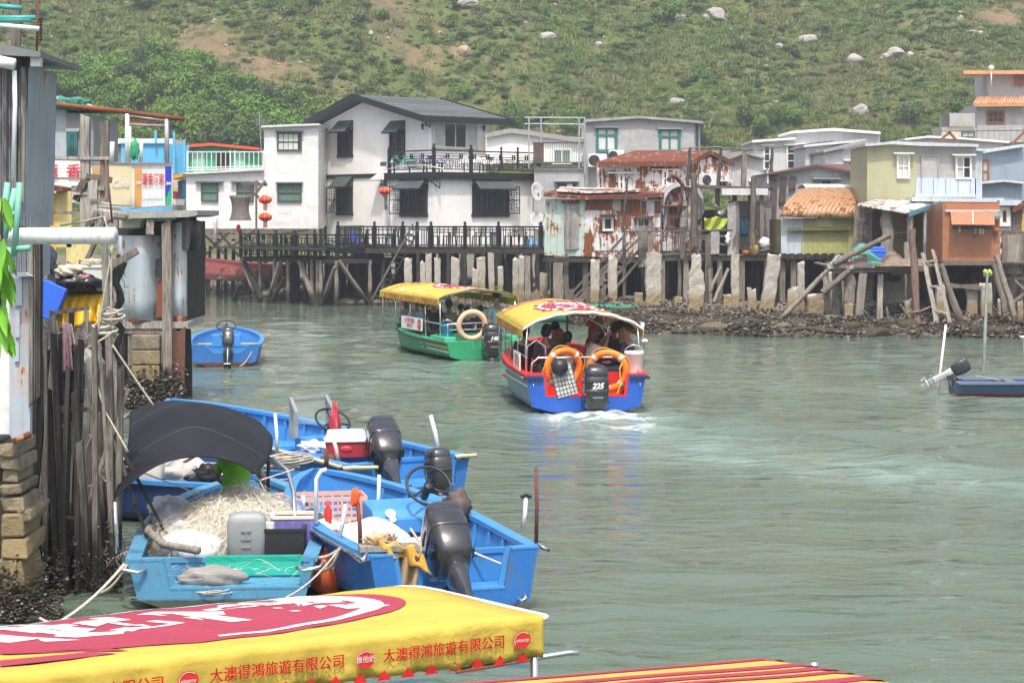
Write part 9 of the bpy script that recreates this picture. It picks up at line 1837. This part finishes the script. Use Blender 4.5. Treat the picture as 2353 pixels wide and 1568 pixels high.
for(a,b,sx,sz,mt,lab,fr)in((520,440,.62,.26,'black bin bag','shiny black plastic sheet bundled over the yellow tarpaulin',6),(450,360,.33,.16,'cream sack','cream sack lying behind the black plastic',3),(300,300,.26,.42,'dark blue bag','dark blue bag hanging behind the slanting timber',4),(570,405,.14,.09,'mauve cloth','mauve cloth on top of the black plastic',5),(610,310,.28,.12,'clear plastic','clear plastic bundle on the foam box',6),(300,640,.16,.38,'pale plastic sheet','pale plastic sheet beside the blue box',4),(600,960,.34,.3,'grey tarpaulin','grey green tarpaulin bundle low among the posts',3)):
 c_=P(*cM(a,b),24.7 if 'clear' not in mt else 24.9);lumpy((c_.x,c_.y,c_.z-sz*.33),(sx*.45,.16,sz*.45),flat(mt,{'b':(.012,.013,.015),'c':(.52,.47,.34),'d':(.04,.05,.08),'m':(.30,.13,.16),'p':(.62,.62,.60),'g':(.22,.23,.19)}[mt[0]],.3 if mt[0]in 'bd' else.8),lab,'bundle','bundle',a*.1,.2,fr)
c_=P(*cM(600,390),24.9);mb=MB();mb.box((c_.x,c_.y,c_.z),(1.05*.42,.3,.20));mb.box((c_.x,c_.y,c_.z+.11),(1.1*.42,.33,.04));single(mb,'foam_box',flat('pale foam box',(.55,.60,.52),.7),'pale green white foam box on the platform','box',bevel=.01)
c_=P(*cM(325,550),24.6);mb=MB();mb.box((c_.x,c_.y,c_.z),(.33,.2,.42),Euler((0,.4,0)).to_matrix());single(mb,'crate',BLUEP,'tilted bright blue box beside the yellow tarpaulin','box',bevel=.01)
for(a0,a1,b0,b1,mt,c3,lab)in((385,545,780,1250,'dark clothes',(.03,.03,.045),'dark clothes hanging from the grey posts'),(415,480,700,1040,'pink flowered cloth',(.62,.40,.46),'pink and white flowered towel hanging among the posts'),(440,495,710,860,'cream cloth',(.60,.48,.38),'cream cloth hung behind the flowered towel')):
 mb=MB();mb.smooth=True;mb.surf(lambda a,b:P(*cM(a0+(a1-a0)*a*(1 if mt[0]=='d' and b>.3 else.55+.45*b if mt[0]!='d' else.5+.5*b)+6*sin(a*15),b0+(b1-b0)*b*(1-.06*a)),20.75-.05*('p' in mt[:1])+.04*sin(a*18)*b),16,12,.006);single(mb,'hanging_cloth',flat(mt,c3,.9,vary=.5 if 'pink' in mt else.2,scale=30),lab,'cloth')
NET=thing('hanging_net','black fishing net hanging from a post before the tin hut','net',tuple(P(*cM(780,700),25)));m=MB();m.smooth=True
m.loft([[P(*cM(785+20*sin(j*1.7)+w*cos(t3),250+j*62),25+.1*sin(t3))for t3 in[i*pi/5 for i in range(10)]]for j,w in enumerate((12,38,42,26,24,28,20,26,30,22,26,18,10))]);m.build('net_body',flat('black net',(.014,.018,.018),.9,vary=.4,scale=30,bump=1),NET);m=MB()
for k in range(90):a,b=U(745,828),U(260,980);p0=P(*cM(a,b),24.88);m.tube([p0,p0+Vector((U(-.06,.06),U(-.02,.02),U(-.1,.1)))],.004,3)
m.build('net_strands',BLKP,NET,kind='stuff')
for pts,lab in(([(735,200),(738,420),(735,720)],'long pale rope hanging beside the black net'),([(690,0),(745,200),(640,810)],'pale rope slanting across the split post'),([(745,850),(900,1080),(1018,1250)],'pale rope running down to the shade canopy'),([(620,1030),(690,1280),(850,1560)],'rope trailing down the slanting props'),([(400,60),(560,30),(680,0)],'pale cord over the yellow wall'),([(580,870),(700,800),(750,760)],'rope looped round the stub timber')):rope([P(*cM(a,b),20.7)for a,b in pts],.011,ROPE,lab)
for(a,b,c3)in((700,790,'stub timber before the black net'),(745,700,'knot on the hanging rope')):coil(P(*cM(a,b),20.8),.12,ROPE,'knotted rope coil by the '+c3,5,.14)
rod(P(*cL(745,1480),23),P(*cL(700,1060),23),.012,ANCH,'thin_rod','thin dark rod leaning across the cola sign','rod');mb=MB();mb.smooth=True
for k in range(7):mb.tube([P(*cL(650+k*8,1400+k*12),23.5),P(*cL(850-k*14,1430+14*sin(k)),23.5)],.035,7)
single(mb,'pole_bundle',WOODL,'bundle of round grey poles lashed under the cola sign','poles')
F=FL(41.6);th5=thing('tin_hut','rounded hut of galvanised tin sheets on piles with rust at its base','hut',tuple(PZ(350,41.6,1.8)))
def arcw(a0,a1,b0,b1,mt,nm,d=41.6,bulge=.5,n=14):
 m=MB();m.smooth=True;m.surf(lambda a,b:P(*cM(a0+(a1-a0)*a,b0+(b1-b0)*b),d-bulge*sin(pi*a)),n,4,-.02);return m.build(nm,mt,th5)
arcw(780,1075,125,690,TIN,'wall');arcw(1125,1242,35,690,sheet('worn white blue sheet',(.50,.57,.61),rust=.25,grime=.4),'wall',bulge=.25)
arcw(800,1010,680,703,RUSTR,'rusty_hem',bulge=.52);arcw(1130,1242,660,705,RUSTR,'rusty_hem',bulge=.28);wall(F.off(-.3),[cM(780,100),cM(1240,30),cM(1240,690),cM(780,690)],2.5,'core_wall',DARKG,th5)
RD=flat('deep rust',(.16,.05,.02),.9,vary=.5,scale=8);wall(F.off(.3),[cM(1045,430),cM(1080,410),cM(1085,660),cM(1035,670),cM(1040,560)],.02,'rust_patch',RD,th5);wall(F.off(.36),[cM(1032,280),cM(1070,278),cM(1068,405),cM(1032,405)],.03,'window',GLASS_D,th5);wall(F.off(.15),[cM(1125,60),cM(1150,50),cM(1135,180),cM(1125,220)],.02,'rust_patch',RD,th5)
bars(th5,'post',OLDG,41.0,cM,((1105,30,1115,1210,.34),(1000,20,995,120,.3)),.1);wall(F.off(.2),[cM(1190,20),cM(1280,30),cM(1250,225),cM(1190,215)],.05,'shade_cloth',flat('dim green sheet',(.10,.12,.11),.8),th5)
for k,(a,b,c_,d_)in enumerate(((790,700,1080,742),(800,745,1075,775),(1085,700,1245,740),(780,690,1120,702))):wall(F.off(.45-.03*k),[cM(a,b),cM(c_,b),cM(c_,d_),cM(a,d_)],2.2,'floor_beam',PALEG if k%2==0 else OLDG,th5)
bars(th5,'pile',[OLDG,OLDG,ANCH],41.3,cM,((875,780,870,1180,.26),(900,780,905,1200,.14),(1010,780,1010,1200,.16),(1040,800,1045,1200,.3),(1075,770,1070,1190,.22),(1130,780,1135,1200,.16),(1160,750,1155,1200,.2),(1180,760,1180,1200,.18),(1212,740,1205,1210,.2)),.2)
m=MB();c_=P(*cM(968,780),41);b_=P(*cM(968,1180),41);
for k in range(4):z0_=c_.z+(b_.z-c_.z)*k/4;m=MB();m.box((c_.x+U(-.03,.03),41.1,z0_+(b_.z-c_.z)/8),(.56,.5,-(b_.z-c_.z)/4*.96));m.build('pier_block',STL,th5,bevel=.03)
bars(th5,'pile',DARKG,42.6,cM,tuple((a,740,a+U(-10,10),1190,U(.2,.4))for a in range(790,1240,28)));pts=[]
for k in range(2600):
 a=rnd.choice((870,905,968,968,1010,1045,1075,1110,1135,1160,1180,1205))+rnd.gauss(0,15);p_=P(*cM(a,1262-abs(rnd.gauss(0,95))),41-U(0,.3));
 if p_.z<1.2:pts.append((p_.x,p_.y,max(-.05,p_.z),U(.02,.05)))
lumps('oyster_clusters',pts,(OYS,OYL),'oysters covering the piles below the tin hut',th5)
rs_=thing('roof_slab','weathered concrete slab roof under the cola sign','roof slab',tuple(PZ(330,41,3.6)));wall(FL(40.8),[cL(780,1400),cL(1310,1395),cL(1310,1428),cL(1240,1440),cL(780,1452)],3,'slab',CONC,rs_);wall(FL(41.2),[cL(790,1455),cL(945,1450),cL(925,1512),cL(790,1512)],.4,'awning_sheet',CREAM,rs_);wall(FL(41.4),[cL(1005,1445),cL(1180,1432),cL(1150,1460),cL(1000,1470)],.4,'awning_sheet',LGREY,rs_)
bars(rs_,'post',WOOD,41.3,cL,((995,1550,995,1440,.3),(1245,1640,1245,1430,.14)),.1);wall(FL(42.5),[cL(780,1440),cL(1300,1430),cL(1290,1640),cL(780,1640)],.1,'back_shade',flat('deep shade board',(.03,.03,.02),.9),rs_)  # near-black sheet at the back paints the shade under the slab
mb=MB();mb.smooth=True;mb.lathe([(.30,-.3),(.42,0),(.30,.3)],tuple(P(*cL(1288,1560),41.8)),12,None,.35,1);single(mb,'black_drum',BLKP,'black net drum hanging at the end of the concrete slab','drum')
CJ=flat('crimson sign print',(.50,.02,.04),.6);SGW=flat('white sign board',(.70,.71,.70),.5,vary=.04,dirt=(.5,.48,.42));SGC=flat('faded cream sign board',(.62,.55,.36),.5,vary=.06);F=FL(43);sg1=thing('sign_board','white restaurant sign with large crimson characters behind the grey posts','sign',tuple(P(*cL(380,1130),43)))
wall(F,[cL(232,1062),cL(560,1068),cL(590,1350),cL(232,1330)],.1,'board',SGW,sg1)
def fput(s,fc,a,b,sz,mt,par,conv=cL,sx=1,bold=.004,nm='characters',out=.035,shear=0):o=fc.uv(*conv(a,b),out);return lettering(s,lambda x,y:o+fc.r*x+Vector((0,0,y)),sz,mt,par,nm,bold=bold,sx=sx,shear=shear)
fput('蓮',F,335,1145,.34,CJ,sg1);fput('香',F,490,1145,.33,CJ,sg1);fput('酒家',F,480,1290,.24,CJ,sg1)
F6=Face(F.uv(*cL(885,1230)),-18);F7=Face(F.uv(*cL(885,1230)),32);sg2=thing('box_sign','cream and white light box sign with soft drink panels and LIN HEUNG RESTAURANT lettering','sign',tuple(F.uv(*cL(885,1380))))
wall(F6,[cL(590,1078),cL(884,1085),cL(884,1384),cL(590,1360)],.1,'panel',SGW,sg2);wall(F6.off(.02),[cL(612,1098),cL(874,1102),cL(874,1366),cL(612,1345)],.02,'cola_panel',SGC,sg2);wall(F6.off(.035),[cL(612,1098),cL(672,1099),cL(672,1345),cL(612,1344)],.01,'tan_panel',flat('tan sign print',(.55,.33,.13),.5),sg2)
wall(F7,[cL(886,1085),cL(1145,1082),cL(1145,1366),cL(886,1384)],.1,'panel',SGW,sg2);wall(F7.off(.02),[cL(894,1108),cL(940,1107),cL(940,1364),cL(894,1367)],.02,'tan_panel',flat('orange tan sign print',(.58,.30,.10),.5),sg2);wall(F7.off(.02),[cL(1098,1104),cL(1138,1103),cL(1138,1350),cL(1098,1353)],.02,'blue_panel',flat('deep blue sign print',(.02,.05,.45),.5),sg2);wall(F7.off(.03),[cL(1098,1353),cL(1098,1330),cL(1138,1230),cL(1138,1350)],.01,'green_panel',flat('green sign print',(.02,.40,.15),.5),sg2)
wall(F6.off(.05),[cL(585,1072),cL(886,1078),cL(886,1086),cL(585,1080)],.2,'frame',ALU,sg2);wall(F7.off(.05),[cL(886,1078),cL(1148,1076),cL(1148,1084),cL(886,1086)],.2,'frame',ALU,sg2);wall(F7.off(.05),[cL(886,1376),cL(1148,1358),cL(1148,1368),cL(886,1386)],.2,'frame',ALU,sg2)
WP2=WPRT;fput('Cola',F6,795,1215,.24,WP2,sg2,sx=.9,out=.05,shear=.35,bold=.003);fput('Cola',F7,917,1210,.075,WP2,sg2,sx=.8,out=.05,shear=.35);fput('蓮香酒家',F7,1017,1195,.26,CJ,sg2,sx=.48,out=.04);fput('LIN HEUNG RESTAURANT',F7,1015,1325,.075,flat('teal sign print',(.03,.28,.28),.5),sg2,sx=.52,out=.04,bold=.001);fput('Sprite',F7,1118,1215,.09,WP2,sg2,sx=.5,out=.06,shear=.3)
F=FL(38);yw=thing('yellow_wall','stained yellow board wall with an orange upright under the restaurant sign','board wall',tuple(P(*cL(350,1400),38)));YB=flat('stained yellow board',(.56,.46,.20),.8,vary=.15,dirt=(.3,.24,.12));
for(a,b0,c_,d0,mt)in((228,1265,318,1640,YB),(319,1280,372,1900,flat('ochre orange board',(.60,.33,.03),.7)),(373,1268,475,1640,YB),(440,1600,610,1780,YB)):wall(F,[cL(a,b0),cL(c_,b0),cL(c_,d0),cL(a,d0)],.05,'board',mt,yw)
wall(F.off(.3),[cL(225,1225),cL(300,1222),cL(425,1245),cL(425,1265),cL(225,1262)],1,'roof_strip',RUSTR,yw);wall(FL(36.5),[cM(790,0),cM(790,100),cM(560,300),cM(280,300),cM(280,0)],.05,'wall',TIN,yw,label='shaded tin sheet')if False else None
F=FL(48);gy=thing('grey_hut','grey sheet metal hut with green netting on its roof behind the pergola','hut',tuple(P(*cL(400,1000),48)))
wall(F,[cL(180,700),cL(440,735),cL(440,1060),cL(180,1060)],3,'wall',PBLUE,gy);wall(F.off(.05),[cL(441,750),cL(620,765),cL(620,1060),cL(441,1060)],3,'wall',sheet('mid grey sheet',(.25,.26,.28),grime=.4),gy);wall(F.off(.3),[cL(170,618),cL(400,640),cL(540,690),cL(680,712),cL(680,728),cL(540,712),cL(180,700)],3.3,'roof',LGREY,gy);window(F.off(.05),(467,890),(500,1035),gy,TEAL,GLASS_P,2,2,.06,(.1,.1),cL)
bars(gy,'board',[DARKG,ANCH],47.5,cL,((195,1030,200,690,.3),(260,1030,262,760,.3),(250,1030,255,850,.2)));lumpy(P(*cL(430,725),47),(.5,.3,.15),flat('sea green netting',(.05,.25,.19),.9,vary=.3),'crumpled sea green netting on the grey hut roof edge','netting','netting',5,.25,6)
pr=thing('rusty_pergola','rusty pipe pergola with wire netting above the box sign','pergola',tuple(P(*cL(850,1070),42)))
for(a,b,c_,e,r_,mt)in((215,675,850,742,.05,RD),(330,690,840,750,.03,RD),(850,745,1222,790,.05,RD),(850,765,1110,800,.03,ALU),(855,825,1100,835,.03,WOODL),(842,1080,845,755,.045,WPIPE),(1108,1080,1105,790,.05,ALU),(350,700,330,1020,.05,WPIPE),(218,690,205,920,.05,WPIPE),(740,1080,745,940,.05,LGREY),(935,1080,938,935,.04,LGREY),(862,1080,862,838,.03,LGREY)):tube_part('pipe',[P(*cL(a,b),42),P(*cL((a+c_)/2,(b+e)/2+2),42),P(*cL(c_,e),42)],r_,mt,pr)
m=MB()
for k in range(46):a=855+k*5.5;m.tube([P(*cL(a,750+(a-850)*.12),42),P(*cL(a+U(-8,8),800+U(0,30)),42)],.012,3)
m.build('wire_netting',RD,pr,kind='stuff');lumpy(P(*cL(893,1050),41.8),(.08,.08,.22),flat('bright green cloth',(.03,.30,.14),.8),'bright green cloth tied to the pergola post','cloth','cloth',2,.2,3)
al=thing('alley_clutter','dim clothes and shelves in the alley beside the box sign','clothes rack',tuple(P(*cL(1185,1360),60)))
for k,(a,b,w,h,c3)in enumerate(((1170,1240,22,130,(.5,.42,.33)),(1165,1300,18,60,(.25,.03,.05)),(1200,1280,20,160,(.10,.12,.16)),(1215,1250,12,120,(.12,.22,.32)),(1185,1340,40,40,(.6,.6,.58)))):wall(FL(60-k*.1),[cL(a-w,b-h/2),cL(a+w,b-h/2),cL(a+w*.8,b+h/2),cL(a-w*.8,b+h/2)],.2,'garment',flat('garment %d'%k,c3,.9,vary=.3),al)
wall(FL(60.6),[cL(1145,1150),cL(1230,1170),cL(1230,1400),cL(1145,1400)],.1,'back_wall',flat('alley wall',(.18,.16,.13),.9),al);wall(FL(59),[cL(1140,1160),cL(1210,1150),cL(1212,1172),cL(1140,1190)],.8,'roof_edge',flat('ochre plank',(.5,.28,.06),.7),al)
F=FL(66);dg=thing('dim_jetty','dark timber jetty and sheds behind the tin hut','jetty',tuple(P(*cM(1290,250),66)))
bars(dg,'post',[DWOOD,WOODT],66,cM,tuple((1262+k*9,90+U(0,60),1262+k*9+U(-8,8),400+U(-10,20),U(.1,.2))for k in range(8)))
def lantern_(c,r,lab,oct=False,tassel=.35):
 t_=thing('red_lantern',lab,'lantern',tuple(c),group='red silk lanterns');m=MB();m.smooth=True;n=16;prof=[(r*max(.28,sin(pi*(k+.6)/9.2)),-r*.62*cos(pi*(k+.6)/9.2))for k in range(9)];m.lathe(prof,tuple(c),n);m.build('shade',RED,t_)
 m=MB();m.lathe([(r*.3,0),(r*.3,r*.12)],(c.x,c.y,c.z+r*.58),10);m.lathe([(r*.3,0),(r*.3,r*.12)],(c.x,c.y,c.z-r*.72),10)
 for k in range(8):a=k*pi/4;m.tube([(c.x+q_[0]*1.015*cos(a),c.y+q_[0]*1.015*sin(a),c.z+q_[1])for q_ in prof],.012,3)
 m.build('gold_trim',GOLD,t_);m=MB()
 for k in range(7):m.bar((c.x+(k-3)*r*.09,c.y,c.z-r*.7),(c.x+(k-3)*r*.09,c.y,c.z-r*.7-r*tassel),.02)
 m.build('tassel',RED,t_)
d_=93;lantern_(P(*cL(1760,1325),d_),.30,'upper of the two red lanterns on the pole before the white house',tassel=.9);lantern_(P(*cL(1760,1440),d_),.30,'lower of the two red lanterns on the pole before the white house',tassel=.9);lantern_(P(*cB(70,745),89),.26,'single red lantern under the little porch of the villa')
lp_=thing('lantern_pole','bare wooden pole with crossing branches that carries the lanterns','pole',tuple(P(*cL(1700,1560),93.2)));bars(lp_,'pole',wood('dark pole wood',(.14,.11,.09)),93.2,cL,((1700,1580,1700,1195,.16),(1605,1215,1772,1225,.09),(1605,1215,1715,1310,.12),(1760,1200,1695,1290,.06)),th=.12)
ft=thing('basket_lantern','tall grey woven basket lantern hanging left of the red lanterns','lantern',tuple(P(*cL(1595,1460),d_)));m=MB();R9=[(.66-.17*sin(pi*k/10)**.8)*.75 for k in range(11)];c_=P(*cL(1595,1380),d_);hh=80*.3827/1.1054*d_/4704
for k in range(20):a=k*pi/10;m.tube([(c_.x+R9[j]*cos(a),c_.y+R9[j]*sin(a),c_.z-hh+2*hh*j/10)for j in range(11)],.02,4)
for j in range(11):m.tube([(c_.x+R9[j]*cos(a),c_.y+R9[j]*sin(a),c_.z-hh+2*hh*j/10)for a in[k*pi/8 for k in range(16)]],.018,4,closed=True)
m.build('basket',flat('grey rattan',(.20,.17,.15),.9),ft);m=MB();m.smooth=True;m.lathe([(R9[j]*.93,-hh+2*hh*j/10)for j in range(11)],tuple(c_),14);m.build('lining',flat('grey lining',(.30,.28,.27),.8),ft)
m=MB();m.lathe([(.05,-.2),(.10,-.12),(.1,.05),(.03,.15)],tuple(P(*cL(1582,1510),d_)),8);m.build('tassel',RED,ft)
hzm=bpy.data.materials.new('haze air');hzm.use_nodes=True;N=hzm.node_tree;N.nodes.clear();vo_=N.nodes.new('ShaderNodeVolumePrincipled');vo_.inputs['Color'].default_value=(.86,.92,1,1);vo_.inputs['Density'].default_value=HAZE;vo_.inputs['Anisotropy'].default_value=.3;N.links.new(vo_.outputs[0],N.nodes.new('ShaderNodeOutputMaterial').inputs['Volume'])
m=MB();m.box((0,180,78),(520,520,166));hz_o=m.build('haze',hzm,kind='stuff');hz_o['label']='pale humid air between the creek and the hill'
